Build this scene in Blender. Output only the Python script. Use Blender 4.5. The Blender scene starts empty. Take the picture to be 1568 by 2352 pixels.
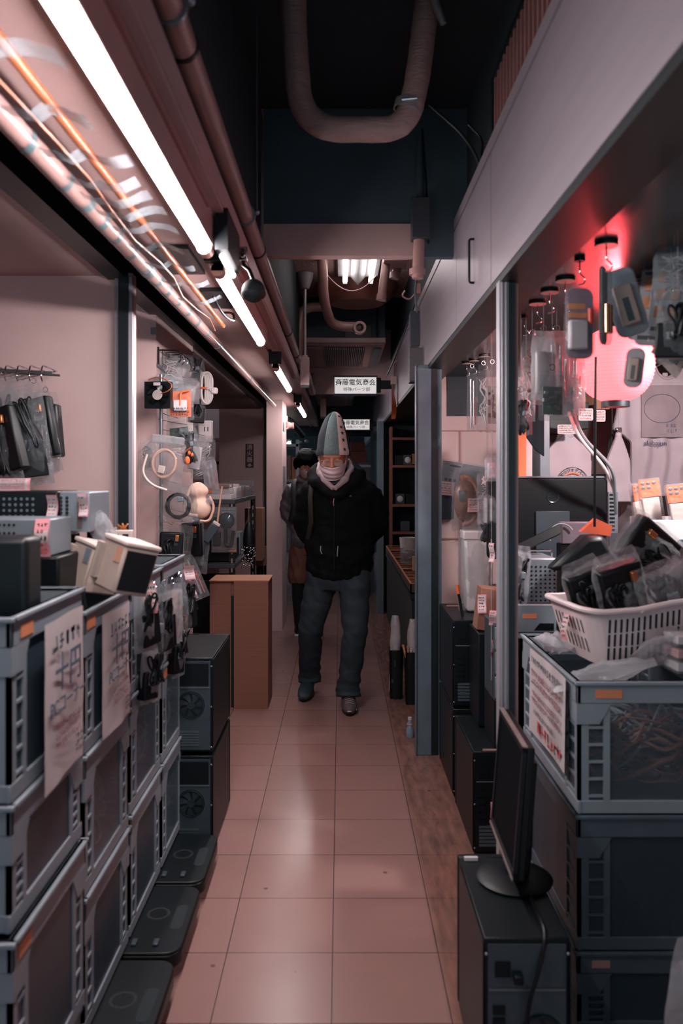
import bpy, math, random
from mathutils import Vector, Matrix, noise

# ------------------------------------------------------------------ camera, world, exposure
S = bpy.context.scene
COL = S.collection
FPX, CX, CY, HC = 1874.0, 781.0, 1093.0, 1.37      # focal length and horizon in pixels, eye height in metres
PI = math.pi

cam_d = bpy.data.cameras.new('camera')
cam = bpy.data.objects.new('camera', cam_d)
COL.objects.link(cam)
S.camera = cam
cam.location = (0, 0, HC)
cam.rotation_euler = (PI / 2, 0, 0)
cam_d.sensor_fit = 'VERTICAL'
cam_d.sensor_height = 36.0
cam_d.sensor_width = 24.0
cam_d.lens = FPX / 2352 * 36.0
cam_d.shift_y = -(1176 - CY) / 2352
cam_d.shift_x = (784 - CX) / 2352
cam_d.clip_start = 0.02
cam_d.dof.use_dof = True
cam_d.dof.focus_distance = 4.8
cam_d.dof.aperture_fstop = 3.6

W = bpy.data.worlds.new('world')
S.world = W
W.use_nodes = True
W.node_tree.nodes['Background'].inputs[0].default_value = (0.42, 0.58, 0.68, 1)
W.node_tree.nodes['Background'].inputs[1].default_value = 0.46

vs = S.view_settings
S.display_settings.display_device = 'sRGB'
vs.view_transform = 'Standard'
vs.look = 'None'
vs.gamma = 1.0
vs.use_curve_mapping = False
vs.exposure = 1.3
TUBE_POWER = 62.0
S.cycles.transparent_max_bounces = 24
S.cycles.max_bounces = 8
S.cycles.use_denoising = True
S.cycles.sample_clamp_indirect = 4.0

# ------------------------------------------------------------------ materials
def lin(h):
    h = h.lstrip('#')
    out = []
    for i in (0, 2, 4):
        c = int(h[i:i + 2], 16) / 255
        out.append(c / 12.92 if c <= 0.04045 else ((c + 0.055) / 1.055) ** 2.4)
    return (*out, 1.0)

_mats = {}
def mat(name, col, rough=0.5, metal=0.0, var=0.12, scale=14.0, bump=0.0, bscale=60.0, emit=None, estr=0.0, spec=0.5, coat=0.0, stretch=None):
    if name in _mats:
        return _mats[name]
    m = bpy.data.materials.new(name)
    m.use_nodes = True
    nt = m.node_tree
    b = nt.nodes['Principled BSDF']
    c = lin(col)
    b.inputs['Roughness'].default_value = rough
    b.inputs['Metallic'].default_value = metal
    b.inputs['Specular IOR Level'].default_value = spec
    b.inputs['Coat Weight'].default_value = coat
    tc = nt.nodes.new('ShaderNodeTexCoord')
    src = tc.outputs['Object']
    if stretch:
        mp = nt.nodes.new('ShaderNodeMapping')
        mp.inputs['Scale'].default_value = stretch
        nt.links.new(src, mp.inputs['Vector'])
        src = mp.outputs['Vector']
    n = nt.nodes.new('ShaderNodeTexNoise')
    n.inputs['Scale'].default_value = scale
    n.inputs['Detail'].default_value = 5
    nt.links.new(src, n.inputs['Vector'])
    r = nt.nodes.new('ShaderNodeValToRGB')
    r.color_ramp.elements[0].position = 0.3
    r.color_ramp.elements[1].position = 0.7
    r.color_ramp.elements[0].color = (*[v * (1 - var) for v in c[:3]], 1)
    r.color_ramp.elements[1].color = (*[min(1, v * (1 + var)) for v in c[:3]], 1)
    nt.links.new(n.outputs['Fac'], r.inputs['Fac'])
    nt.links.new(r.outputs['Color'], b.inputs['Base Color'])
    if bump > 0:
        n2 = nt.nodes.new('ShaderNodeTexNoise')
        n2.inputs['Scale'].default_value = bscale
        n2.inputs['Detail'].default_value = 4
        nt.links.new(src, n2.inputs['Vector'])
        bp = nt.nodes.new('ShaderNodeBump')
        bp.inputs['Strength'].default_value = bump
        bp.inputs['Distance'].default_value = 0.01
        nt.links.new(n2.outputs['Fac'], bp.inputs['Height'])
        nt.links.new(bp.outputs['Normal'], b.inputs['Normal'])
    if emit:
        b.inputs['Emission Color'].default_value = lin(emit)
        b.inputs['Emission Strength'].default_value = estr
    _mats[name] = m
    return m

def clear(name, col, opac=0.25, rough=0.12, transl=0.0, wrinkle=0.0, spec=0.8):
    if name in _mats:
        return _mats[name]
    m = bpy.data.materials.new(name)
    m.use_nodes = True
    nt = m.node_tree
    b = nt.nodes['Principled BSDF']
    b.inputs['Base Color'].default_value = lin(col)
    b.inputs['Roughness'].default_value = rough
    b.inputs['Specular IOR Level'].default_value = spec
    out = nt.nodes['Material Output']
    tr = nt.nodes.new('ShaderNodeBsdfTransparent')
    mx = nt.nodes.new('ShaderNodeMixShader')
    lw = nt.nodes.new('ShaderNodeLayerWeight')
    lw.inputs['Blend'].default_value = 0.35
    mr = nt.nodes.new('ShaderNodeMapRange')
    mr.inputs['To Min'].default_value = opac
    mr.inputs['To Max'].default_value = min(1, opac + 0.35)
    nt.links.new(lw.outputs['Facing'], mr.inputs['Value'])
    nt.links.new(mr.outputs['Result'], mx.inputs['Fac'])
    nt.links.new(tr.outputs[0], mx.inputs[1])
    surf = b.outputs[0]
    if transl > 0:
        tl = nt.nodes.new('ShaderNodeBsdfTranslucent')
        tl.inputs['Color'].default_value = lin(col)
        m2 = nt.nodes.new('ShaderNodeMixShader')
        m2.inputs['Fac'].default_value = transl
        nt.links.new(b.outputs[0], m2.inputs[1])
        nt.links.new(tl.outputs[0], m2.inputs[2])
        surf = m2.outputs[0]
    if wrinkle > 0:
        tc = nt.nodes.new('ShaderNodeTexCoord')
        n2 = nt.nodes.new('ShaderNodeTexNoise')
        n2.inputs['Scale'].default_value = 55
        n2.inputs['Detail'].default_value = 2
        nt.links.new(tc.outputs['Object'], n2.inputs['Vector'])
        bp = nt.nodes.new('ShaderNodeBump')
        bp.inputs['Strength'].default_value = wrinkle
        bp.inputs['Distance'].default_value = 0.01
        nt.links.new(n2.outputs['Fac'], bp.inputs['Height'])
        nt.links.new(bp.outputs['Normal'], b.inputs['Normal'])
    nt.links.new(surf, mx.inputs[2])
    nt.links.new(mx.outputs[0], out.inputs['Surface'])
    _mats[name] = m
    return m

def glow(name, col, strength):
    if name in _mats:
        return _mats[name]
    m = bpy.data.materials.new(name)
    m.use_nodes = True
    nt = m.node_tree
    nt.nodes.remove(nt.nodes['Principled BSDF'])
    e = nt.nodes.new('ShaderNodeEmission')
    e.inputs['Color'].default_value = lin(col)
    e.inputs['Strength'].default_value = strength
    nt.links.new(e.outputs[0], nt.nodes['Material Output'].inputs['Surface'])
    _mats[name] = m
    return m

# ------------------------------------------------------------------ mesh builder
class MB:
    def __init__(s):
        s.v, s.f = [], []
    def add(s, vs, fs):
        o = len(s.v)
        s.v += [Vector(p) for p in vs]
        s.f += [tuple(i + o for i in f) for f in fs]
        return s
    def box(s, x0, x1, y0, y1, z0, z1, M=None):
        vs = [(x, y, z) for z in (z0, z1) for y in (y0, y1) for x in (x0, x1)]
        if M:
            vs = [M @ Vector(p) for p in vs]
        return s.add(vs, [(0, 2, 3, 1), (4, 5, 7, 6), (0, 1, 5, 4), (2, 6, 7, 3), (0, 4, 6, 2), (1, 3, 7, 5)])
    def cbox(s, c, d, M=None):
        return s.box(c[0] - d[0] / 2, c[0] + d[0] / 2, c[1] - d[1] / 2, c[1] + d[1] / 2, c[2] - d[2] / 2, c[2] + d[2] / 2, M)
    def rings(s, rs, cap=True, closed=True):
        n = len(rs[0])
        vs = [p for r in rs for p in r]
        fs = []
        for i in range(len(rs) - 1):
            for j in range(n if closed else n - 1):
                k = (j + 1) % n
                fs.append((i * n + j, i * n + k, (i + 1) * n + k, (i + 1) * n + j))
        if cap:
            fs.append(tuple(range(n - 1, -1, -1)))
            fs.append(tuple((len(rs) - 1) * n + j for j in range(n)))
        return s.add(vs, fs)
    def tube(s, pts, r, n=10, cap=True, ry=None):
        pts = [Vector(p) for p in pts]
        rr = r if isinstance(r, (list, tuple)) else [r] * len(pts)
        rs, up = [], None
        for i, p in enumerate(pts):
            t = (pts[min(i + 1, len(pts) - 1)] - pts[max(i - 1, 0)])
            if t.length < 1e-9:
                t = Vector((0, 0, 1))
            t.normalize()
            if up is None:
                up = Vector((0, 0, 1)) if abs(t.z) < 0.9 else Vector((0, 1, 0))
            a = t.cross(up)
            if a.length < 1e-6:
                a = t.orthogonal()
            a.normalize()
            b = a.cross(t).normalized()
            up = b
            rs.append([p + a * (rr[i] * math.cos(q)) + b * ((ry[i] if ry else rr[i]) * math.sin(q)) for q in [2 * PI * k / n for k in range(n)]])
        return s.rings(rs, cap)
    def cyl(s, p0, p1, r, n=20, r2=None):
        return s.tube([p0, p1], [r, r if r2 is None else r2], n)
    def lathe(s, prof, c=(0, 0, 0), n=28, cap=False, axis='Z', M=None):
        rs = []
        for r, h in prof:
            ring = []
            for k in range(n):
                q = 2 * PI * k / n
                p = Vector((r * math.cos(q), r * math.sin(q), h))
                if axis == 'Y':
                    p = Vector((p.x, -p.z, p.y))
                elif axis == 'X':
                    p = Vector((p.z, p.x, p.y))
                p = p + Vector(c)
                ring.append(M @ p if M else p)
            rs.append(ring)
        return s.rings(rs, cap)
    def ell(s, c, r, n=20, m=12, M=None):
        prof = [(math.sin(PI * i / m), -math.cos(PI * i / m)) for i in range(m + 1)]
        prof[0] = (0.02, -1)
        prof[-1] = (0.02, 1)
        rs = []
        for a, h in prof:
            ring = []
            for k in range(n):
                q = 2 * PI * k / n
                p = Vector((a * math.cos(q) * r[0], a * math.sin(q) * r[1], h * r[2]))
                if M:
                    p = M @ p
                ring.append(p + Vector(c))
            rs.append(ring)
        return s.rings(rs, True)
    def prism(s, poly, fr, t):
        """poly: 2-D points; fr(a,b) -> 3-D point; t: thickness vector"""
        t = Vector(t)
        a = [Vector(fr(*p)) for p in poly]
        n = len(a)
        return s.add(a + [p + t for p in a], [tuple(range(n)), tuple(range(2 * n - 1, n - 1, -1))] + [(i, i + n, (i + 1) % n + n, (i + 1) % n) for i in range(n)])
    def grid(s, nu, nv, fn):
        vs = [fn(i / nu, j / nv) for j in range(nv + 1) for i in range(nu + 1)]
        fs = [(j * (nu + 1) + i, j * (nu + 1) + i + 1, (j + 1) * (nu + 1) + i + 1, (j + 1) * (nu + 1) + i) for j in range(nv) for i in range(nu)]
        return s.add(vs, fs)
    def mesh(s, name):
        me = bpy.data.meshes.new(name)
        me.from_pydata([tuple(p) for p in s.v], [], s.f)
        me.validate()
        return me

def chain(o):
    M = Matrix()
    while o is not None:
        M = o.matrix_basis @ M
        o = o.parent
    return M

def put(name, me, m, parent=None, smooth=False, world=False, bevel=0.0, angle=40, seg=2):
    """link one mesh object; world=True: the mesh is in world metres and is brought into its parent's space"""
    if isinstance(me, MB):
        me = me.mesh(name)
    if world and parent is not None:
        me.transform(chain(parent).inverted())
    import bmesh
    bm = bmesh.new()
    bm.from_mesh(me)
    bmesh.ops.recalc_face_normals(bm, faces=bm.faces)
    bm.to_mesh(me)
    bm.free()
    if m is not None:
        me.materials.clear()
        me.materials.append(m)
    if smooth:
        me.polygons.foreach_set('use_smooth', [True] * len(me.polygons))
        me.set_sharp_from_angle(angle=math.radians(angle))
    o = bpy.data.objects.new(name, me)
    COL.objects.link(o)
    if parent is not None:
        o.parent = parent
    if bevel:
        bv = o.modifiers.new('bevel', 'BEVEL')
        bv.width = bevel
        bv.segments = seg
        bv.limit_method = 'ANGLE'
        bv.angle_limit = math.radians(50)
        me.polygons.foreach_set('use_smooth', [True] * len(me.polygons))
        me.set_sharp_from_angle(angle=math.radians(angle))
    return o

def thing(name, label, cat, loc=(0, 0, 0), rot=(0, 0, 0), group=None):
    o = bpy.data.objects.new(name, None)
    COL.objects.link(o)
    o.empty_display_size = 0.05
    o.location = loc
    o.rotation_euler = rot
    o['label'] = label
    o['category'] = cat
    if group:
        o['group'] = group
    return o

def tag(o, label, cat, group=None, kind=None):
    o['label'] = label
    o['category'] = cat
    if group:
        o['group'] = group
    if kind:
        o['kind'] = kind
    return o

def struct(name, mb, m, smooth=False, bevel=0.0):
    o = put(name, mb, m, None, smooth=smooth, bevel=bevel)
    o['kind'] = 'structure'
    return o

def copy_tree(o, parent=None):
    c = o.copy()
    COL.objects.link(c)
    if parent is not None:
        c.parent = parent
        c.matrix_parent_inverse = o.matrix_parent_inverse
    for ch in list(o.children):
        copy_tree(ch, c)
    return c

def P(px, py, Y):
    """the point at depth Y (metres from the eye) that the photograph shows at pixel (px, py)"""
    return Vector(((px - CX) * Y / FPX, Y, HC - (py - CY) * Y / FPX))

_txt = {}
def text(string, size, m, parent, M, name='lettering', align='CENTER', ext=0.0006, sx=1.0, bold=0.0):
    """text as a mesh; local text plane XY mapped by the 4x4 matrix M"""
    key = (string, align, ext / size, bold)
    if key not in _txt:
        c = bpy.data.curves.new('lettering', 'FONT')
        c.body = string
        c.size = 1.0
        c.align_x = align
        c.align_y = 'CENTER'
        c.extrude = ext / size
        c.offset = bold
        c.resolution_u = 3
        o = bpy.data.objects.new('lettering_tmp', c)
        COL.objects.link(o)
        dg = bpy.context.evaluated_depsgraph_get()
        me = bpy.data.meshes.new_from_object(o.evaluated_get(dg))
        bpy.data.objects.remove(o)
        bpy.data.curves.remove(c)
        _txt[key] = me
    me = _txt[key].copy()
    me.transform(M @ Matrix.Diagonal((size * sx, size, size, 1)))
    return put(name, me, m, parent)

def face_matrix(o, x, z):
    """matrix of a plane at o whose text x-axis runs along x and y-axis along z"""
    x, z = Vector(x).normalized(), Vector(z).normalized()
    y = x.cross(z)
    M = Matrix((x, z, y)).transposed().to_4x4()
    M.translation = Vector(o)
    return M

def baked(mb, voxel, smooth=6, fn=None, name='cloth', factor=0.5):
    """fuse overlapping pieces into one continuous surface; fn(co) displaces afterwards"""
    me = mb.mesh(name)
    o = bpy.data.objects.new('tmp_bake', me)
    COL.objects.link(o)
    r = o.modifiers.new('remesh', 'REMESH')
    r.mode = 'VOXEL'
    r.voxel_size = voxel
    if smooth:
        sm = o.modifiers.new('smooth', 'SMOOTH')
        sm.factor = factor
        sm.iterations = smooth
    dg = bpy.context.evaluated_depsgraph_get()
    out = bpy.data.meshes.new_from_object(o.evaluated_get(dg))
    bpy.data.objects.remove(o)
    bpy.data.meshes.remove(me)
    out.name = name
    if fn:
        ns = [v.normal.copy() for v in out.vertices]
        for v, n in zip(out.vertices, ns):
            v.co = fn(v.co, n)
    return out

def arc(c, r, a0, a1, n, ax=(1, 0, 0), ay=(0, 0, 1)):
    ax, ay, c = Vector(ax), Vector(ay), Vector(c)
    return [c + ax * (r * math.cos(a0 + (a1 - a0) * i / n)) + ay * (r * math.sin(a0 + (a1 - a0) * i / n)) for i in range(n + 1)]

def bend(pts, r, n=8):
    """round the corners of a polyline"""
    pts = [Vector(p) for p in pts]
    out = [pts[0]]
    for a, b, c in zip(pts, pts[1:], pts[2:]):
        u, w = (a - b).normalized(), (c - b).normalized()
        rr = min(r, (a - b).length / 2, (c - b).length / 2)
        p, q = b + u * rr, b + w * rr
        for i in range(n + 1):
            t = i / n
            out.append(p * (1 - t) ** 2 + b * 2 * t * (1 - t) + q * t * t)
    out.append(pts[-1])
    return out

def spiral_coil(c, r, wire, turns, jit, rnd, ax=(1, 0, 0), ay=(0, 0, 1), n=20, sq=1.0):
    az = Vector(ax).cross(Vector(ay))
    out = []
    for i in range(int(turns * n) + 1):
        q = 2 * PI * i / n
        rr = r * (1 + jit * noise.noise(Vector((q * 0.7, rnd, 0))))
        out.append(Vector(c) + Vector(ax) * rr * math.cos(q) * sq + Vector(ay) * rr * math.sin(q) + az * wire * 1.6 * noise.noise(Vector((q * 0.35, rnd, 5))))
    return out
# ------------------------------------------------------------------ palette
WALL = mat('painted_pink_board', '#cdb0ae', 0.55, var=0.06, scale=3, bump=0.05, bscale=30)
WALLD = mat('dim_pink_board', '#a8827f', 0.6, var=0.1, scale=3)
SOFFIT = mat('pink_soffit_sheet', '#ac918f', 0.45, var=0.08, scale=4)
BLACK = mat('black_frame_paint', '#0b151a', 0.4, var=0.2)
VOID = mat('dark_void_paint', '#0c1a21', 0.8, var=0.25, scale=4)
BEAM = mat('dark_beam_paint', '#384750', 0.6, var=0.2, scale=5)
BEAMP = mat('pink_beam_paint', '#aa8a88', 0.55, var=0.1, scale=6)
FASCIA = mat('brushed_steel_fascia', '#a49aa3', 0.34, metal=0.55, var=0.06, scale=5, bump=0.03, bscale=8, stretch=(1, 0.3, 6))
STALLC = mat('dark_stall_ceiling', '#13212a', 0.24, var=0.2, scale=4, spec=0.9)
ALU = mat('aluminium_post', '#9a979d', 0.4, metal=0.25, var=0.08, scale=20, stretch=(8, 8, 0.4))
PILLAR = mat('blue_grey_post_paint', '#5d6c76', 0.45, metal=0.2, var=0.12, scale=10, bump=0.05)
PIPE = mat('brown_pink_pipe', '#9a7570', 0.35, var=0.08, scale=10)
PIPEL = mat('pale_pink_pipe', '#b59591', 0.3, var=0.08, scale=10)
PIPEO = mat('orange_pipe', '#94502f', 0.4, var=0.12, scale=14)
WRAP = mat('tape_wrapped_insulation', '#8a6f6c', 0.45, var=0.15, scale=20, bump=0.4, bscale=45, stretch=(1, 1, 5))
TAPE = mat('grey_tape', '#4c5d63', 0.3, var=0.12, scale=30)
CLEARTAPE = clear('clear_tape', '#8d979d', 0.35, 0.12)
WHITEP = mat('white_enamel', '#c4bdbf', 0.35, var=0.04)
GREYP = mat('grey_plastic', '#6d7880', 0.45, var=0.08, scale=10)
GREYD = mat('dark_grey_plastic', '#2f3b42', 0.45, var=0.12, scale=10)
BLK = mat('black_plastic', '#080d11', 0.42, var=0.2, scale=20, spec=0.3)
BLKM = mat('black_satin_steel', '#0b1216', 0.42, var=0.15, spec=0.3)
STEEL = mat('galvanised_steel', '#7d858b', 0.38, metal=0.75, var=0.12, scale=25)
CHROME = mat('chrome', '#c9c6c8', 0.14, metal=1.0, var=0.03)
BEIGE = mat('beige_plastic', '#b19f95', 0.45, var=0.06)
CREAM = mat('cream_plastic', '#cbbab3', 0.45, var=0.05)
PAPER = mat('white_paper', '#bdb2b4', 0.7, var=0.04)
INK = mat('black_ink', '#12181d', 0.7, var=0.1)
INKB = mat('grey_blue_marker', '#4f5a6a', 0.7, var=0.1)
INKR = mat('red_ink', '#d2474f', 0.6, var=0.1)
INKP = mat('faded_red_marker', '#a86268', 0.7, var=0.12)
PINK = mat('hot_pink_border', '#e0587a', 0.6, var=0.08)
ORANGE = mat('orange_card', '#dc6b3c', 0.5, var=0.08)
ORANGEL = mat('orange_sticker', '#c67a55', 0.5, var=0.1)
CARD = mat('corrugated_cardboard', '#7d5546', 0.8, var=0.07, scale=6, bump=0.25, bscale=40, stretch=(0.2, 0.2, 14))
CARDL = mat('pale_cardboard', '#a87a62', 0.8, var=0.07, scale=6)
CARDR = mat('reddish_cardboard', '#8a4f46', 0.8, var=0.08, scale=6)
BAG = clear('clear_plastic_bag', '#9aa0a6', 0.17, 0.06, 0.25, 1.0, 1.0)
BAGS = clear('thick_clear_bag', '#b4b6bb', 0.26, 0.08, 0.3, 1.0, 1.0)
BAGM = clear('milky_plastic_bag', '#c6c6cc', 0.38, 0.16, 0.5, 0.5)
PANEL = clear('clear_crate_panel', '#51606b', 0.26, 0.25, spec=0.4)
PANELD = clear('smoky_crate_panel', '#323f49', 0.62, 0.3, spec=0.3)
CRATE = mat('grey_crate_plastic', '#79828a', 0.42, var=0.08, scale=8)
CABB = mat('brown_cable', '#8d5f4d', 0.5, var=0.2, scale=8)
CABG = mat('grey_cable', '#7c8389', 0.5, var=0.2, scale=8)
CABW = mat('white_cable', '#c9bfbf', 0.45, var=0.08)
CABT = mat('tan_cable', '#c39c8a', 0.45, var=0.08)
PCB = mat('green_circuit_board', '#3f5a50', 0.4, var=0.2, scale=40)
COPPER = mat('copper_parts', '#b5764f', 0.3, metal=0.8, var=0.2, scale=40)
WOODB = mat('brown_wooden_tray', '#6f4431', 0.5, var=0.2, scale=6, stretch=(6, 0.5, 6))
SKIN = mat('skin', '#b0735c', 0.5, var=0.08, scale=30, bump=0.05)
TUBE = glow('lit_tube', '#fff4f4', TUBE_POWER)
TUBEW = glow('ceiling_lit_tube', '#fff4f4', 3.2)
TUBEF = glow('far_lit_tube', '#fff4f4', 26.0)
PIPET = mat('dull_pink_pipe', '#93736f', 0.3, var=0.08, scale=10)

# floor: square vinyl tiles 0.303 m with thin dark joints, wear and grime
def floor_mat():
    m = bpy.data.materials.new('pink_brown_vinyl_tiles')
    m.use_nodes = True
    nt = m.node_tree
    b = nt.nodes['Principled BSDF']
    N, L = nt.nodes.new, nt.links.new
    tc = N('ShaderNodeTexCoord')
    mp = N('ShaderNodeMapping')
    mp.inputs['Location'].default_value = (0.022 + 0.303 * 20, -2.344 + 0.303 * 20, 0)
    L(tc.outputs['Object'], mp.inputs['Vector'])
    br = N('ShaderNodeTexBrick')
    br.offset = 0.0
    br.squash = 1.0
    br.inputs['Scale'].default_value = 1.0
    br.inputs['Mortar Size'].default_value = 0.0016
    br.inputs['Mortar Smooth'].default_value = 0.2
    br.inputs['Bias'].default_value = 0.0
    br.inputs['Brick Width'].default_value = 0.303
    br.inputs['Row Height'].default_value = 0.303
    br.inputs['Color1'].default_value = lin('#8f6e6a')
    br.inputs['Color2'].default_value = lin('#896863')
    br.inputs['Mortar'].default_value = lin('#2e2222')
    L(mp.outputs[0], br.inputs['Vector'])
    n = N('ShaderNodeTexNoise')
    n.inputs['Scale'].default_value = 2.6
    n.inputs['Detail'].default_value = 6
    n.inputs['Roughness'].default_value = 0.65
    L(tc.outputs['Object'], n.inputs['Vector'])
    r = N('ShaderNodeValToRGB')
    r.color_ramp.elements[0].position, r.color_ramp.elements[0].color = 0.30, (0.82, 0.78, 0.77, 1)
    r.color_ramp.elements[1].position, r.color_ramp.elements[1].color = 0.75, (1, 1, 1, 1)
    L(n.outputs['Fac'], r.inputs['Fac'])
    mx = N('ShaderNodeMix')
    mx.data_type = 'RGBA'
    mx.blend_type = 'MULTIPLY'
    mx.inputs[0].default_value = 0.35
    L(br.outputs['Color'], mx.inputs[6])
    L(r.outputs['Color'], mx.inputs[7])
    # the row along the right-hand shop fronts is old, brown and scuffed
    sx = N('ShaderNodeSeparateXYZ')
    L(tc.outputs['Object'], sx.inputs[0])
    mr = N('ShaderNodeMapRange')
    mr.inputs['From Min'].default_value = 0.27
    mr.inputs['From Max'].default_value = 0.30
    L(sx.outputs['X'], mr.inputs['Value'])
    n3 = N('ShaderNodeTexNoise')
    n3.inputs['Scale'].default_value = 22
    n3.inputs['Detail'].default_value = 8
    mp3 = N('ShaderNodeMapping')
    mp3.inputs['Scale'].default_value = (1.6, 0.35, 1)
    L(tc.outputs['Object'], mp3.inputs['Vector'])
    L(mp3.outputs[0], n3.inputs['Vector'])
    r3 = N('ShaderNodeValToRGB')
    r3.color_ramp.elements[0].position, r3.color_ramp.elements[0].color = 0.3, lin('#4a342d')
    r3.color_ramp.elements[1].position, r3.color_ramp.elements[1].color = 0.72, lin('#855b4d')
    L(n3.outputs['Fac'], r3.inputs['Fac'])
    mx2 = N('ShaderNodeMix')
    mx2.data_type = 'RGBA'
    ml = N('ShaderNodeMath')
    ml.operation = 'MULTIPLY'
    ml.inputs[1].default_value = 0.75
    L(mr.outputs[0], ml.inputs[0])
    L(ml.outputs[0], mx2.inputs[0])
    L(mx.outputs[2], mx2.inputs[6])
    L(r3.outputs['Color'], mx2.inputs[7])
    # scattered dark specks
    v = N('ShaderNodeTexVoronoi')
    v.inputs['Scale'].default_value = 5.5
    L(tc.outputs['Object'], v.inputs['Vector'])
    r4 = N('ShaderNodeValToRGB')
    r4.color_ramp.elements[0].position, r4.color_ramp.elements[0].color = 0.035, (0.22, 0.2, 0.2, 1)
    r4.color_ramp.elements[1].position, r4.color_ramp.elements[1].color = 0.05, (1, 1, 1, 1)
    L(v.outputs['Distance'], r4.inputs['Fac'])
    mx3 = N('ShaderNodeMix')
    mx3.data_type = 'RGBA'
    mx3.blend_type = 'MULTIPLY'
    mx3.inputs[0].default_value = 0.7
    L(mx2.outputs[2], mx3.inputs[6])
    L(r4.outputs['Color'], mx3.inputs[7])
    L(mx3.outputs[2], b.inputs['Base Color'])
    rr = N('ShaderNodeMapRange')
    rr.inputs['To Min'].default_value = 0.2
    rr.inputs['To Max'].default_value = 0.36
    L(n.outputs['Fac'], rr.inputs['Value'])
    b.inputs['Roughness'].default_value = 0.26
    b.inputs['Specular IOR Level'].default_value = 0.45
    bp = N('ShaderNodeBump')
    bp.inputs['Strength'].default_value = 0.04
    bp.inputs['Distance'].default_value = 0.004
    n5 = N('ShaderNodeTexNoise')
    n5.inputs['Scale'].default_value = 9
    L(tc.outputs['Object'], n5.inputs['Vector'])
    L(n5.outputs['Fac'], bp.inputs['Height'])
    L(bp.outputs[0], b.inputs['Normal'])
    return m

# ------------------------------------------------------------------ the setting
struct('floor', MB().box(-2.6, 2.6, -1.6, 15, -0.05, 0), floor_mat())
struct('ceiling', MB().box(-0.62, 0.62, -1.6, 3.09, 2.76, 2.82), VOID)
ROUGHC = mat('rough_rockwool_ceiling', '#8a6a62', 0.9, var=0.3, scale=60, bump=0.9, bscale=90)
struct('ceiling', MB().box(-0.62, 0.62, 3.09, 6.35, 2.76, 2.82), ROUGHC)
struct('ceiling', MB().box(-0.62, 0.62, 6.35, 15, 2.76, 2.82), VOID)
# concrete beam across the aisle
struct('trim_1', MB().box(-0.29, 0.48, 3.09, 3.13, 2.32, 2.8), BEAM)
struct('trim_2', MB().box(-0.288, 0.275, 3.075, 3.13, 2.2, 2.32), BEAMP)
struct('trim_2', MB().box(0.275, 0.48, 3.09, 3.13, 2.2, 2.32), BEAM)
# left: soffit over the shop fronts and the side of the void above it
struct('ceiling', MB().box(-0.64, -0.29, -1.6, 12, 2.04, 2.1), SOFFIT)
struct('trim_3', MB().box(-0.36, -0.292, -1.6, 12, 2.028, 2.04), SOFFIT)
struct('trim_3', MB().box(-0.41, -0.385, -1.6, 12, 2.03, 2.04), SOFFIT)
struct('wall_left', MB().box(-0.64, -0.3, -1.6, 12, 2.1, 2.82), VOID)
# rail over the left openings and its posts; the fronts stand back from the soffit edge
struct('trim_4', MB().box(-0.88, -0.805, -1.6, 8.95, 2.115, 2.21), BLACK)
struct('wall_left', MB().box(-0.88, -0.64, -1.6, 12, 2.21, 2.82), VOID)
struct('trim_5', MB().box(-0.832, -0.795, 3.06, 3.1, 0, 2.12), BLACK)
struct('trim_5', MB().box(-0.85, -0.832, 3.075, 3.1, 0, 2.12), ALU)
struct('trim_5', MB().box(-0.795, -0.783, 3.07, 3.1, 0, 2.12), ALU)
# stall 1: end partition, ceiling, back
struct('wall_left', MB().box(-2.2, -0.79, 3.1, 3.16, 0, 2.14), WALL)
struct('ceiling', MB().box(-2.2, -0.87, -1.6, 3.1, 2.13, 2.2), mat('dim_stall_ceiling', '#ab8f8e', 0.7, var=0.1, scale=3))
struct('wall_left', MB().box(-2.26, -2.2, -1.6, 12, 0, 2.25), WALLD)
# column between stall 1 and 2
struct('wall_left', MB().box(-1.8, -0.85, 3.77, 4.71, 0, 2.6), WALL)
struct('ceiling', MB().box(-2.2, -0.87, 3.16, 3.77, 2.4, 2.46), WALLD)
# stall 2
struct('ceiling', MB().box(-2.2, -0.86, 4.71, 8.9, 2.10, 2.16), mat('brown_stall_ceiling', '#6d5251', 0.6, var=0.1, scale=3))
struct('wall_left', MB().box(-1.32, -0.79, 8.9, 8.98, 0, 2.12), WALL)
struct('trim_5', MB().box(-0.825, -0.778, 8.86, 8.9, 0, 2.11), BLACK)
struct('wall_left', MB().box(-0.65, -0.51, 7.2, 7.75, 0, 2.04), WALL)
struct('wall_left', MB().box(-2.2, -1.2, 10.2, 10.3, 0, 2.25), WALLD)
# right: steel fascia, the strip above it, stall ceilings
struct('trim_6', MB().box(0.43, 0.47, -1.6, 2.325, 1.915, 2.29), FASCIA)
struct('trim_6', MB().box(0.43, 0.47, 2.333, 3.02, 1.915, 2.29), FASCIA)
struct('trim_6', MB().box(0.43, 0.47, 3.026, 15, 1.915, 2.29), FASCIA)
struct('trim_7', MB().box(0.437, 0.47, -1.6, 15, 2.29, 2.302), BLACK)
struct('trim_6', MB().box(0.43, 0.47, -1.6, 15, 2.302, 2.34), FASCIA)
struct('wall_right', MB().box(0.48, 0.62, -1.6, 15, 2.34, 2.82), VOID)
struct('trim_8', MB().box(0.432, 0.555, -1.6, 12, 1.895, 1.915), BLACK)
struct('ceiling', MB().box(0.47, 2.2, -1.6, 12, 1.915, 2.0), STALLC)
struct('wall_right', MB().box(2.0, 2.06, -1.6, 12, 0, 2.0), WALLD)
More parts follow.
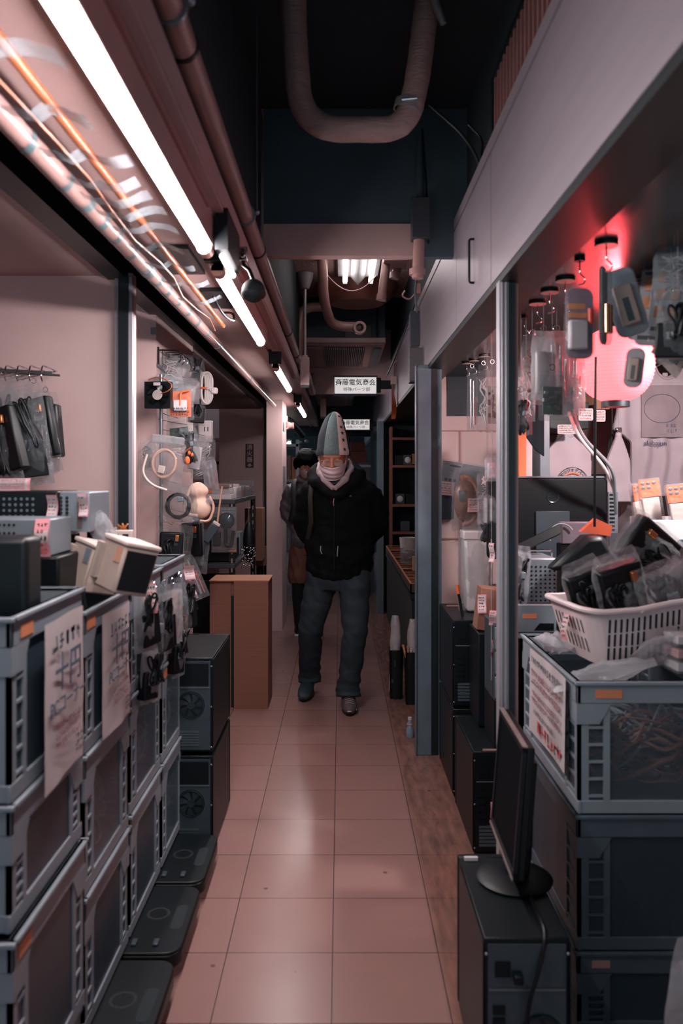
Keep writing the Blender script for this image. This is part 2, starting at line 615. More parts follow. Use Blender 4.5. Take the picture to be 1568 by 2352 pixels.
# front pillar and the posts of the right-hand fronts
struct('trim_9', MB().box(0.374, 0.448, 4.0, 4.07, 0, 1.915).box(0.37, 0.376, 3.99, 4.05, 0, 1.915), PILLAR, bevel=0.003)
struct('trim_9', MB().box(0.448, 0.476, 4.0, 4.06, 0, 1.9), BLACK)
struct('trim_9', MB().box(0.476, 0.50, 4.02, 4.06, 0, 1.9), PILLAR)
struct('trim_10', MB().box(0.43, 0.457, 2.21, 2.25, 0, 1.9).box(0.436, 0.44, 2.205, 2.21, 0, 1.9).box(0.447, 0.451, 2.205, 2.21, 0, 1.9), ALU, bevel=0.002)
struct('trim_10', MB().box(0.457, 0.473, 2.21, 2.25, 0, 1.9), BLACK)
struct('trim_10', MB().box(0.473, 0.484, 2.22, 2.25, 0, 1.9), PIPE)
struct('trim_11', MB().box(0.37, 0.43, 8.1, 8.2, 0, 1.915), PILLAR)
# partition behind the right stall: board with joints, dark bluish panel
struct('wall_right', MB().box(0.5, 2.0, 4.5, 4.56, 0, 1.92), WALL)
struct('trim_12', MB().box(0.5, 0.745, 4.494, 4.5, 1.29, 1.298).box(0.655, 0.664, 4.492, 4.5, 0, 1.62).box(0.5, 1.2, 4.494, 4.5, 1.615, 1.622).box(0.5, 0.8, 4.49, 4.5, 1.02, 1.028), WALLD)
struct('trim_13', MB().box(0.588, 0.80, 4.488, 4.5, 1.70, 1.915), mat('navy_board', '#1c2832', 0.6, var=0.2))
# far end
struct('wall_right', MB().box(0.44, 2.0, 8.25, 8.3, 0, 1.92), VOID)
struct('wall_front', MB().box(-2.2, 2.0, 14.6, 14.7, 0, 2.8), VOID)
struct('trim_14', MB().box(-0.6, 0.5, 7.75, 7.9, 2.16, 2.8), WALL)
struct('trim_15', MB().box(-0.62, 0.5, 11.0, 11.1, 1.90, 2.8), BEAM)
# ------------------------------------------------------------------ lamps
def tube_lamp(y0, y1, label, x=-0.345, z=1.95, m=None):
    t = thing('fluorescent_lamp', label, 'lamp', (x, y0, 2.04), group='bare tube lamps under the left soffit')
    L = y1 - y0
    h = MB().prism([(-0.026, 0), (0.026, 0), (0.026, -0.055), (0.0235, -0.0875), (0.0195, -0.0875), (0.0195, -0.068), (-0.0195, -0.068), (-0.0195, -0.0875), (-0.0235, -0.0875), (-0.026, -0.055)], lambda a, b: (a, -0.05, b), (0, L + 0.1, 0))
    put('housing', h, PIPEL, t, bevel=0.003)
    zt = z - 2.04
    put('tube', MB().tube([(0, 0.0, zt), (0, 0.008, zt), (0, L - 0.008, zt), (0, L, zt)], [0.012, 0.0163, 0.0163, 0.012], 16), m or TUBE, t, smooth=True)
    for yy in (-0.05, L + 0.004):
        s = put('socket', MB().box(-0.017, 0.017, yy, yy + 0.045, zt - 0.004, -0.04).cyl((0, yy, zt), (0, yy + 0.045, zt), 0.019, 16), mat('pink_lampholder', '#c08c80', 0.4), t, smooth=True)
    put('bracket', MB().box(-0.033, 0.033, -0.085, -0.05, -0.075, 0), BLK, t, bevel=0.002)
    put('bracket', MB().box(-0.012, 0.012, L + 0.05, L + 0.07, -0.06, 0), BLK, t)
    return t

tube_lamp(0.84, 2.06, 'long bare fluorescent tube on the left soffit, nearest and biggest in view')
tube_lamp(2.34, 3.53, 'bare fluorescent tube on the left soffit just past the black clip lamp')
tube_lamp(4.40, 5.50, 'bare fluorescent tube above the carton, third along the left soffit', m=TUBEF)
tube_lamp(6.70, 7.88, 'farthest bare fluorescent tube of the left soffit row', m=TUBEF)
# second, half hidden lamp higher up beside the void
t = thing('fluorescent_lamp', 'small half hidden tube lamp behind the black clip lamp', 'lamp', (-0.297, 2.06, 1.925), group='bare tube lamps under the left soffit')
put('tube', MB().cyl((0, 0, 0), (0, 0.2, 0), 0.008, 12), TUBEW, t, smooth=True)
put('housing', MB().box(-0.016, 0.016, -0.02, 0.22, 0.011, 0.115), BLKM, t)

# twin tube luminaire on the rockwool ceiling
t = thing('ceiling_lamp', 'twin tube ceiling lamp beyond the concrete beam', 'lamp', (0.12, 4.3, 2.76))
put('housing', MB().prism([(-0.15, 0), (0.15, 0), (0.135, -0.03), (0.05, -0.035), (0.0, -0.09), (-0.05, -0.035), (-0.135, -0.03)], lambda a, b: (a, 0, b), (0, 1.27, 0)), mat('grey_lamp_body', '#8b8587', 0.4), t)  # grey kept dark so light from the tubes does not bleach it
for sx in (-0.087, 0.087):
    put('tube', MB().cyl((sx, 0.02, -0.066), (sx, 1.24, -0.066), 0.0165, 14), TUBEW, t, smooth=True)
    put('socket', MB().box(sx - 0.015, sx + 0.015, 1.24, 1.265, -0.085, -0.03), WHITEP, t)
t = put('ceiling_speaker', MB().lathe([(0.30, 0), (0.29, -0.05), (0.25, -0.1), (0.19, -0.14), (0.17, -0.135), (0.0, -0.13)], (0.12, 5.95, 2.76), 40), mat('terracotta_ceiling_dome', '#8e5a4c', 0.6), smooth=True)
tag(t, 'round terracotta coloured dome on the ceiling behind the twin tube lamp', 'ceiling dome')
t = put('sagging_wire', MB().tube([P(752 + 112 * i / 16, 632 + 36 * (1 - ((i - 8) / 8) ** 2), 5.35) for i in range(17)], 0.004, 6), PIPEL, smooth=True)
tag(t, 'thin pale wire sagging across below the twin tube lamp', 'wire')

# ------------------------------------------------------------------ pipes along the left soffit
t = thing('taped_pipe', 'thick pale pink pipe with grey tape bands running under the left soffit', 'pipe', (-0.575, 0.5, 1.985))
put('pipe', MB().cyl((0, -1.5, 0), (0, 6.6, 0), 0.0215, 20), PIPET, t, smooth=True)
for y in (1.9, 3.3, 4.6):
    put('coupling', MB().cyl((0, y, 0), (0, y + 0.05, 0), 0.0235, 20), STEEL, t, smooth=True)
rnd = random.Random(4)
for y in (0.62, 0.98, 1.18, 1.30, 1.44, 1.56, 1.72, 1.86, 2.02, 2.17, 2.33, 2.5, 2.72, 2.95):
    y -= 0.0
    w = rnd.uniform(0.02, 0.035)
    s = rnd.uniform(-0.02, 0.02)
    mb = MB().rings([[Vector((0.0226 * math.cos(q), y + dy + s * math.cos(q), 0.0226 * math.sin(q))) for q in [2 * PI * k / 20 for k in range(20)]] for dy in (0, w)], cap=False)
    put('tape_band', mb, TAPE, t, smooth=True)

t = thing('orange_pipe', 'thin orange pipe with fluttering grey tape ends under the left soffit', 'pipe', (-0.487, 0.5, 1.995))
put('pipe', MB().cyl((0, -1.2, 0), (0, 2.9, 0), 0.0095, 14), PIPEO, t, smooth=True)
for i, y in enumerate((0.66, 0.86, 1.04, 1.18, 1.28, 1.38, 1.5, 1.66, 1.84, 2.05, 2.3)):
    rr = random.Random(i)
    L = rr.uniform(0.07, 0.10)
    def ff(u, v, y=y, L=L, i=i):
        a = u * 1.6
        x = -0.088 + 0.08 * min(1, u * 1.5) if u < 0.6 else -0.008 + (u - 0.6) * L * 2.4
        z = (-0.014 - 0.012 * math.sin(u * 3)) if u < 0.6 else -0.022 + 0.012 * math.sin((u - 0.6) * 9 + i) + 0.02 * (u - 0.6)
        return Vector((x, y + (v - 0.5) * (0.045 + 0.03 * max(0, u - 0.55)) + 0.05 * (u - 0.5) + 0.006 * math.sin(u * 9 + i), z + 0.004 * noise.noise(Vector((u * 9, v * 6, i)))))
    put('tape_strip', MB().grid(16, 5, ff), CLEARTAPE, t, smooth=True)
t = put('thin_wire', MB().tube([(-0.53 + 0.012 * math.sin(i * 1.7), 0.6 + i * 0.22, 1.99 + 0.006 * math.cos(i * 2.1)) for i in range(14)], 0.003, 6), PIPEO, smooth=True)
tag(t, 'thin orange wire lying between the two taped pipes on the left', 'wire')

# steel pipe hanging in the void edge
t = thing('overhead_pipe', 'brown pink steel pipe with couplings along the left side of the void', 'pipe', (-0.287, 0.5, 2.152))
put('pipe', MB().cyl((0, -1.5, 0), (0, 4.9, 0), 0.027, 22), PIPE, t, smooth=True)
for y in (0.98, 2.32, 3.9, 4.7):
    put('coupling', MB().cyl((0, y, 0), (0, y + 0.012, 0), 0.0295, 22), BLKM, t, smooth=True)
put('coupling', MB().cyl((0, 4.75, 0), (0, 4.95, 0), 0.032, 22), PIPE, t, smooth=True)
for y in (0.86, 1.95):
    h = put('hanger', MB().cyl((0.037, y, 0.0), (0.037, y, 0.62), 0.0026, 8).lathe([(0.0275, -0.006), (0.0335, -0.006), (0.0335, 0.006), (0.0275, 0.006)], (0, y, 0), 22, axis='Y').ell((0.037, y, 0.01), (0.009, 0.009, 0.009), 10, 6), STEEL, t, smooth=True)
t = put('overhead_pipe', MB().tube(bend([(-0.25, 5.6, 2.12), (-0.25, 7.4, 2.12), (-0.25, 7.4, 2.3)], 0.08), 0.03, 16), PIPE, smooth=True)
tag(t, 'farther brown pink pipe continuing along the left past the grey drop box', 'pipe')
for i, (y0, y1) in enumerate(((0.9, 1.95), (2.75, 4.2))):
    t = put('cable_tray', MB().box(-0.322, -0.312, y0, y1, 2.012, 2.028).box(-0.345, -0.322, y0, y1, 2.024, 2.028), mat('pink_trunking', '#96706d', 0.5))
    tag(t, ('pink cable trunking strip beside the nearest tube lamp', 'pink cable trunking strip beside the second and third tube lamps')[i], 'trunking')

# black dome lamp clipped at the soffit edge
t = thing('clip_lamp', 'black round clip lamp hanging between the first two tubes', 'lamp', P(582, 668, 2.35))
put('head', MB().ell((0, 0, 0), (0.034, 0.034, 0.034), 26, 16).lathe([(0.03, -0.02), (0.036, -0.012), (0.036, -0.004), (0.03, 0.0)], n=26), mat('matt_black_plastic', '#0c1216', 0.75), t, smooth=True)
put('arm', MB().tube([(0, 0, 0.03), (-0.012, 0, 0.06), (-0.03, 0, 0.075), (-0.03, 0, 0.1)], 0.006, 10), BLK, t, smooth=True)
put('clip', MB().box(-0.042, -0.018, -0.012, 0.012, 0.085, 0.125).cyl((-0.03, -0.016, 0.1), (-0.03, 0.016, 0.1), 0.008, 10), CHROME, t, bevel=0.002)
t = put('recess_shade', MB().box(-0.545, -0.44, 2.36, 2.66, 2.026, 2.0395), BLACK)  # flat black sheet stands in for the shade inside a soffit opening
tag(t, 'black sheet for the shaded opening in the left soffit beside the second tube', 'cover')
t = put('recess_shade', MB().box(-0.50, -0.42, 2.9, 3.2, 2.026, 2.0395), BLACK)  # shade of the second opening, again as a black sheet
tag(t, 'smaller black sheet for a shaded opening in the left soffit beyond the first opening', 'cover')
t = put('black_cable', MB().tube(bend([(-0.46, 2.95, 2.02), (-0.43, 3.0, 1.96), (-0.40, 3.1, 1.955), (-0.42, 3.2, 2.01), (-0.47, 3.25, 2.02)], 0.05), 0.005, 8), BLK, smooth=True)
tag(t, 'short black cable looping under the soffit beside the second tube', 'cable')

# ------------------------------------------------------------------ wrapped pipe loop in the void
def wrapped(name, pts, r, label, m=WRAP, rb=0.1, n=18, seed=0):
    pts = bend(pts, rb, 12)
    fine = []
    for a, b in zip(pts, pts[1:]):
        k = max(1, int((b - a).length / 0.012))
        fine += [a.lerp(b, i / k) for i in range(k)]
    fine.append(pts[-1])
    rad = [r * (1 + 0.05 * noise.noise(Vector((i * 0.35, seed, 0))) + 0.035 * noise.noise(Vector((i * 1.3, seed, 2)))) for i in range(len(fine))]
    o = put(name, MB().tube(fine, rad, n), m, smooth=True)
    return tag(o, label, 'pipe')
wrapped('wrapped_pipe', [P(672, -160, 2.2), P(676, 100, 2.2), P(694, 297, 2.2), P(930, 297, 2.2), P(958, 190, 2.2), P(1000, -160, 2.2)], 0.0335, 'big wrapped pipe bending in a U in the dark void overhead', rb=0.11)
t = thing('pipe_clamp', 'shiny clamp ring on the right bend of the wrapped U pipe', 'clamp', P(937, 245, 2.2))
put('ring', MB().lathe([(0.035, -0.012), (0.038, -0.012), (0.038, 0.012), (0.035, 0.012)], n=22, M=Matrix.Rotation(0.25, 4, 'Y')), mat('grey_foil_tape', '#8d8a8c', 0.3, metal=0.5), t, smooth=True)
put('screw', MB().cyl((-0.02, -0.04, 0), (0.02, -0.04, 0.004), 0.004, 8), CHROME, t, smooth=True)
t = put('foil_strip', MB().tube([P(986, -60, 2.15), P(1000, 10, 2.15), P(1018, 55, 2.15)], [0.012, 0.012, 0.008], 10), mat('grey_foil_tape', '#8d8a8c', 0.3, metal=0.5), smooth=True)
tag(t, 'grey foil end poking down beside the right leg of the U pipe', 'foil')
# pipes past the beam
wrapped('wrapped_pipe', [P(738, 470, 5.2), P(740, 590, 5.2), P(742, 690, 5.5), P(762, 749, 5.8), P(828, 751, 5.8)], 0.034, 'wrapped pipe dropping behind the beam and turning right to a flange', PIPE, rb=0.16, seed=3)
o = put('pipe_flange', MB().lathe([(0.028, -0.02), (0.045, -0.02), (0.05, 0.0), (0.045, 0.02), (0.028, 0.02)], P(826, 753, 5.75), 24, axis='Y'), PIPE, smooth=True)
tag(o, 'round flange at the end of the wrapped pipe on the dark unit', 'flange')
wrapped('wrapped_pipe', [P(760, 705, 6.0), P(690, 705, 6.0), P(684, 820, 6.0), P(684, 850, 6.0)], 0.034, 'wrapped pipe elbow at the left of the dark air unit', PIPE, rb=0.1, seed=5)
t = thing('drop_rod', 'pale ceiling rod with a funnel top and a grey box at its end', 'rod', (P(700, 700, 5.6).x, 5.6, 1.93))
put('canopy', MB().lathe([(0.018, 0.72), (0.03, 0.725), (0.056, 0.80), (0.058, 0.83), (0.0, 0.83)], n=24), mat('grey_canopy', '#7f7476', 0.5), t, smooth=True)
put('rod', MB().cyl((0, 0, 0.26), (0, 0, 0.75), 0.011, 14), mat('grey_pink_rod', '#a09092', 0.4, metal=0.3), t, smooth=True)
put('box', MB().box(-0.031, 0.031, -0.031, 0.031, 0.06, 0.25).box(-0.02, 0.02, -0.02, 0.02, 0.25, 0.265), PIPEL, t, bevel=0.003)
put('outlet', MB().box(-0.027, 0.027, -0.027, 0.027, 0.045, 0.06), GREYD, t)
t2 = copy_tree(t)
t2.location = (P(742, 960, 8.6).x, 8.6, 1.93)
t2['label'] = 'farther pale drop rod with a grey box behind the tall hat'

# right: vertical conduit with a switch box below the U pipe
t = thing('conduit', 'dark vertical conduit with a junction box beside the concrete beam', 'conduit', (P(965, 500, 3.02).x, 3.02, 2.1))
zz = lambda py: HC - (py - CY) * 3.02 / FPX - 2.1
put('pipe', MB().cyl((0, 0, zz(455)), (0, 0, zz(320)), 0.014, 14), GREYD, t, smooth=True)
put('junction_box', MB().box(-0.034, 0.034, -0.03, 0.03, zz(552), zz(458)), mat('dark_box', '#2a2d33', 0.5), t, bevel=0.003)
put('lower_pipe', MB().cyl((-0.01, 0, zz(640)), (-0.004, 0, zz(552)), 0.021, 16), PIPE, t, smooth=True)
put('collar', MB().cyl((-0.011, 0, zz(632)), (-0.011, 0, zz(618)), 0.03, 16), PIPE, t, smooth=True)
put('cable', MB().tube([(0.03, 0.0, zz(560)), (0.02, -0.01, zz(420)), (0.005, -0.02, zz(300))], 0.004, 8), BLK, t, smooth=True)
t = put('black_cable', MB().tube(bend([P(985, 240, 2.6), P(1020, 270, 2.6), P(1065, 310, 2.6), P(1100, 370, 2.6), P(1100, 420, 2.62)], 0.08), 0.005, 8), BLK, smooth=True)
tag(t, 'black cable drooping from the U pipe to the top of the steel fascia', 'cable')
t = put('black_cable', MB().tube(bend([P(1075, 285, 2.7), P(1110, 320, 2.7), P(1105, 360, 2.7)], 0.05), 0.004, 8), BLK, smooth=True)
tag(t, 'shorter black cable dropping onto the fascia at the end of the louvre', 'cable')
for i, (a, b, Y) in enumerate(((875, 690, 4.9), (905, 640, 5.0))):
    t = put('short_pipe', MB().cyl(P(a + 12, 600, Y), P(a, b, Y), 0.026, 14).cyl(P(a + 2, b - 14, Y), P(a, b, Y), 0.03, 14), PIPE, smooth=True)
    tag(t, ('short pipe hanging at the right of the twin lamp', 'short pipe end near the steel bracket right of the twin lamp')[i], 'pipe')
t = put('steel_bracket', MB().box(P(878, 0, 5).x, P(930, 0, 5).x, 4.8, 5.0, P(0, 618, 5).z, P(0, 594, 5).z), mat('pink_bracket', '#a98886', 0.5), bevel=0.004)
tag(t, 'pink painted steel bracket right of the twin tube lamp', 'bracket')

# ------------------------------------------------------------------ air units
def air_unit(Y0, Y1, x0, x1, zb, zt, label, dark=True):
    t = thing('air_conditioner', label, 'air conditioner', ((x0 + x1) / 2, Y0, zb))
    w = (x1 - x0) / 2
    put('casing', MB().box(-w, w, 0.02, Y1 - Y0, 0.04, zt - zb), mat('blue_grey_sheet', '#33434d', 0.55, var=0.2, scale=6), t)
    put('panel', MB().box(-w, w, 0, Y1 - Y0, 0, 0.04), PIPE, t, bevel=0.006)
    put('ledge', MB().box(-w - 0.005, w + 0.005, -0.03, 0.02, 0.015, 0.06), PIPEL, t, bevel=0.008)
    gx0, gx1 = -w * 0.45, w * 0.5
    g = MB()
    for k in range(22):
        x = gx0 + (gx1 - gx0) * k / 21
        g.box(x - 0.003, x + 0.003, 0.08, Y1 - Y0 - 0.15, -0.02, 0.0)
    put('grille', g, mat('pale_slat', '#a09599', 0.35, metal=0.4), t)
    put('grille_back', MB().box(gx0, gx1, 0.08, Y1 - Y0 - 0.15, -0.004, 0.0), BLACK, t)
    put('vent_flap', MB().box(w * 0.75, w * 0.92, 0.1, Y1 - Y0 - 0.15, -0.015, 0.0), mat('blue_grey_flap', '#5c6d78', 0.4), t, bevel=0.005)
    put('cover', MB().box(gx1 + 0.01, w * 0.7, 0.08, Y1 - Y0 - 0.15, -0.008, 0.0), PIPEL, t)
    put('cover', MB().box(-w * 0.9, gx0 - 0.01, 0.08, Y1 - Y0 - 0.15, -0.008, 0.0), PIPEL, t)
    return t
a1 = air_unit(6.35, 7.68, -0.31, 0.35, 2.385, 2.74, 'dark air conditioner with a slatted grille hung across the aisle')
b = put('pipe_box', MB().box(0.02, 0.22, -0.012, 0.02, 0.05, 0.16), BLACK, a1)
a2 = air_unit(8.9, 10.6, -0.30, 0.16, 2.28, 2.6, 'farther air conditioner grille behind the hanging shop sign')
t = thing('hanging_hook', 'small hook bolt on the face of the dark air conditioner', 'hook', (0.286, 6.34, 2.5))
put('bolt', MB().cyl((0, -0.012, 0), (0, 0.012, 0), 0.018, 12, ), BLKM, t, smooth=True)
put('rod', MB().cyl((0, -0.008, -0.06), (0, -0.008, 0.2), 0.006, 8), BLKM, t, smooth=True)

# ------------------------------------------------------------------ hanging lit signs
SIGNF = mat('lit_sign_face', '#d8d2d2', 0.3, var=0.02, emit='#f4eeee', estr=0.27)
def shop_sign(x0, x1, z0, z1, Y, label):
    t = thing('hanging_sign', label, 'sign', ((x0 + x1) / 2, Y, z0), group='lit shop name signs')
    w, h = x1 - x0, z1 - z0
    put('frame', MB().box(-w / 2, w / 2, 0, 0.1, 0, h).box(-w / 2 - .004, w / 2 + .004, -0.006, 0.106, h - 0.008, h + 0.004).box(-w / 2 - .004, w / 2 + .004, -0.006, 0.106, -0.004, 0.006), GREYD, t)
    f = put('face', MB().box(-w / 2 + 0.004, w / 2 - 0.004, -0.004, 0.002, 0.007, h - 0.009), SIGNF, t)
    text('斉藤電気商会', w * 0.158, INK, f, face_matrix((0, -0.0046, h * 0.64), (1, 0, 0), (0, 0, 1)), bold=0.008)
    text('特殊パーツ部', w * 0.098, INK, f, face_matrix((0.01, -0.0046, h * 0.26), (1, 0, 0), (0, 0, 1)), sx=1.08)
    put('bracket', MB().box(w / 2, w / 2 + 0.035, 0.02, 0.08, 0.02, h - 0.01).box(w / 2 + 0.03, 0.43 - (x0 + x1) / 2, 0.03, 0.07, 0.05, h - 0.03), BLK, t, bevel=0.004)
    return t
s1 = P(767, 906, 6.6)
s1b = P(865, 864, 6.6)
shop_sign(s1.x, s1b.x, s1.z, s1b.z, 6.6, 'white lit shop sign with black characters, nearer and higher of the two')
s2 = P(781, 988, 9.7)
s2b = P(849, 962, 9.7)
shop_sign(s2.x, s2b.x, s2.z, s2b.z, 9.7, 'farther white lit shop sign partly behind the tall striped hat')

# orange pennant, boxes and cable on the fascia
t = thing('pennant', 'narrow orange pennant hanging on strings from the right fascia', 'pennant', (0.40, 6.15, 1.80))
put('cloth', MB().grid(8, 14, lambda u, v: Vector((0.012 * math.sin(v * 5) * u + 0.03 * (u - 0.5), (u - 0.5) * 0.07 * min(1, 0.1 + v * 3), v * 0.26))), ORANGE, t, smooth=True)
put('header', MB().box(-0.018, 0.018, -0.037, 0.037, 0.26, 0.315), PIPEL, t)
put('string', MB().tube([(0, -0.03, 0.315), (0.0, 0, 0.42), (0, 0.03, 0.315)], 0.0018, 6).tube([(0, 0, 0.42), (0.03, 0, 0.44)], 0.003, 6), CABT, t)
t = thing('switch_box', 'upper grey box fixed to the edge of the steel fascia', 'box', (0.402, 4.42, 2.075))
put('box', MB().box(-0.02, 0.028, 0, 0.12, 0, 0.19), mat('slate_box', '#4a5058', 0.5), t, bevel=0.003)
put('lid', MB().box(-0.022, 0.028, -0.006, 0.0, 0.006, 0.184), mat('slate_box', '#4a5058', 0.5), t)
t = thing('switch_box', 'lower and larger grey box on the fascia above the pillar', 'box', (0.395, 4.25, 1.86))
put('box', MB().box(-0.032, 0.035, 0, 0.1, 0, 0.178), mat('slate_box', '#4a5058', 0.5), t, bevel=0.003)
put('lid', MB().box(-0.034, 0.035, -0.008, 0.0, 0.005, 0.173), mat('taupe_lid', '#5f565a', 0.5), t)
put('screw', MB().cyl((-0.036, 0.01, 0.13), (-0.03, 0.01, 0.13), 0.005, 8).cyl((-0.036, 0.01, 0.05), (-0.03, 0.01, 0.05), 0.005, 8), STEEL, t)
for i, (p, lab) in enumerate((([P(955, 690, 5.0), P(930, 760, 5.2), P(905, 825, 5.6), P(890, 860, 5.9)], 'grey cable running down the right fascia to the pennant'), ([P(965, 600, 4.4), P(952, 660, 4.4), P(957, 720, 4.42)], 'thick grey cable dropping into the upper fascia box'), ([P(930, 668, 4.9), P(922, 680, 4.9), P(940, 690, 4.9), P(956, 672, 4.9)], 'orange cable loop beside the upper fascia box'))):
    t = put('fascia_cable', MB().tube(bend(p, 0.08), 0.006, 8), (GREYD, CABG, PIPE)[i], smooth=True)
    tag(t, lab, 'cable')
t = put('junction_box', MB().cbox(P(960, 665, 4.9), (0.03, 0.06, 0.06)), mat('pink_lampholder', '#c08c80', 0.4), bevel=0.003)
tag(t, 'small orange pink junction box high on the right fascia', 'box')
t = put('pull_bar', MB().tube(bend([(0.431, 2.62, 2.13), (0.414, 2.62, 2.13), (0.414, 2.62, 1.99), (0.431, 2.62, 1.99)], 0.01), 0.004, 8), BLKM, smooth=True)
tag(t, 'dark pull bar on the steel fascia just past the panel joint', 'bar')

# louvre above the fascia
t = thing('ventilation_louvre', 'dark framed louvre with pink slats above the right fascia', 'louvre', (0.44, 0.4, 2.34))
put('frame', MB().box(0, 0.03, 0, 1.98, 0.0, 0.02).box(0, 0.03, 0, 1.98, 0.17, 0.19).box(0, 0.03, 1.96, 1.98, 0.02, 0.17), BLACK, t)
lv = MB()
for k in range(46):
    y = 0.02 + k * 0.0425
    lv.box(0.002, 0.02, y, y + 0.012, 0.02, 0.17, Matrix.Rotation(0.0, 4, 'Z'))
put('slats', lv, mat('pink_slat', '#8a605c', 0.5), t)
put('backing', MB().box(0.03, 0.036, 0, 1.98, 0, 0.19), BLACK, t)
# far fittings by the left pillar
t = thing('pipe_valve', 'brass coloured pipe valve at the head of the far left pillar', 'valve', P(655, 978, 7.7))
put('body', MB().cyl((-0.06, 0, 0), (0.08, 0, 0.0), 0.03, 16).cyl((0, 0, 0), (0, 0, 0.09), 0.022, 16).ell((0.02, -0.02, 0), (0.045, 0.04, 0.04), 14, 8), PIPE, t, smooth=True)
put('handwheel', MB().lathe([(0.03, -0.006), (0.04, -0.006), (0.04, 0.006), (0.03, 0.006)], (0, -0.05, 0), 18, axis='Y').box(-0.03, 0.03, -0.056, -0.046, -0.004, 0.004), PIPEL, t, smooth=True)
t = put('overhead_pipe', MB().tube(bend([P(640, 955, 7.5), P(668, 968, 8.5), P(694, 1000, 9.0)], 0.3), 0.035, 14), GREYD, smooth=True)
tag(t, 'dark pipe curving down past the brass coloured valve', 'pipe')
# ------------------------------------------------------------------ shared builders: crates, computers, tags, bags
def scribble(m, parent, M, w, h, rows, seed, rowh=None, name='writing', thick=0.12):
    """hand-written looking strokes that cannot be read in the photograph, as one mesh in the plane of M"""
    r = random.Random(seed)
    mb = MB()
    rh = h / rows
    for j in range(rows):
        y = h / 2 - rh * (j + 0.5)
        x = -w / 2
        while x < w / 2 - rh * 0.5:
            cw = rh * r.uniform(0.55, 0.85)
            for _ in range(r.randint(3, 5)):
                if r.random() < 0.55:
                    a, b = (x + r.uniform(0, 0.25) * cw, y + r.uniform(-0.36, 0.36) * rh), (x + r.uniform(0.6, 0.95) * cw, 0)
                    b = (b[0], a[1] + r.uniform(-0.1, 0.12) * rh)
                else:
                    a = (x + r.uniform(0.1, 0.8) * cw, y + 0.38 * rh)
                    b = (a[0] + r.uniform(-0.2, 0.2) * cw, y - r.uniform(0.1, 0.4) * rh)
                d = Vector((b[0] - a[0], b[1] - a[1], 0))
                if d.length < 1e-6:
                    continue
                nrm = Vector((-d.y, d.x, 0)).normalized() * rh * thick / 2
                A, B = Vector((a[0], a[1], 0)), Vector((b[0], b[1], 0))
                mb.add([M @ (A - nrm), M @ (B - nrm), M @ (B + nrm), M @ (A + nrm)], [(0, 1, 2, 3)])
            x += cw * 1.12
    return put(name, mb, m, parent)

def rrect(w, h, r, n=4):
    out = []
    for cx, cy, a in ((w / 2 - r, h / 2 - r, 0), (-w / 2 + r, h / 2 - r, 90), (-w / 2 + r, -h / 2 + r, 180), (w / 2 - r, -h / 2 + r, 270)):
        for i in range(n + 1):
            q = math.radians(a + 90 * i / n)
            out.append((cx + r * math.cos(q), cy + r * math.sin(q)))
    return out

def price_tag(parent, M, w=0.035, h=0.075, seed=0, curl=0.008):
    """pink bordered hand-written price card; M: plane matrix, centre of the card"""
    def bow(u, v, k):
        return M @ Vector(((u - 0.5) * w * k, (v - 0.5) * h * k, curl * math.sin(v * 5.0 + seed)))
    c = put('price_card', MB().grid(3, 10, lambda u, v: bow(u, v, 1.0)), mat('pink_card', '#d98f97', 0.6, var=0.06), parent, smooth=True)
    M2 = M @ Matrix.Translation((0, 0, 0.0009))
    put('card_paper', MB().grid(3, 10, lambda u, v: M @ Vector(((u - 0.5) * w * 0.86, (v - 0.5) * h * 0.9, 0.0007 + curl * math.sin(v * 5.0 + seed)))), PAPER, c, smooth=True)
    r = random.Random(seed)
    for j, mm in enumerate((INK, INKR, INK, INKR, INKR)):
        y = h * (0.34 - 0.165 * j)
        v = y / h + 0.5
        scribble(mm, c, M @ Matrix.Translation((0, y, 0.0014 + curl * math.sin(v * 5.0 + seed))), w * 0.72, h * 0.13, 1, seed * 7 + j, thick=0.16)
    return c

def comb(a0, a1, z0, z1, bar_right, fr):
    """ladder-shaped rib: one upright and six rungs as one welded outline"""
    w, n, rg = 0.016, 6, 0.006
    zs = [z0]
    for k in range(n):
        zz = z0 + 0.01 + (z1 - z0 - 0.03) * k / (n - 1)
        zs += [zz, zz + rg]
    zs.append(z1)
    b0, b1 = (a1 - w, a1) if bar_right else (a0, a0 + w)
    e = a0 if bar_right else a1
    near = b0 if bar_right else b1
    far = b1 if bar_right else b0
    vs, fs = [], []
    for o in (0.0, 0.006):
        for zz in zs:
            vs += [fr(far, zz, o), fr(near, zz, o), fr(e, zz, o)]
    L = len(zs) * 3
    for i in range(len(zs) - 1):
        q0 = i * 3
        for base in (0, L):
            fs.append((base + q0, base + q0 + 1, base + q0 + 4, base + q0 + 3))
            if i % 2 == 1:
                fs.append((base + q0 + 1, base + q0 + 2, base + q0 + 5, base + q0 + 4))
        fs.append((q0, q0 + 3, L + q0 + 3, L + q0))
        if i % 2 == 1:
            fs += [(q0 + 1, q0 + 2, L + q0 + 2, L + q0 + 1), (q0 + 4, q0 + 5, L + q0 + 5, L + q0 + 4), (q0 + 2, q0 + 5, L + q0 + 5, L + q0 + 2)]
        else:
            fs.append((q0 + 1, q0 + 4, L + q0 + 4, L + q0 + 1))
    return MB().add(vs, fs)

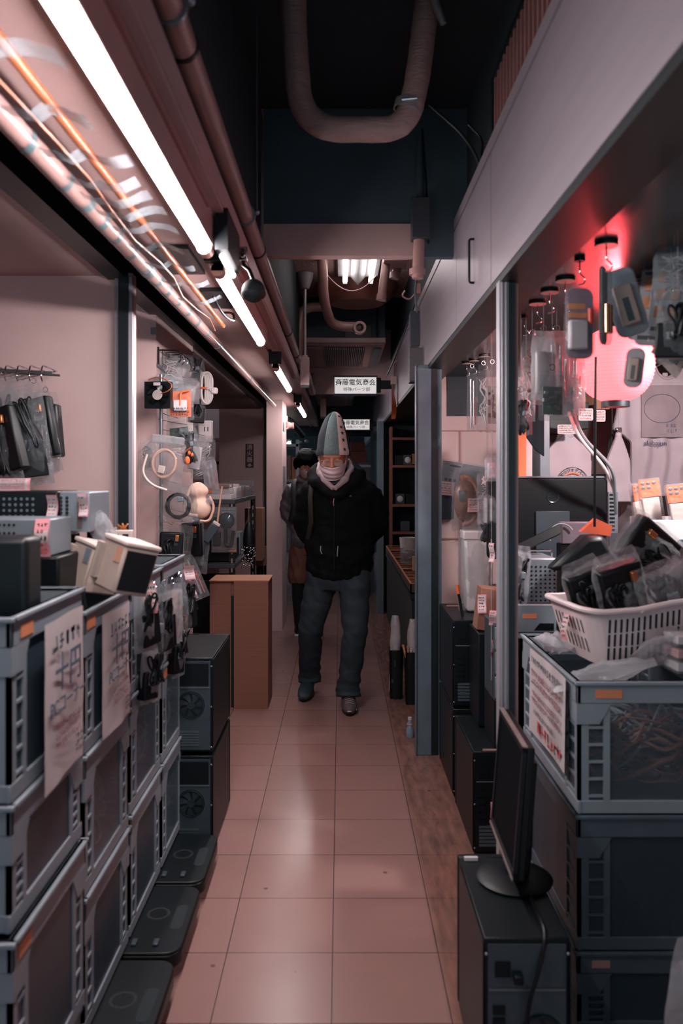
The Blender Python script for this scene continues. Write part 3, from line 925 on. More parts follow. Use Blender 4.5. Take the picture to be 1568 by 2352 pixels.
def crate(name, label, dx, dy, h, loc, group=None, m_panel=None, face='X', sticker=True, seed=0, rotz=0, dark=False):
    """folding crate: origin at the base centre, rim at the top; clear ribbed sides"""
    t = thing(name, label, 'crate', loc, (0, 0, rotz), group)
    x, y, rim = dx / 2, dy / 2, 0.055
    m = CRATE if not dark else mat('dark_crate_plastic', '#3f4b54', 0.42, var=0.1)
    pm = m_panel or PANEL
    rb = MB()
    rb.box(-x, x, -y, -y + 0.012, h - rim, h).box(-x, x, y - 0.012, y, h - rim, h).box(-x, -x + 0.012, -y, y, h - rim, h).box(x - 0.012, x, -y, y, h - rim, h)
    rb.box(-x - .006, x + .006, -y - .006, -y + 0.012, h - 0.01, h).box(-x - .006, x + .006, y - 0.012, y + .006, h - 0.01, h).box(-x - .006, -x + 0.012, -y, y, h - 0.01, h).box(x - 0.012, x + .006, -y, y, h - 0.01, h)
    put('rim', rb, m, t, bevel=0.0025)
    for sx in (-1, 1):
        for sy in (-1, 1):
            O = lambda c, s: c + s
            pl = [(0.085, 0), (0.055, -0.05), (0, -0.05), (0, 0)]
            g = MB()
            g.add([(sx * (x - a), sy * y, h - rim + b) for a, b in pl] + [(sx * (x - a), sy * (y - 0.008), h - rim + b) for a, b in pl[:2]] +
                  [(sx * x, sy * (y - a), h - rim + b) for a, b in pl[:2]] + [(sx * (x - 0.008), sy * (y - a), h - rim + b) for a, b in pl[:2]] +
                  [(sx * (x - 0.008), sy * (y - 0.008), h - rim - 0.05), (sx * (x - 0.008), sy * (y - 0.008), h - rim)],
                  [(0, 1, 2, 3), (3, 2, 7, 6), (4, 11, 10, 5), (8, 9, 10, 11), (0, 4, 5, 1), (6, 7, 9, 8), (1, 5, 10, 2), (2, 10, 9, 7), (0, 3, 11, 4), (3, 6, 8, 11)])
            put('corner_bracket', g, m, t)
    put('base', MB().box(-x + .004, x - .004, -y + .004, y - .004, 0, 0.012).box(-x + .004, x - .004, -y + .002, -y + .012, 0, 0.032).box(-x + .004, x - .004, y - .012, y - .002, 0, 0.032).box(-x + .002, -x + .012, -y, y, 0, 0.032).box(x - .012, x - .002, -y, y, 0, 0.032), m, t, bevel=0.002)
    for sx in (-1, 1):
        for sy in (-1, 1):
            put('corner_post', MB().box(*sorted((sx * (x - 0.03), sx * (x - 0.003))), *sorted((sy * (y - 0.012), sy * (y - 0.003))), 0.03, h - rim).box(*sorted((sx * (x - 0.012), sx * (x - 0.003))), *sorted((sy * (y - 0.03), sy * (y - 0.003))), 0.03, h - rim), m, t)
    for s in (-1, 1):
        a = MB().box(-x + .03, x - .03, *sorted((s * (y - .006), s * (y - .008))), 0.03, h - rim)
        put('side_panel', a, pm, t)
        a = MB().box(*sorted((s * (x - .006), s * (x - .008))), -y + .03, y - .03, 0.03, h - rim)
        put('side_panel', a, pm, t)
        for k in (-1, 1):
            put('rib', comb(*sorted((k * x * 0.56, k * (x - 0.03))), 0.03, h - rim, k < 0, lambda a, b, o: (a, s * (y - .002 - o), b)), m, t)
            put('rib', comb(*sorted((k * y * 0.62, k * (y - 0.03))), 0.03, h - rim, k < 0, lambda a, b, o: (s * (x - .002 - o), a, b)), m, t)
    return t

def tangle(label, cx, cy, cz, dx, dy, dz, m, n, seed, r=0.004, streak='Y'):
    """a mass of tangled cable that nobody could count"""
    rd = random.Random(seed)
    mb = MB()
    for i in range(n):
        pts = []
        a, b = rd.uniform(0, 9), rd.uniform(0, 9)
        for k in range(9):
            u = k / 8
            px = dx * (u - 0.5) if streak == 'X' else dx * noise.noise(Vector((u * 2.2, a, i)))
            py = dy * (u - 0.5) if streak == 'Y' else dy * noise.noise(Vector((u * 2.2, a, i)))
            pz = dz * (noise.noise(Vector((u * 2.4, b, i * 0.7))) * 0.75) + rd.uniform(-0.15, 0.15) * dz
            q = lambda v, d: max(-d / 2 + r, min(d / 2 - r, v))
            pts.append((cx + q(px, dx), cy + q(py, dy), cz + q(pz, dz)))
        mb.tube(bend(pts, 0.04, 3), r * rd.uniform(0.7, 1.2), 5)
    o = put('tangled_cables', mb, m, smooth=True)
    return tag(o, label, 'cables', kind='stuff')

def holes_mat(name, col, pitch, hole):
    """perforated sheet: round dark holes in a square grid on the object's own coordinates (x-z and y-z faces)"""
    m = mat(name, col, 0.4, metal=0.3, var=0.05)
    return m

def hole_grid(x0, x1, z0, z1, nx, nz, y, r, parent, m=None, n=8):
    mb = MB()
    for i in range(nx):
        for j in range(nz):
            cx, cz = x0 + (x1 - x0) * i / max(1, nx - 1), z0 + (z1 - z0) * j / max(1, nz - 1)
            mb.add([(cx + r * math.cos(2 * PI * k / n), y, cz + r * math.sin(2 * PI * k / n)) for k in range(n)], [tuple(range(n))])
    return put('perforations', mb, m or BLACK, parent)

def fan(parent, c, r, name='fan', depth=0.012, blades=7, hub=0.34, mb_mat=None):
    """computer fan seen from -Y: ring, blades and hub in one mesh"""
    mb = MB().lathe([(r, 0), (r * 1.04, 0), (r * 1.04, depth), (r, depth), (r, 0)], c, 32, axis='Y')
    for k in range(blades):
        q = 2 * PI * k / blades
        def bl(u, v):
            rr = r * (hub + (0.94 - hub) * u)
            a = q + 0.25 * u + (v - 0.5) * 0.62
            return Vector((c[0] + rr * math.cos(a), c[1] - depth * (0.15 + 0.6 * v), c[2] + rr * math.sin(a)))
        mb.grid(4, 3, bl)
    mb.cyl((c[0], c[1] - depth, c[2]), (c[0], c[1], c[2]), r * hub, 20)
    return put(name, mb, mb_mat or BLK, parent, smooth=True)

def tower(name, label, w, d, h, loc, layout='top', group=None, plate=None):
    """desktop computer standing with its back towards -Y; origin under the middle of the back edge"""
    t = thing(name, label, 'computer', loc, group=group)
    x = w / 2
    pl = plate or mat('dull_zinc_plate', '#46525a', 0.45, metal=0.5, var=0.12)
    put('case', MB().box(-x, x, 0.004, d, 0.012, h), BLKM, t, bevel=0.003)
    put('side_panel', MB().box(-x - 0.003, -x, 0.0, d - 0.03, 0.02, h - 0.006), BLKM, t, bevel=0.001)
    put('side_panel', MB().box(x, x + 0.003, 0.0, d - 0.03, 0.02, h - 0.006), BLKM, t, bevel=0.001)
    put('front_bezel', MB().box(-x - .002, x + .002, d, d + 0.025, 0.008, h), BLK, t, bevel=0.006)
    for sx in (-1, 1):
        for yy in (0.05, d - 0.06):
            put('foot', MB().cyl((sx * (x - 0.03), yy, 0), (sx * (x - 0.03), yy, 0.012), 0.014, 12), BLK, t)
    put('back_plate', MB().box(-x + 0.008, x - 0.008, 0.0, 0.004, 0.02, h - 0.012), pl, t)
    zt = h - 0.016
    p = put('power_supply', MB().box(-x + 0.014, x - 0.014, -0.002, 0.002, zt - 0.085, zt - 0.004), BLKM if layout == 'left' else pl, t)
    put('power_inlet', MB().box(-x + 0.022, -x + 0.055, -0.006, 0, zt - 0.062, zt - 0.03), BLK, p)
    put('seam', MB().box(-x + 0.01, x - 0.01, -0.0025, 0, zt - 0.093, zt - 0.089), STEEL, t)
    fc = (0.012, -0.001, zt - 0.155) if layout == 'left' else (0.03, -0.001, zt - 0.19)
    fr = 0.05 if layout == 'left' else 0.048
    put('fan_opening', MB().add([(fc[0] + fr * math.cos(2 * PI * k / 32), -0.0012, fc[2] + fr * math.sin(2 * PI * k / 32)) for k in range(32)], [tuple(range(32))]), BLACK, t)
    fan(t, (fc[0], -0.002, fc[2]), fr * 0.9, depth=0.004, hub=0.3, mb_mat=mat('fan_grey', '#232c32', 0.4))
    g = MB()
    for k in range(5):
        rr = fr * (0.3 + 0.17 * k)
        g.lathe([(rr, -0.008), (rr + 0.0014, -0.008), (rr + 0.0014, -0.006), (rr, -0.006)], (fc[0], 0, fc[2]), 30, axis='Y')
    put('fan_guard', g, BLKM, t)
    io = MB()
    iox = -x + 0.018
    for k in range(5):
        io.box(iox, iox + 0.026, -0.005, 0, zt - 0.125 - 0.026 * k - 0.018, zt - 0.125 - 0.026 * k)
    put('ports', io, BLK, t)
    sl = MB()
    nsl = 6
    zb = min(zt - 0.24, h * 0.32)
    for k in range(nsl):
        zz = 0.035 + (zb - 0.04) * k / nsl
        sl.box(-x + 0.02, x - 0.05, -0.003, 0, zz, zz + (zb - 0.04) / nsl * 0.72)
    put('slot_covers', sl, mat('slot_cover_zinc', '#5b666d', 0.4, metal=0.6, var=0.1), t)
    sc = MB()
    for sx in (-1, 1):
        for zz in (0.03, h * 0.5, h - 0.03):
            sc.ell((sx * (x - 0.004), -0.003, zz), (0.004, 0.003, 0.004), 8, 5)
    put('thumbscrews', sc, STEEL, t, smooth=True)
    return t

def bag_mesh(w, h, d, seed, pinch=0.25, nu=16, nv=22, crumple=1.0):
    """puffy crumpled clear bag hanging from z=0 down to -h; thin pinched header at the top"""
    mb = MB()
    for s in (-1, 1):
        def fn(u, v, s=s):
            z = -h * v
            wv = w * (1 - pinch * max(0, 1 - v * 4) ** 1.5)
            x = (u - 0.5) * wv
            e = (max(0, math.sin(PI * u)) ** 0.6) * (max(0, math.sin(PI * min(1, max(0, (v - 0.1) / 0.9)))) ** 0.6)
            nz = noise.noise(Vector((u * 4, v * 5, seed * 3.1 + s))) + 0.5 * noise.noise(Vector((u * 11, v * 12, seed + s)))
            y = s * (d / 2) * e * (1 + 0.45 * nz * crumple) + 0.06 * w * crumple * noise.noise(Vector((u * 3, v * 3, seed)))
            x += 0.03 * w * crumple * noise.noise(Vector((v * 6, seed, u * 2)))
            z += 0.03 * h * crumple * noise.noise(Vector((u * 5, seed, v * 2))) * (1 if v > 0.05 else 0)
            return Vector((x, y, z))
        mb.grid(nu, nv, fn)
    return mb

def cord_bundle(c, w, h, wire, n, seed):
    """folded cord: long loops tied in the middle"""
    r = random.Random(seed)
    mb = MB()
    for k in range(n):
        ox, oy, a = r.uniform(-.2, .2) * w, r.uniform(-.008, .008), r.uniform(-.45, .45)
        L, B = h * r.uniform(.32, .5), w * r.uniform(.07, .16)
        pts = []
        for j in range(17):
            q_ = 2 * PI * j / 16
            x, z = B * math.sin(q_) * (0.35 + 0.65 * abs(math.cos(q_))), L * math.cos(q_)
            pts.append((c[0] + ox * 0.6 + x * math.cos(a) - z * math.sin(a), c[1] + oy + 0.004 * math.sin(q_ * 2 + k), c[2] + x * math.sin(a) + z * math.cos(a)))
        mb.tube(pts, wire, 6)
    return mb

def content(kind, parent, w, h, seed):
    r = random.Random(seed * 31 + 7)
    if kind == 'adapter':
        c = put('adapter', MB().cbox((r.uniform(-.06, .06) * w, 0, -h * 0.68), (w * 0.78, 0.03, h * 0.48), Matrix.Rotation(r.uniform(-.15, .15), 4, 'Y')), BLK, parent, bevel=0.004)
        put('sticker', MB().cbox((0, -0.0158, -h * 0.62), (w * 0.3, 0.001, h * 0.10), Matrix.Rotation(0.1, 4, 'Y')), GREYP, c)
        put('cord', cord_bundle((0, -0.02, -h * 0.42), w, h * 0.55, 0.0032, 7, seed), BLK, parent, smooth=True)
    elif kind == 'brick':
        c = put('adapter', MB().cbox((0, 0, -h * 0.5), (w * 0.84, 0.05, h * 0.66), Matrix.Rotation(r.uniform(-.1, .1), 4, 'Y')), BLK, parent, bevel=0.008)
        put('sticker', MB().cbox((w * .1, -0.0256, -h * 0.42), (w * 0.3, 0.001, h * 0.09)), GREYD, c)
        put('cord', cord_bundle((-w * .1, -0.03, -h * 0.62), w, h * 0.6, 0.004, 8, seed), BLK, parent, smooth=True)
        put('plug', MB().cbox((w * .2, -0.034, -h * 0.3), (0.018, 0.014, 0.03)), COPPER, parent, bevel=0.003)
    elif kind == 'coil':
        put('cord', cord_bundle((0, 0, -h * 0.58), w, h * 0.85, 0.0048, 11, seed), BLK, parent, smooth=True)
        put('plug', MB().cbox((w * 0.1, -0.012, -h * 0.5), (w * 0.2, 0.02, h * 0.12)), GREYP, parent, bevel=0.003)
    elif kind == 'ring':
        put('cord', MB().tube(spiral_coil((0, 0, -h * 0.58), w * 0.3, 0.012, 9.3, 0.14, seed, sq=0.95), 0.0065, 7), BLK, parent, smooth=True)
        put('plug', MB().cbox((w * 0.1, -0.012, -h * 0.42), (w * 0.16, 0.02, h * 0.12)), GREYP, parent, bevel=0.003)
    elif kind == 'tancoil':
        put('cord', MB().tube(spiral_coil((0, 0, -h * 0.55), w * 0.36, 0.008, 4.3, 0.1, seed, sq=0.85), 0.004, 8), CABT, parent, smooth=True)
        put('connector', MB().cbox((w * 0.05, -0.004, -h * 0.68), (w * 0.18, 0.014, h * 0.16), Matrix.Rotation(0.12, 4, 'Y')), CREAM, parent, bevel=0.002)
    elif kind == 'board':
        c = put('circuit_board', MB().cbox((0, 0, -h * 0.6), (w * 0.72, 0.003, h * 0.55)), PCB, parent)
        mb = MB()
        for _ in range(12):
            mb.cbox((r.uniform(-.3, .3) * w, -0.005, -h * r.uniform(.38, .82)), (w * r.uniform(.06, .2), 0.008, h * r.uniform(.03, .1)))
        put('chips', mb, r.choice([BLK, COPPER, STEEL]), c)
    elif kind == 'grey':
        put('module', MB().cbox((0, 0, -h * 0.62), (w * 0.62, 0.022, h * 0.5)), GREYP, parent, bevel=0.004)
        put('cord', MB().tube(spiral_coil((0, -0.012, -h * 0.4), w * 0.2, 0.004, 1.8, 0.3, seed), 0.0024, 6), CABG, parent, smooth=True)
    elif kind == 'white':
        put('module', MB().cbox((0, 0, -h * 0.6), (w * 0.6, 0.018, h * 0.6)), WHITEP, parent, bevel=0.004)
    elif kind == 'wire':
        mb = MB()
        for k in range(7):
            mb.tube([((r.uniform(-.3, .3)) * w, r.uniform(-.008, .008), -h * (0.2 + 0.1 * q + r.uniform(-.03, .03))) for q in range(8)], 0.0022, 5)
        put('wires', mb, r.choice([CABW, CABB, CABG, CABT]), parent, smooth=True)
    elif kind == 'card':
        put('card', MB().box(-w * .4, w * .4, -0.001, 0.001, -h * .92, -h * .22), ORANGE, parent)
        put('module', MB().cbox((0, -0.008, -h * 0.62), (w * 0.5, 0.016, h * 0.3)), WHITEP, parent, bevel=0.003)
    elif kind == 'tube':
        put('rod', MB().cyl((-w * .12, 0, -h * .95), (-w * .12, 0, -h * .18), w * 0.1, 10).cyl((w * .14, 0, -h * .9), (w * .14, 0, -h * .2), w * 0.07, 10), mat('silver_rod', '#b9b4b6', 0.25, metal=0.7), parent, smooth=True)
        put('strip', MB().box(w * .3, w * .34, -0.004, 0.004, -h * .9, -h * .45), INKR, parent)

_cc = {}
def hang_bag(label, top, w, h, kind, seed, yaw=0.0, d=0.03, m=None, group=None, tilt=0.0, header=None, hook=False, cat='bag', name='hanging_bag'):
    t = thing(name, label, cat, top, (0, tilt, yaw), group)
    content(kind, t, w, h, seed)
    put('bag', bag_mesh(w, h, d, seed), m or BAG, t, smooth=True, angle=60)
    if header:
        put('header_card', MB().box(-w * .44, w * .44, -0.002, 0.002, -h * .17, -h * .01), header, t)
    if hook:
        put('hook_ring', MB().tube(arc((0, 0, 0.008), 0.009, 0, 2 * PI, 14), 0.0014, 6), CHROME, t, smooth=True)
    return t

def hang_from(t, end, r=0.0006, name='hook_wire', m=None):
    """thin wire from the top of a hanging thing to what holds it (world point)"""
    p = chain(t).translation
    return put(name, MB().tube([p, p.lerp(Vector(end), 0.5) + Vector((0, 0, -0.004)), Vector(end)], r, 6), m or CABG, t, smooth=True, world=True)

def lay_bag(label, loc, rot, w, h, kind, seed, m=None, d=0.05, group=None):
    t = thing('bagged_adapter', label, 'bag', loc, rot, group)
    content(kind, t, w, h, seed)
    put('bag', bag_mesh(w, h, d, seed), m or BAG, t, smooth=True, angle=60)
    return t

# ------------------------------------------------------------------ left: crates in four columns of stacked folding crates
XA = -0.58
GC = 'stacked grey folding crates on the left'
DX = 0.53
def lc(label, y0, y1, z0, z1, seed, xo=0.0, m=None):
    return crate('folding_crate', label, DX, y1 - y0, z1 - z0, (XA - DX / 2 + xo, (y0 + y1) / 2, z0), GC, m or PANELD, seed=seed)
A = [lc('nearest top grey crate on the left with the larger paper sign', 1.44, 1.84, 0.79, 1.12, 1),
     lc('nearest left crate directly under the one with the larger paper sign', 1.44, 1.84, 0.56, 0.787, 2),
     lc('nearest left crate third from the top, above the low bottom one', 1.42, 1.83, 0.19, 0.557, 3, 0.01),
     lc('low crate at the very bottom of the nearest left stack', 1.42, 1.83, 0.09, 0.187, 4, 0.0)]
B = [lc('top grey crate holding two beige cases, with the smaller paper sign', 1.855, 2.245, 0.735, 1.062, 5),
     lc('crate full of brown cable under the smaller paper sign', 1.855, 2.245, 0.41, 0.732, 6, 0, PANEL),
     lc('bottom crate of the second left stack from the viewer', 1.855, 2.245, 0.09, 0.407, 7)]
C = [lc('top crate of the third left stack with bags hooked on its rim', 2.262, 2.642, 0.76, 1.075, 8),
     lc('middle crate of the third left stack behind the hooked bags', 2.262, 2.642, 0.43, 0.757, 9, 0, PANEL),
     lc('bottom crate of the third left stack above a black trolley', 2.262, 2.642, 0.09, 0.427, 10)]
D = [lc('top crate of the farthest left stack beside the pink column', 2.665, 3.02, 0.75, 1.08, 11, 0.0, PANEL),
     lc('middle crate of the farthest left stack beside the black computers', 2.665, 3.02, 0.43, 0.747, 12, 0.0, PANEL),
     lc('bottom crate of the farthest left stack beside the black computers', 2.665, 3.02, 0.09, 0.427, 13, 0.0, PANEL)]
for cr_, yy in ((A[0], -0.13), (B[0], -0.15), (A[2], -0.15), (D[1], -0.14)):
    hh = {A[0]: .33, B[0]: .327, A[2]: .367, D[1]: .317}[cr_]
    put('label_sticker', MB().box(DX / 2 + 0.0005, DX / 2 + 0.0015, yy - 0.03, yy + 0.03, hh - 0.045, hh - 0.02), ORANGEL, cr_)
for a, (m_, cy, z0, z1, lab) in enumerate(((CABB, 2.05, 0.43, 0.62, 'brown cables packed in the crate under the smaller paper sign'), (CABG, 1.64, 0.6, 0.72, 'grey cables in the nearest second crate'), (CABG, 2.45, 0.46, 0.68, 'pale cables in the middle crate of the third stack'), (CABB, 2.05, 0.13, 0.33, 'brown cables in the bottom crate of the second stack'), (CABB, 2.45, 0.8, 0.95, 'brown cables in the top crate of the third stack'), (CABG, 2.85, 0.47, 0.66, 'grey cables in the middle crate of the farthest stack'), (CABG, 2.85, 0.13, 0.36, 'grey cables in the bottom crate of the farthest stack'), (CABG, 2.45, 0.12, 0.34, 'grey cables in the bottom crate of the third stack'))):
    tangle(lab, XA - 0.1, cy, (z0 + z1) / 2, 0.15, 0.30, z1 - z0, m_, 34, a + 3, r=0.005)
# papers on the two nearest top crates
def hang_paper(label, y0, y1, z0, z1, x, seed, big):
    t = thing('paper_sign', label, 'sign', (x, (y0 + y1) / 2, z0))
    w, h = y1 - y0, z1 - z0
    put('sheet', MB().grid(10, 16, lambda u, v: Vector((0.004 * math.sin(u * 5 + seed) + 0.006 * (1 - v) * noise.noise(Vector((u * 3, v * 3, seed))), (u - 0.5) * w, v * h))), PAPER, t, smooth=True)
    F = lambda yy, zz: face_matrix((0.009, yy * w, zz * h), (0, 1, 0), (0, 0, 1))
    scribble(INKB, t, F(-0.02, 0.86), w * 0.76, h * 0.13, 1, seed + 1, name='writing', thick=0.15)
    text('十円', w * 0.33, INKB, t, F(0, 0.66), bold=0.01, name='writing')
    text('PCコーナー', w * 0.17, INKB, t, F(0, 0.475), bold=0.008, name='writing')
    scribble(INKP, t, F(0, 0.30), w * 0.6, h * 0.16, 3, seed + 2, name='writing')
    scribble(INKB, t, F(0.3, 0.15), w * 0.26, h * 0.13, 3, seed + 3, name='writing', thick=0.2)
    return t
hang_paper('larger hand-written white paper hung on the nearest crate', 1.555, 1.80, 0.755, 1.085, XA + 0.014, 1, True)
hang_paper('smaller hand-written white paper hung on the second crate', 1.955, 2.20, 0.735, 1.035, XA + 0.014, 5, False)

# black trolleys under the crates
def trolley(label, y0, y1):
    t = thing('crate_trolley', label, 'trolley', ((-0.434 - 1.1) / 2, (y0 + y1) / 2, 0), group='black plastic trolleys under the left crates')
    x, y = (1.1 - 0.434) / 2, (y1 - y0) / 2
    put('deck', MB().prism(rrect(2 * x, 2 * y, 0.045, 5), lambda a, b: (a, b, 0.035), (0, 0, 0.04)), BLK, t, bevel=0.006)
    put('rim', MB().prism(rrect(2 * x, 2 * y, 0.045, 5), lambda a, b: (a, b, 0.075), (0, 0, 0.008)), BLKM, t, bevel=0.003)
    put('hand_hole', MB().prism(rrect(0.034, 0.13, 0.015, 5), lambda a, b: (x - 0.035 + a, b, 0.0825), (0, 0, 0.0012)), VOID, t)
    put('emblem', MB().lathe([(0.026, 0.083), (0.03, 0.0835), (0.034, 0.083)], (x - 0.1, 0.02, 0), 24), mat('matt_black_plastic', '#0c1216', 0.75), t, smooth=True)
    put('clip', MB().box(x - 0.14, x - 0.125, -y + 0.03, -y + 0.06, 0.083, 0.09).box(x - 0.08, x - 0.065, -y + 0.03, -y + 0.06, 0.083, 0.09), GREYD, t, bevel=0.002)
    for sx in (-1, 1):
        for sy in (-1, 1):
            c = put('caster', MB().cyl((sx * (x - 0.06), sy * (y - 0.06) - 0.01, 0.018), (sx * (x - 0.06), sy * (y - 0.06) + 0.01, 0.018), 0.018, 14).box(sx * (x - 0.06) - 0.012, sx * (x - 0.06) + 0.012, sy * (y - 0.06) - 0.012, sy * (y - 0.06) + 0.012, 0.028, 0.036), GREYD, t, smooth=True)
    return t
trolley('black trolley deck under the nearest left crates, cut by the frame', 1.42, 1.78)
trolley('black trolley deck with oval handle hole under the second left crates', 1.80, 2.17)
trolley('black trolley deck under the third left crates', 2.2, 2.56)
trolley('farthest black trolley deck, beside the black computers', 2.585, 2.93)

# two black computers stacked at the end of the crates
tower('computer_tower', 'black computer standing on another beside the tall carton', 0.18, 0.44, 0.353, (-0.553, 2.96, 0.356), 'left', 'stacked black computers on the left')
tower('computer_tower', 'black computer on the floor under another beside the tall carton', 0.18, 0.44, 0.353, (-0.553, 2.96, 0.0), 'left', 'stacked black computers on the left')

# tall carton
t = thing('carton', 'tall brown cardboard carton standing on the floor on the left', 'box', (-0.595, 4.8, 0))
put('front_flap', MB().box(-0.175, -0.05, 0.022, 0.03, 0, 0.748), CARD, t)
put('gap', MB().box(-0.05, -0.03, 0.028, 0.03, 0, 0.66), BLACK, t)
put('carton_body', MB().box(-0.03, 0.172, -0.004, 0.03, 0, 0.75).box(-0.175, 0.172, 0.03, 0.27, 0, 0.75), CARD, t, bevel=0.002)
put('top_flap', MB().box(-0.175, 0.178, -0.004, 0.272, 0.75, 0.756), CARDL, t)
# ------------------------------------------------------------------ goods above the left crates
t = thing('black_case', 'flat black computer case standing in the nearest left crate', 'computer case', (-0.80, 1.62, 0.85), (0, 0, 0.06))
put('case', MB().box(-0.2, 0.19, -0.045, 0.05, 0, 0.40), BLKM, t, bevel=0.012)
put('handle', MB().box(-0.16, -0.02, -0.052, -0.045, 0.355, 0.372), WHITEP, t, bevel=0.003)
t = put('thin_slab', MB().prism([(0, 0), (0.12, 0.01), (0.105, 0.13), (0.0, 0.10)], lambda a, b: (-0.70 + a, 1.87 + a * 0.2, 0.98 + b), (0, 0.012, 0)), BLK, bevel=0.003)
tag(t, 'thin black slab leaning between the nearest and second left crates', 'slab')
def perf_case(name, label, x0, x1, y0, y1, z0, z1, m, grids, tags, extra=None):
    t = thing(name, label, 'computer case', ((x0 + x1) / 2, y0, z0))
    w, h = (x1 - x0) / 2, z1 - z0
    put('case', MB().box(-w, w, 0, y1 - y0, 0, h), m, t, bevel=0.004)
    for (a, b, c, d, nx, nz, r) in grids:
        hole_grid(-w + 2 * w * a, -w + 2 * w * b, h * c, h * d, nx, nz, -0.0015, r, t, mat('case_hole', '#05090c', 0.7) if m is not BLKM else mat('case_hole_grey', '#5b6870', 0.5))
    for (a, c, wd, ht, sd) in tags:
        price_tag(t, face_matrix((-w + 2 * w * a, -0.012, h * c), (1, 0, 0), (0, 0, 1)), wd, ht, sd)
    if extra:
        put('drive_slot', MB().box(-w + 2 * w * extra[0], -w + 2 * w * extra[1], -0.003, 0, h * extra[2], h * extra[3]), mat('slot_brown', '#5d4c4b', 0.5), t)
    return t
SILV = mat('silver_grey_case', '#7f8890', 0.4, metal=0.35, var=0.05)
q = lambda px, Y: (px - CX) * Y / FPX
zq = lambda py, Y: HC - (py - CY) * Y / FPX
perf_case('black_front_case', 'black perforated computer case at the far left with a price card', -0.96, q(132, 2.12), 2.12, 2.29, zq(1200, 2.12), zq(1128, 2.12), BLKM, [(0.05, 0.72, 0.2, 0.75, 11, 4, 0.0042)], [(0.955, 0.5, 0.028, 0.062, 2)])
perf_case('grey_front_case', 'grey perforated case with a price card beside the black perforated case', q(136, 2.1), q(206, 2.1), 2.1, 2.28, zq(1222, 2.1), zq(1130, 2.1), SILV, [(0.06, 0.26, 0.1, 0.85, 2, 9, 0.0045)], [(0.82, 0.68, 0.024, 0.06, 3)], (0.6, 0.75, 0.1, 0.75))
perf_case('silver_front_case', 'silver perforated case in front of the black one at the far left', -0.90, q(116, 1.93), 1.93, 2.08, zq(1278, 1.93), zq(1192, 1.93), SILV, [(0.02, 0.6, 0.84, 0.84, 12, 1, 0.0035), (0.02, 0.6, 0.08, 0.62, 12, 5, 0.0035)], [(0.93, 0.5, 0.034, 0.09, 5)], (0.84, 0.9, 0.1, 0.5))
t = put('dark_case', MB().box(-0.98, -0.665, 1.93, 2.24, 1.07, zq(1279, 1.93)), BLK, bevel=0.006)
tag(t, 'dark flat case lying under the silver perforated case', 'case')
t = put('dark_case', MB().box(-0.98, -0.72, 2.095, 2.26, 1.18, 1.215), BLKM, bevel=0.004)
tag(t, 'thin dark case wedged under the black and grey perforated cases', 'case')
t = put('dark_box', MB().box(q(122, 2.0), q(185, 2.0), 2.26, 2.3, 1.0, zq(1216, 2.26)), BLK, bevel=0.006)
tag(t, 'dark box in the shade right of the silver perforated case', 'box')
t = thing('price_card', 'loose pink edged price card lying on top of the black perforated case', 'card', (q(30, 2.15), 2.15, zq(1128, 2.12)))
price_tag(t, face_matrix((0, 0, 0.017), (1, 0, 0.02), (0, 0.25, 1)), 0.09, 0.033, 11, 0.003)
t = hang_bag('crumpled foil bag lying beside the grey perforated case', (q(225, 2.2), 2.15, zq(1180, 2.15)), 0.06, 0.10, 'wire', 71, 0.3, 0.03, BAGM, tilt=-0.5)
t = put('support_carton', MB().box(-0.75, -0.575, 2.19, 2.36, 1.062, zq(1262, 2.24)), GREYD, bevel=0.003)
tag(t, 'dark carton under the connectors behind the beige cases', 'box')
t = thing('connector_board', 'white strip of connectors standing by the pink partition', 'connector strip', (q(270, 2.24), 2.24, zq(1260, 2.24)))
put('strip', MB().box(-0.045, 0.04, 0, 0.02, 0, 0.05), CREAM, t, bevel=0.002)
put('sockets', MB().box(-0.035, -0.02, -0.004, 0.0, 0.028, 0.04).box(-0.01, 0.004, -0.004, 0.0, 0.028, 0.04).box(0.014, 0.03, -0.004, 0, 0.028, 0.04), BLK, t)
for i, px in enumerate((240, 262, 285)):
    t = thing('small_connector', ('small brassy connector standing left behind the beige cases', 'shiny brassy connector standing in the middle behind the beige cases', 'small brassy connector at the right by the black post')[i], 'connector', (q(px, 2.27), 2.265, zq(1230, 2.27)))
    put('body', MB().box(-0.012, 0.012, -0.008, 0.008, -0.08, 0.012), BLK, t)
    mb = MB()
    r = random.Random(i)
    for k in range(9):
        mb.cyl((r.uniform(-.014, .014), r.uniform(-.006, .006), 0.01), (r.uniform(-.018, .018), r.uniform(-.006, .006), r.uniform(0.018, 0.034)), 0.0028, 6)
    put('pins', mb, COPPER if i != 1 else CHROME, t)

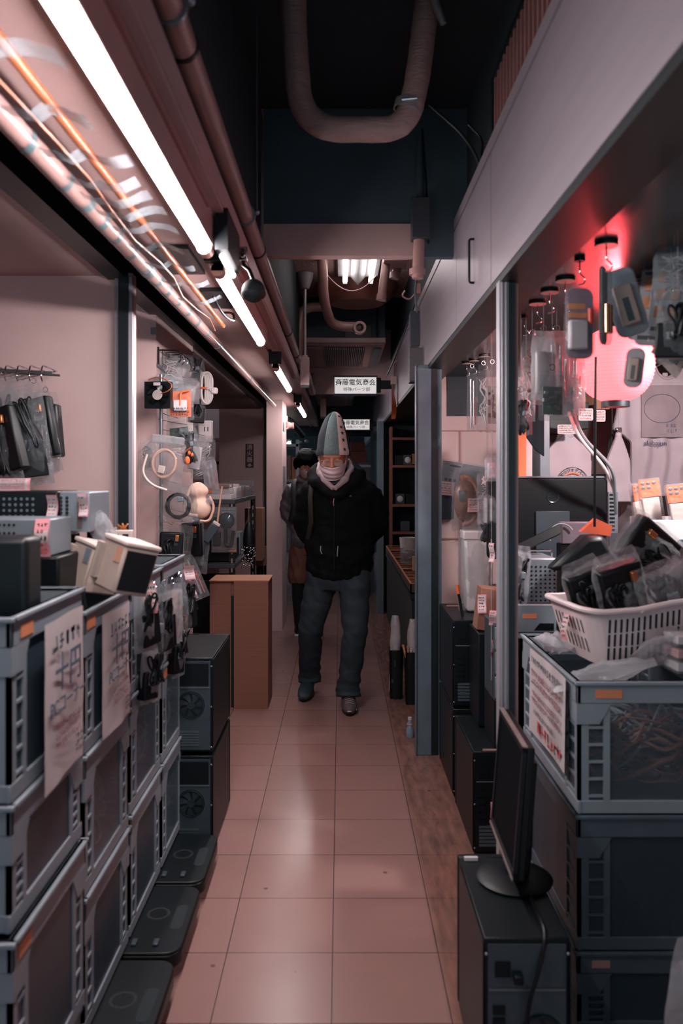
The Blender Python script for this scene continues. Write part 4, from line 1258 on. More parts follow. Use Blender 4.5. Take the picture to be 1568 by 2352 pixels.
# two beige cases leaning in the second crate
def beige_case(label, px, Y, sc, screen):
    t = thing('beige_case', label, 'case', P(px, 1338, Y), (-0.22, 0.18, -0.72), group='beige cases in the second crate')
    w, d, h = 0.046 * sc, 0.05 * sc, 0.094 * sc
    put('shell', MB().box(-w, w, -d, d, -0.02, h), BEIGE, t, bevel=0.006)
    put('top_cover', MB().box(-w - .003, w + .003, -d - .003, d + .003, h, h + 0.012), CREAM, t, bevel=0.004)
    v = MB()
    for k in range(18):
        v.box(-w * 1.0, -w * 0.55, -d - 0.012, -d, 0.0 + k * h / 20, 0.004 + k * h / 20)
    put('louvres', v, BEIGE, t)
    put('bowed_side', MB().cyl((-w, -d - 0.001, -0.02), (-w, -d - 0.001, h * 0.9), 0.012, 14), BEIGE, t, smooth=True)
    put('label_strip', MB().box(w * 0.3, w * 0.8, -d - 0.0015, -d, h * 0.55, h * 0.95), mat('faded_label', '#c2907a', 0.5) if screen else GREYP, t)
    if screen:
        put('screen_recess', MB().box(w, w + 0.002, -d + 0.008, d - 0.007, -0.01, h - 0.009), BLACK, t)
    return t
beige_case('front beige case with a dark screen, leaning in the second crate', 278, 1.97, 1.0, True)
beige_case('beige louvred case leaning behind the one with the dark screen', 208, 2.1, 1.0, False)
t = put('beige_tray', MB().box(-0.70, -0.60, 2.3, 2.6, 1.045, 1.06), BEIGE, bevel=0.003)
tag(t, 'beige tray lying inside the third crate behind the beige cases', 'tray')

# bags with adapters on the partition of stall 1
t = thing('hook_rack', 'wire hook rack on the pink partition at the far left', 'rack', (q(70, 3.02), 3.02, zq(846, 3.02)))
t.scale = (1.37, 1.37, 1.37)
put('bar', MB().cyl((-0.16, 0.0, 0), (0.06, 0.0, -0.012), 0.004, 8).cyl((-0.16, 0.06, 0.0), (0.06, 0.06, -0.012), 0.004, 8), STEEL, t, smooth=True)
for k in range(6):
    x = -0.11 + k * 0.032
    put('hook', MB().tube(bend([(x, 0.06, 0), (x, -0.05, 0.002), (x, -0.06, -0.03), (x, -0.05, -0.04)], 0.012), 0.0022, 7), CHROME, t, smooth=True)
lst = [(8, 862, 2.06, .075, .26, 'coil', 'clear bag of black cable at the far left end of the wall hooks'),
       (30, 868, 2.12, .10, .22, 'board', 'clear bag with a greenish board in the wall hook cluster'),
       (52, 872, 2.07, .09, .27, 'adapter', 'clear bag with a black adapter hanging in front of the greenish board'),
       (78, 880, 2.12, .085, .24, 'brick', 'crumpled bag with an adapter in the middle of the wall hook cluster'),
       (104, 900, 2.14, .08, .21, 'brick', 'clear bag with a black adapter at the right of the wall hook cluster'),
       (84, 985, 2.09, .075, .14, 'grey', 'bag with a grey block low in the wall hook cluster'),
       (20, 985, 2.1, .06, .21, 'coil', 'long bag of black cable hanging low at the far left'),
       (-6, 900, 2.05, .08, .25, 'brick', 'black adapter bag cut by the left edge of the picture')]
for i, (px, py, Y, w, h, k, lab) in enumerate(lst):
    hang_bag(lab, P(px, py, Y * 1.38), w * 1.38, h * 1.38, k, i + 1, (-0.3 + 0.13 * i) % 0.6 - 0.3, 0.06, group='bags on the left wall hooks', tilt=-0.06 * (i % 4), hook=True)

# bags hooked on the rims of crates C and D
lst = [(305, 1335, 2.30, .09, .20, 'adapter', 'bag with a black adapter hooked on the third top crate, nearest of its row'),
       (325, 1350, 2.42, .085, .24, 'coil', 'bag with black cable hooked on the third top crate, second of its row'),
       (345, 1345, 2.55, .09, .22, 'adapter', 'bag with an adapter hooked near the far end of the third top crate'),
       (368, 1340, 2.68, .10, .20, 'wire', 'bag with loose wires hooked at the corner of the farthest top crate'),
       (390, 1325, 2.80, .085, .22, 'board', 'bag with a board hooked on the farthest top crate'),
       (406, 1315, 2.92, .07, .22, 'adapter', 'bag with an adapter hooked on the far end of the farthest top crate'),
       (318, 1480, 2.36, .075, .17, 'adapter', 'lower black adapter bag hanging against the third crate stack'),
       (385, 1420, 2.77, .075, .2, 'adapter', 'lower black adapter bag against the farthest crate stack')]
for i, (px, py, Y, w, h, k, lab) in enumerate(lst):
    p = P(px, py, Y)
    p.x = XA + 0.03
    p.z = HC - (py - CY) * Y / FPX
    hang_bag(lab, p, w, h, k, i + 21, PI / 2 - 0.5 + 0.1 * (i % 3), 0.04, BAG if i % 3 else BAGM, group='bags hooked on the left crates', hook=True)
for i, (px, py, Y, lab) in enumerate(((320, 1375, 2.3, 'pink edged price card hanging on the third top crate'), (397, 1315, 2.9, 'pink edged price card on the rim of the farthest top crate'), (404, 1350, 2.93, 'second price card just below the one on the farthest top crate'))):
    t = thing('price_card', lab, 'card', (XA + 0.045, Y, HC - (py - CY) * Y / FPX))
    price_tag(t, face_matrix((0, 0, 0), (0.75, 0.65, 0), (0, 0, 1)), 0.042, 0.085 if i == 0 else 0.05, 13 + i, 0.006)
KS = 1.38
# ------------------------------------------------------------------ goods hanging on the pink column
t = thing('hook_rack', 'row of long wire hooks on the pink column', 'rack', (-0.835, 3.8, 1.915))
t.scale = (KS, KS, KS)
put('bar', MB().box(-0.012, -0.004, -0.02, 0.6, -0.03, -0.02), STEEL, t)
for k in range(11):
    y = 0.0 + k * 0.055
    put('hook', MB().tube(bend([(-0.012, y, 0.03), (0.06, y, 0.028), (0.07, y, 0.0), (0.06, y, -0.012)], 0.012), 0.0025, 7).box(-0.012, -0.006, y - 0.006, y + 0.006, -0.03, 0.04), CHROME if k % 3 else BLK, t, smooth=True)
t = put('steel_pole', MB().cyl((q(370, 3.7), 3.7, 0), (q(370, 3.7), 3.7, zq(860, 3.7)), 0.008, 12), STEEL, smooth=True)
tag(t, 'thin grey pole standing in front of the pink column corner', 'pole')
t = put('wall_patch', MB().box(q(346, 3.768), q(357, 3.768), 3.764, 3.77, zq(768, 3.768), zq(752, 3.768)), GREYP)
tag(t, 'small grey square sticker on the pink column', 'sticker')
# black axial fan
t = thing('axial_fan', 'square black cooling fan hanging on the pink column', 'fan', P(361, 907, 2.62 * KS), (0, 0, -0.12))
t.scale = (KS, KS, KS)
s = 0.043
fr_ = MB()
n = 32
rs = []
for yy in (0.0, 0.025):
    rs.append([Vector((max(-s, min(s, 1.42 * s * math.cos(2 * PI * k / n))), yy, max(-s, min(s, 1.42 * s * math.sin(2 * PI * k / n))))) for k in range(n)])
for yy in (0.025, 0.0):
    rs.append([Vector((0.92 * s * math.cos(2 * PI * k / n), yy, 0.92 * s * math.sin(2 * PI * k / n))) for k in range(n)])
rs.append(rs[0])
put('frame', fr_.rings(rs, cap=False), BLK, t)
put('back_mesh', MB().box(-0.04, 0.04, 0.0245, 0.025, -0.04, 0.04), BLACK, t)
fan(t, (0, 0.014, 0), 0.037, 'blades', 0.012, 5, 0.42, mat('black_fan_blade', '#080d10', 0.3))
put('hub_label', MB().lathe([(0.0, 0.0012), (0.0155, 0.001), (0.0165, 0)], (0, 0.0, 0), 24, axis='Y', M=Matrix.Translation((0, 0.0, 0))), mat('silver_label', '#a39a98', 0.4), t, smooth=True)
put('sticker', MB().box(-0.012, 0.01, -0.002, 0, 0.03, 0.04), PAPER, t)
put('lead_wires', MB().tube(bend([(0.014, -0.001, 0.004), (0.04, -0.004, 0.012), (0.052, 0.0, 0.03), (0.02, 0.0, 0.055), (-0.01, 0, 0.056), (-0.03, 0, 0.048)], 0.02), 0.0018, 6), PIPEO, t, smooth=True)
# orange card package with cable
t = hang_bag('clear pack with an orange printed card and a white plug beside the black fan', P(414, 880, 2.68 * KS), 0.088, 0.12, 'card', 41, 0.1, 0.02, name='orange_pack', cat='package')
t.scale = (KS, KS, KS)
put('cord', MB().tube(bend([(-0.0, -0.014, -0.075), (0.002, -0.014, -0.03), (0.03, -0.012, -0.025)], 0.01), 0.0035, 8), ORANGE, t, smooth=True)
scribble(INK, t, face_matrix((0, -0.0185, -0.095), (1, 0, 0), (0, 0, 1)), 0.06, 0.03, 3, 44)
lst = [(392, 815, 2.80, .08, .10, 'wire', BAG, 'clear bag of thin wires at the top left of the column cluster'),
       (412, 822, 2.85, .085, .11, 'white', BAGM, 'milky bag at the top of the column cluster'),
       (425, 815, 2.95, .07, .12, 'wire', BAG, 'clear bag of wires right of the milky bag at the top'),
       (445, 810, 3.05, .07, .12, 'coil', BAG, 'bag of black ribbon cable at the top right of the column cluster'),
       (385, 858, 2.72, .10, .06, 'grey', BAGM, 'grey wrapped block with a pink strip above the black fan'),
       (432, 868, 2.82, .085, .09, 'white', BAGM, 'milky white pack above the orange printed card'),
       (452, 855, 2.95, .05, .16, 'tube', BAG, 'long clear pack with silver rods beside the white cord'),
       (452, 905, 2.85, .07, .11, 'adapter', BAG, 'black adapter in clear film below the white cord'),
       (408, 960, 2.75, .09, .10, 'board', BAG, 'dark bag with a board below the orange printed card'),
       (430, 975, 2.70, .06, .13, 'coil', BAG, 'narrow bag of black cord right of the tan cable coil'),
       (470, 1000, 2.95, .09, .16, 'wire', BAG, 'large clear bag below the white socket strip'),
       (455, 1000, 2.78, .07, .13, 'white', BAG, 'clear pack with a white part above the beige bundle'),
       (338, 1010, 2.64, .055, .10, 'wire', BAG, 'sparkling clear bag left of the tan cable coil'),
       (478, 1050, 2.95, .055, .12, 'tube', BAGM, 'narrow milky pack with silver rods near the rack'),
       (405, 1110, 2.62, .125, .125, 'ring', BAG, 'wide tilted clear bag with a round black cable coil'),
       (395, 1205, 2.66, .09, .14, 'brick', BAG, 'dark adapter bag low on the column, left'),
       (420, 1195, 2.78, .085, .16, 'board', BAG, 'dark bag with a board low on the column'),
       (440, 1180, 2.85, .085, .18, 'brick', BAG, 'dark adapter bag low on the column, right'),
       (415, 1270, 2.72, .07, .17, 'tube', BAG, 'long narrow bag reaching down towards the crates'),
       (436, 1300, 2.80, .07, .12, 'brick', BAG, 'black pack beside a pink red strip low on the column'),
       (460, 1215, 2.95, .08, .16, 'coil', BAG, 'dark cable bag beside the grey block near the rack')]
for i, (px, py, Y, w, h, k, m_, lab) in enumerate(lst):
    hb = hang_bag(lab, P(px, py, Y * KS), w * KS, h * KS, k, i + 51, 0.35 * math.sin(i * 2.1) + 0.2, 0.042, m_, group='bags hanging on the pink column', tilt=0.14 * math.sin(i * 1.3) - (0.25 if k == 'tube' and i > 15 else 0))
    hang_from(hb, (-0.845, max(3.8, hb.location.y + 0.02), hb.location.z + 0.03), 0.002)
t = thing('pink_strip', 'bright pink red strip hanging low at the column', 'strip', P(431, 1322, 2.72 * KS), (0, -0.35, 0.2))
t.scale = (KS, KS, KS)
put('strip', MB().box(-0.004, 0.004, -0.006, 0.006, -0.03, 0.03), mat('vivid_red_pink', '#d8284e', 0.5), t, bevel=0.001)
# tan cable coil in bag with a folded top
t = thing('tan_cable_pack', 'clear pack with a coiled tan cable on the column', 'cable pack', P(384, 1005, 2.58 * KS), (0, 0.12, 0.15))
t.scale = (KS, KS, KS)
content('tancoil', t, 0.12, 0.15, 91)
put('bag', bag_mesh(0.125, 0.165, 0.035, 91), BAG, t, smooth=True)
put('folded_top', MB().box(-0.05, 0.055, -0.012, 0.012, -0.022, 0.006), BAGM, t, bevel=0.006)
put('outer_loop', MB().tube(bend([(-0.055, -0.005, -0.06), (-0.065, -0.008, -0.12), (-0.03, -0.012, -0.155), (0.02, -0.012, -0.165)], 0.04), 0.004, 8), CREAM, t, smooth=True)
# paw shaped black and orange cord
t = thing('corded_plug', 'black cord bundle with orange plug ends beside the tan coil', 'cord', P(431, 1052, 2.64 * KS))
t.scale = (KS, KS, KS)
put('cord', MB().tube(spiral_coil((0, 0, 0), 0.017, 0.006, 3.2, 0.3, 5, sq=0.8), 0.004, 8), BLK, t, smooth=True)
put('plug', MB().ell((0.0, -0.008, -0.008), (0.009, 0.006, 0.014), 12, 8).ell((0.006, -0.008, 0.016), (0.005, 0.004, 0.007), 10, 6).ell((0.015, -0.006, 0.01), (0.005, 0.004, 0.007), 10, 6), ORANGE, t, smooth=True)
put('hook_wire', MB().tube([(-0.016, -0.004, 0.012), (0.0, -0.004, 0.026), (0.012, -0.004, 0.034)], 0.003, 6), PIPEO, t, smooth=True)
hang_from(t, (-0.845, 3.8, t.location.z + 0.05), 0.002)
# beige soft bundle
t = thing('beige_bundle', 'soft beige padded bundle with looped straps on the column', 'bundle', P(457, 1148, 2.66 * KS), (0, 0.25, 0.1))
t.scale = (KS, KS, KS)
mb = MB()
mb.ell((-0.01, 0, 0.026), (0.034, 0.022, 0.03), 20, 12).ell((0.012, -0.002, -0.026), (0.036, 0.024, 0.034), 20, 12).ell((0, 0.002, 0), (0.026, 0.018, 0.03), 16, 10)
put('pad', baked(mb, 0.004, 8, lambda c, nn: c + nn * 0.003 * noise.noise(c * 40)), mat('beige_cloth', '#cfae9d', 0.8, var=0.05, bump=0.1, bscale=80), t, smooth=True)
put('strap', MB().tube(bend([(-0.035, -0.014, 0.03), (-0.044, -0.018, -0.02), (-0.03, -0.024, -0.055), (0.01, -0.026, -0.05)], 0.03), 0.0055, 10), mat('beige_cloth', '#cfae9d', 0.8), t, smooth=True)
put('strap', MB().tube(bend([(0.03, -0.01, 0.02), (0.055, -0.012, -0.01), (0.05, -0.012, -0.06), (0.02, -0.012, -0.065)], 0.03), 0.0045, 10), CABT, t, smooth=True)
put('tie', MB().ell((0.034, -0.014, 0.004), (0.012, 0.01, 0.012), 10, 6), BAGM, t, smooth=True)
# white mains cord with plug
t = thing('white_power_lead', 'white power lead bundle with a plug sticking out at the column edge', 'power lead', P(466, 892, 2.85 * KS))
t.scale = (KS, KS, KS)
for k in range(5):
    put('cord_loop', MB().tube([(0.018 * math.sin(a) * (0.5 + 0.14 * k) + 0.004 * k, -0.003 * k, 0.035 * math.cos(a) + (0.02 if math.cos(a) > 0 else -0.02)) for a in [2 * PI * j / 20 for j in range(21)]], 0.0035, 7), CABW, t, smooth=True)
put('tie', MB().tube(arc((0.004, -0.006, 0), 0.012, 0, 2 * PI, 14, (1, 0, 0), (0, 1, 0)), 0.0035, 7), ORANGE, t, smooth=True)
put('tail', MB().tube([(0.006, -0.01, 0), (0.02, -0.012, -0.002), (0.032, -0.012, -0.006)], 0.0032, 8), CABW, t, smooth=True)
put('plug', MB().cbox((0.042, -0.012, -0.01), (0.022, 0.02, 0.022)).cbox((0.03, -0.012, -0.006), (0.012, 0.012, 0.014)), CABW, t, bevel=0.005)
# white socket strip and grey block
t = thing('socket_strip', 'white socket strip hanging at the right of the column cluster', 'socket', P(474, 985, 2.98 * KS))
t.scale = (KS, KS, KS)
put('body', MB().box(-0.028, 0.022, -0.015, 0.015, -0.05, 0.03), WHITEP, t, bevel=0.004)
put('shoulder', MB().box(-0.035, 0.012, -0.013, 0.013, -0.085, -0.05), WHITEP, t, bevel=0.004)
put('socket_slots', MB().box(-0.006, -0.003, -0.0165, -0.014, -0.01, 0.006).box(0.006, 0.009, -0.0165, -0.014, -0.01, 0.006), INK, t)
t = thing('grey_block', 'grey plastic block with a white top hanging near the rack', 'adapter', P(484, 1222, 2.95 * KS), (0, 0.6, 0.2))
t.scale = (KS, KS, KS)
put('body', MB().box(-0.016, 0.016, -0.014, 0.014, -0.04, 0.03), GREYD, t, bevel=0.003)
put('cap', MB().box(-0.014, 0.014, -0.012, 0.012, 0.03, 0.042), CREAM, t, bevel=0.003)
put('stalk', MB().cyl((0, 0, -0.04), (0, 0, -0.09), 0.006, 10), GREYP, t, smooth=True)
put('cord', MB().tube(bend([(0, 0, 0.042), (-0.03, 0, 0.1), (-0.06, 0, 0.16)], 0.05), 0.0035, 8), CABT, t, smooth=True)

# ------------------------------------------------------------------ stall 2: slotted steel rack in front of the far wall
t = thing('slotted_rack', 'black slotted steel rack with loaded shelves in the second left stall', 'rack', (-0.98, 5.2, 0))
for (x, y) in ((-0.30, 0.0), (0.29, 0.0), (0.29, 1.25), (-0.30, 1.25)):
    put('post', MB().box(x - 0.018, x + 0.018, y - 0.002, y + 0.002, 0, 1.2).box(x + (0.014 if x > 0 else -0.018), x + (0.018 if x > 0 else -0.014), y, y + 0.036, 0, 1.2), BLKM, t)
    mb = MB()
    for k in range(20):
        mb.box(x - 0.005, x + 0.005, y - 0.004, y - 0.002, 0.06 + k * 0.058, 0.09 + k * 0.058)
    put('slots', mb, PIPE, t)
for z in (0.3, 0.78, 1.19):
    put('shelf', MB().box(-0.32, 0.31, -0.005, 1.29, z, z + 0.03), mat('dark_grey_shelf', '#3a3f45', 0.45, metal=0.3), t, bevel=0.003)
RK = (-0.98, 5.2, 0)
for i, (x0, x1, y0, y1, z0, z1, m_, lab) in enumerate((
        (-1.28, -0.70, 5.22, 5.42, 1.22, 1.252, WHITEP, 'flat white box at the bottom of the pile on the rack'),
        (-1.24, -0.705, 5.22, 5.40, 1.253, 1.292, mat('grey_white_box', '#a9a3a6', 0.6), 'pale box with an orange end, middle of the pile on the rack'),
        (-1.28, -0.71, 5.21, 5.41, 1.293, 1.318, mat('taupe_box', '#76615e', 0.6), 'taupe box on top of the pile on the rack'))):
    b = thing('flat_box', lab, 'box', ((x0 + x1) / 2, y0, z0), group='boxes on the rack')
    w = (x1 - x0) / 2
    put('box', MB().box(-w, w, 0, y1 - y0, 0, z1 - z0), m_, b, bevel=0.002)
    put('label', MB().box(-w if i != 1 else -w, -w + (0.1 if i != 1 else 0.42), -0.001, 0, 0.004, z1 - z0 - 0.004), ORANGE if i == 1 else PAPER, b)
    put('label', MB().box(w, w + 0.001, 0.03, 0.12, 0.004, z1 - z0 - 0.004), PAPER, b)
rr = random.Random(9)
for i in range(9):
    b = put('booklet', MB().box(-0.90, -0.695, 5.46 + i * 0.115, 5.46 + i * 0.115 + rr.uniform(.05, .1), 1.22, 1.22 + rr.uniform(.055, .10)), (WHITEP, PAPER, CREAM, ORANGEL, GREYP)[i % 5], bevel=0.002)
    tag(b, 'small stacked carton in the row behind the flat boxes on the rack', 'box', 'small boxes along the rack top')
t = put('clear_tray', MB().box(-0.92, -0.683, 5.44, 6.48, 1.22, 1.223).box(-0.92, -0.683, 6.476, 6.48, 1.22, 1.335).box(-0.685, -0.683, 5.44, 6.48, 1.22, 1.29), BAG)
tag(t, 'clear plastic tray holding the small boxes on the rack', 'tray')
# magnifier blister card
t = thing('magnifier_pack', 'blister card with a black clamp magnifier hanging on the rack', 'package', P(515, 1164, 5.18))
put('card', MB().box(-0.083, 0.078, 0, 0.003, -0.29, 0.0), mat('grey_teal_card', '#5d6a70', 0.5, var=0.1), t, bevel=0.001)
put('card_print', MB().box(-0.075, 0.072, -0.001, 0, -0.28, -0.055), mat('pale_card_print', '#837578', 0.5), t)
scribble(ORANGE, t, face_matrix((-0.03, -0.0015, -0.04), (1, 0, 0), (0, 0, 1)), 0.09, 0.02, 1, 3)
scribble(PAPER, t, face_matrix((0.01, -0.0015, -0.016), (1, 0, 0), (0, 0, 1)), 0.12, 0.014, 1, 4)
put('orange_band', MB().box(0.03, 0.074, -0.0015, 0, -0.285, -0.275), ORANGEL, t)
put('lens_ring', MB().lathe([(0.043, -0.012), (0.052, -0.012), (0.052, 0.0), (0.043, 0.0), (0.043, -0.012)], (0.014, -0.006, -0.088), 30, axis='Y'), BLK, t, smooth=True)
put('lens', MB().lathe([(0.0, 0.008), (0.025, 0.006), (0.043, 0.0)], (0.014, -0.012, -0.088), 26, axis='Y'), mat('dark_lens', '#39474d', 0.05, metal=0.3), t, smooth=True)
put('gooseneck', MB().tube(bend([(0.01, -0.012, -0.14), (0.01, -0.014, -0.24), (0.045, -0.014, -0.25), (0.06, -0.014, -0.15)], 0.04), 0.012, 10), BLK, t, smooth=True)
put('clamp', MB().cbox((-0.05, -0.014, -0.10), (0.04, 0.022, 0.07)).cbox((-0.045, -0.014, -0.2), (0.05, 0.022, 0.09)), BLK, t, bevel=0.006)
put('blister', MB().box(-0.078, 0.074, -0.034, -0.001, -0.272, -0.03), BAG, t, bevel=0.01)
# chain of shiny beads, black bag, dark boxes, wooden carton
t = thing('hanging_trinket', 'black bag with a bunch of shiny beads hanging on the rack', 'trinket', P(571, 1155, 5.6))
put('cord', MB().cyl((0, 0, 0.0), (0, 0, -0.14), 0.004, 8), BAG, t)
put('bag', MB().ell((0.0, 0, -0.27), (0.04, 0.025, 0.14), 14, 10), BLK, t, smooth=True)
rr = random.Random(2)
mb = MB()
for k in range(60):
    a = rr.random()
    mb.ell((rr.uniform(-.055, .055) * (1 - a * 0.4), -0.02 + rr.uniform(-.02, .01), -0.30 - a * 0.13), (0.006, 0.006, 0.006), 8, 5)
put('beads', mb, CHROME, t, smooth=True)
t = put('brown_carton', MB().box(q(560, 6.5), q(600, 6.5), 6.55, 6.8, zq(1290, 6.5), zq(1168, 6.5)), CARD, bevel=0.003)
tag(t, 'open brown carton behind the rack by the far wall', 'box')
for i, (x0, x1, y0, z0, z1, lab) in enumerate(((-1.25, -0.72, 5.25, 0.335, 0.70, 'dark box on the low rack shelf with faint orange print'), (-0.97, -0.70, 5.3, 0.815, 0.95, 'dark box on the middle rack shelf below the magnifier pack'), (-1.26, -1.0, 5.3, 0.815, 1.1, 'black box on the middle rack shelf at the left'))):
    b = put('dark_box', MB().box(x0, x1, y0, y0 + 0.35, z0, z1), BLK, bevel=0.004)
    tag(b, lab, 'box')
for i in range(4):
    b = put('sorted_card', MB().box(-0.93 + i * 0.06, -0.885 + i * 0.06, 5.75, 5.95, 0.815, 0.95 + 0.02 * (i % 2)), (ORANGEL, PIPE, CARDL, GREYP)[i])
    tag(b, ('orange box on the middle rack shelf', 'pink box on the middle rack shelf', 'pale brown box on the middle rack shelf', 'grey box on the middle rack shelf')[i] + ' behind the beads', 'box')
t = thing('rod_basket', 'brown basket of clear rods standing by the far black post', 'basket', (q(598, 6.9), 6.85, 0.62))
put('basket', MB().lathe([(0.02, 0), (0.05, 0), (0.055, 0.16), (0.05, 0.16), (0.046, 0.01)], n=18), CARD, t, smooth=True)
mb = MB()
for k in range(10):
    mb.cyl((rr.uniform(-.03, .03), rr.uniform(-.03, .03), 0.02), (rr.uniform(-.04, .04), rr.uniform(-.04, .04), rr.uniform(.22, .28)), 0.004, 6)
put('rods', mb, BAGM, t)
put('stand', MB().cyl((0, 0, -0.62), (0, 0, 0), 0.03, 12), BLKM, t)
# fire extinguisher sign
t = thing('wall_sign', 'dark red vertical extinguisher sign on the far pink wall', 'sign', P(573, 1047, 8.895))
t.scale = (1.25, 1, 1.25)
put('plate', MB().box(-0.035, 0.035, -0.002, 0.002, -0.104, 0.104), mat('maroon_plate', '#4a1f28', 0.3, var=0.1), t)
for ch, z in (('消', 0.072), ('火', 0.018), ('器', -0.036)):
    text(ch, 0.05, PAPER, t, face_matrix((0, -0.0028, z), (1, 0, 0), (0, 0, 1)), bold=0.02)
put('arrow', MB().prism([(-0.012, 0.012), (0.012, 0.012), (0.012, 0), (0.025, 0), (0, -0.018), (-0.025, 0), (-0.012, 0)], lambda a, b: (a, -0.0028, b - 0.08), (0, 0.0006, 0)), PAPER, t)
# notices on the pillar beyond
for i, (py0, py1) in enumerate(((1071, 1138), (970, 992))):
    t = put('wall_notice', MB().box(-0.5099, -0.508, 7.25, 7.6 if i == 0 else 7.45, zq(py1, 7.4), zq(py0, 7.4)), BAGM if i == 0 else GREYD)
    tag(t, ('white notice strip on the side of the far left pillar', 'small dark plate high on the far left pillar')[i], 'notice')
# shelf glimpsed between column and far wall
t = thing('back_shelf', 'pink shelf unit glimpsed between the column goods and the far wall', 'shelf', (-1.42, 9.1, 0))
put('upright', MB().box(0.03, 0.07, 0, 0.03, 0, 1.75), PIPEL, t)
put('upright', MB().box(-0.5, -0.46, 0, 0.03, 0, 1.95), PIPEL, t)
for z in (1.2, 1.5, 1.76):
    put('shelf', MB().box(-0.5, 0.1, 0, 0.4, z, z + 0.03), PIPE, t)
for i, (x, z, m_, lab) in enumerate(((0.04, 1.25, ORANGE, 'orange topped box on the glimpsed pink shelf'), (0.0, 1.55, COPPER, 'copper coloured tin on the glimpsed pink shelf'), (0.02, 1.23, BLK, 'black box low on the glimpsed pink shelf'))):
    t = put('shelf_box', MB().box(-1.42 + x - 0.03 * i, -1.39 + x - 0.03 * i, 9.15, 9.3, z, z + 0.2), m_)
    tag(t, lab, 'box')
# ------------------------------------------------------------------ right: crates, computer and monitor in front
GR = 'stacked dark grey crates at the lower right'
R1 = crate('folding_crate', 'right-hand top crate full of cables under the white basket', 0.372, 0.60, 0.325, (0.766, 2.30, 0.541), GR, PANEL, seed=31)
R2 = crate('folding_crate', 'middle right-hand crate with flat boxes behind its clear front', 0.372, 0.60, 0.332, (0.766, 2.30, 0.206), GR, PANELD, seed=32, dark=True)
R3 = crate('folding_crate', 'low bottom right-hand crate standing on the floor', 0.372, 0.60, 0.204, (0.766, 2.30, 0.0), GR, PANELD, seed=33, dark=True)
put('label_sticker', MB().box(-0.14, -0.075, -0.3015, -0.3, 0.284, 0.305), ORANGEL, R1)
put('label_sticker', MB().box(-0.15, -0.105, -0.3015, -0.3, 0.164, 0.182), PIPE, R3)
tangle('brown and dark cables filling the right-hand top crate', 0.766, 2.15, 0.66, 0.33, 0.24, 0.18, CABB, 60, 61, 0.0045, 'X')
tangle('grey cables mixed into the right-hand top crate', 0.766, 2.2, 0.69, 0.33, 0.3, 0.2, CABG, 30, 63, 0.004, 'X')
for i in range(3):
    b = thing('flat_box', ('grey slotted box at the left in the middle right-hand crate', 'grey slotted box in the middle of the middle right-hand crate', 'grey slotted box at the right of the middle right-hand crate')[i], 'box', (0.645 + i * 0.115, 2.03, 0.222), group='boxes in the middle right-hand crate')
    put('box', MB().box(-0.05, 0.05, 0, 0.2, 0, 0.13), mat('slate_carton', '#46525c', 0.6), b, bevel=0.003)
    put('window', MB().box(-0.03, -0.01, -0.001, 0, 0.08, 0.11), BLK, b)
    put('slot', MB().box(0.01, 0.018, -0.001, 0, 0.02, 0.11), BLK, b)
# paper sign on the aisle side
t = thing('paper_sign', 'white paper with faded red writing on the side of the right-hand top crate', 'sign', (0.566, 2.235, 0.62))
put('sheet', MB().grid(8, 12, lambda u, v: Vector((0.004 * math.sin(u * 4) - 0.003 * (1 - v), (u - 0.5) * 0.37, v * 0.24))), PAPER, t, smooth=True)
F = lambda yy, zz: face_matrix((-0.006, yy, zz), (0, -1, 0), (0, 0, 1))
scribble(INKB, t, F(0, 0.213), 0.32, 0.03, 1, 91)
scribble(INKP, t, F(0, 0.165), 0.32, 0.05, 2, 92)
scribble(INKP, t, F(0, 0.11), 0.30, 0.04, 2, 93)
scribble(INKB, t, F(0.02, 0.07), 0.22, 0.02, 1, 94)
scribble(INKR, t, F(-0.04, 0.035), 0.26, 0.05, 1, 95)
# computer with its back to the viewer and the flat monitor on it
tower('computer_tower', 'black computer on the floor at the lower right with a monitor on it', 0.182, 0.37, 0.385, (0.397, 1.735, 0.0), 'right')
t = thing('power_cable', 'black cable hanging down the back of the lower right computer', 'cable', (0.42, 1.74, 0.39))
put('cord', MB().tube(bend([(0.02, 0.16, 0.004), (0.02, 0.0, 0.004), (0.0, -0.02, -0.06), (-0.03, -0.03, -0.14), (-0.03, -0.03, -0.24), (-0.05, -0.03, -0.36)], 0.05), 0.0045, 8), BLK, t, smooth=True)
put('plug', MB().cbox((-0.045, -0.018, -0.08), (0.02, 0.024, 0.02)), BLK, t, bevel=0.003)
t = thing('flat_monitor', 'black flat monitor on a round foot standing on the lower right computer', 'monitor', (0.43, 1.93, 0.387))
M_ = Matrix.Translation((-0.03, 0, 0.06)) @ Matrix.Rotation(math.radians(4.5), 4, 'Y') @ Matrix.Rotation(math.radians(-1.5), 4, 'Z')
y0, y1, h = -0.075, 0.245, 0.305
put('back_shell', MB().box(0.004, 0.022, y0, y1, 0, h, M_).box(0.022, 0.042, y0 + 0.05, y1 - 0.05, 0.05, h - 0.05, M_), BLK, t, bevel=0.004)
put('bezel', MB().box(-0.006, 0.004, y0, y0 + 0.013, 0, h, M_).box(-0.006, 0.004, y1 - 0.013, y1, 0, h, M_).box(-0.006, 0.004, y0, y1, 0, 0.018, M_).box(-0.006, 0.004, y0, y1, h - 0.013, h, M_), BLKM, t, bevel=0.001)
put('bezel_edge', MB().box(-0.007, 0.005, y0, y1, h, h + 0.003, M_), mat('pale_silver_edge', '#9a8a88', 0.35, metal=0.5), t)  # edge strips coloured paler than the black bezel
put('bottom_edge', MB().box(-0.0085, -0.006, y0, y1, 0.0, 0.006, M_), mat('pale_silver_edge', '#9a8a88', 0.35, metal=0.5), t)
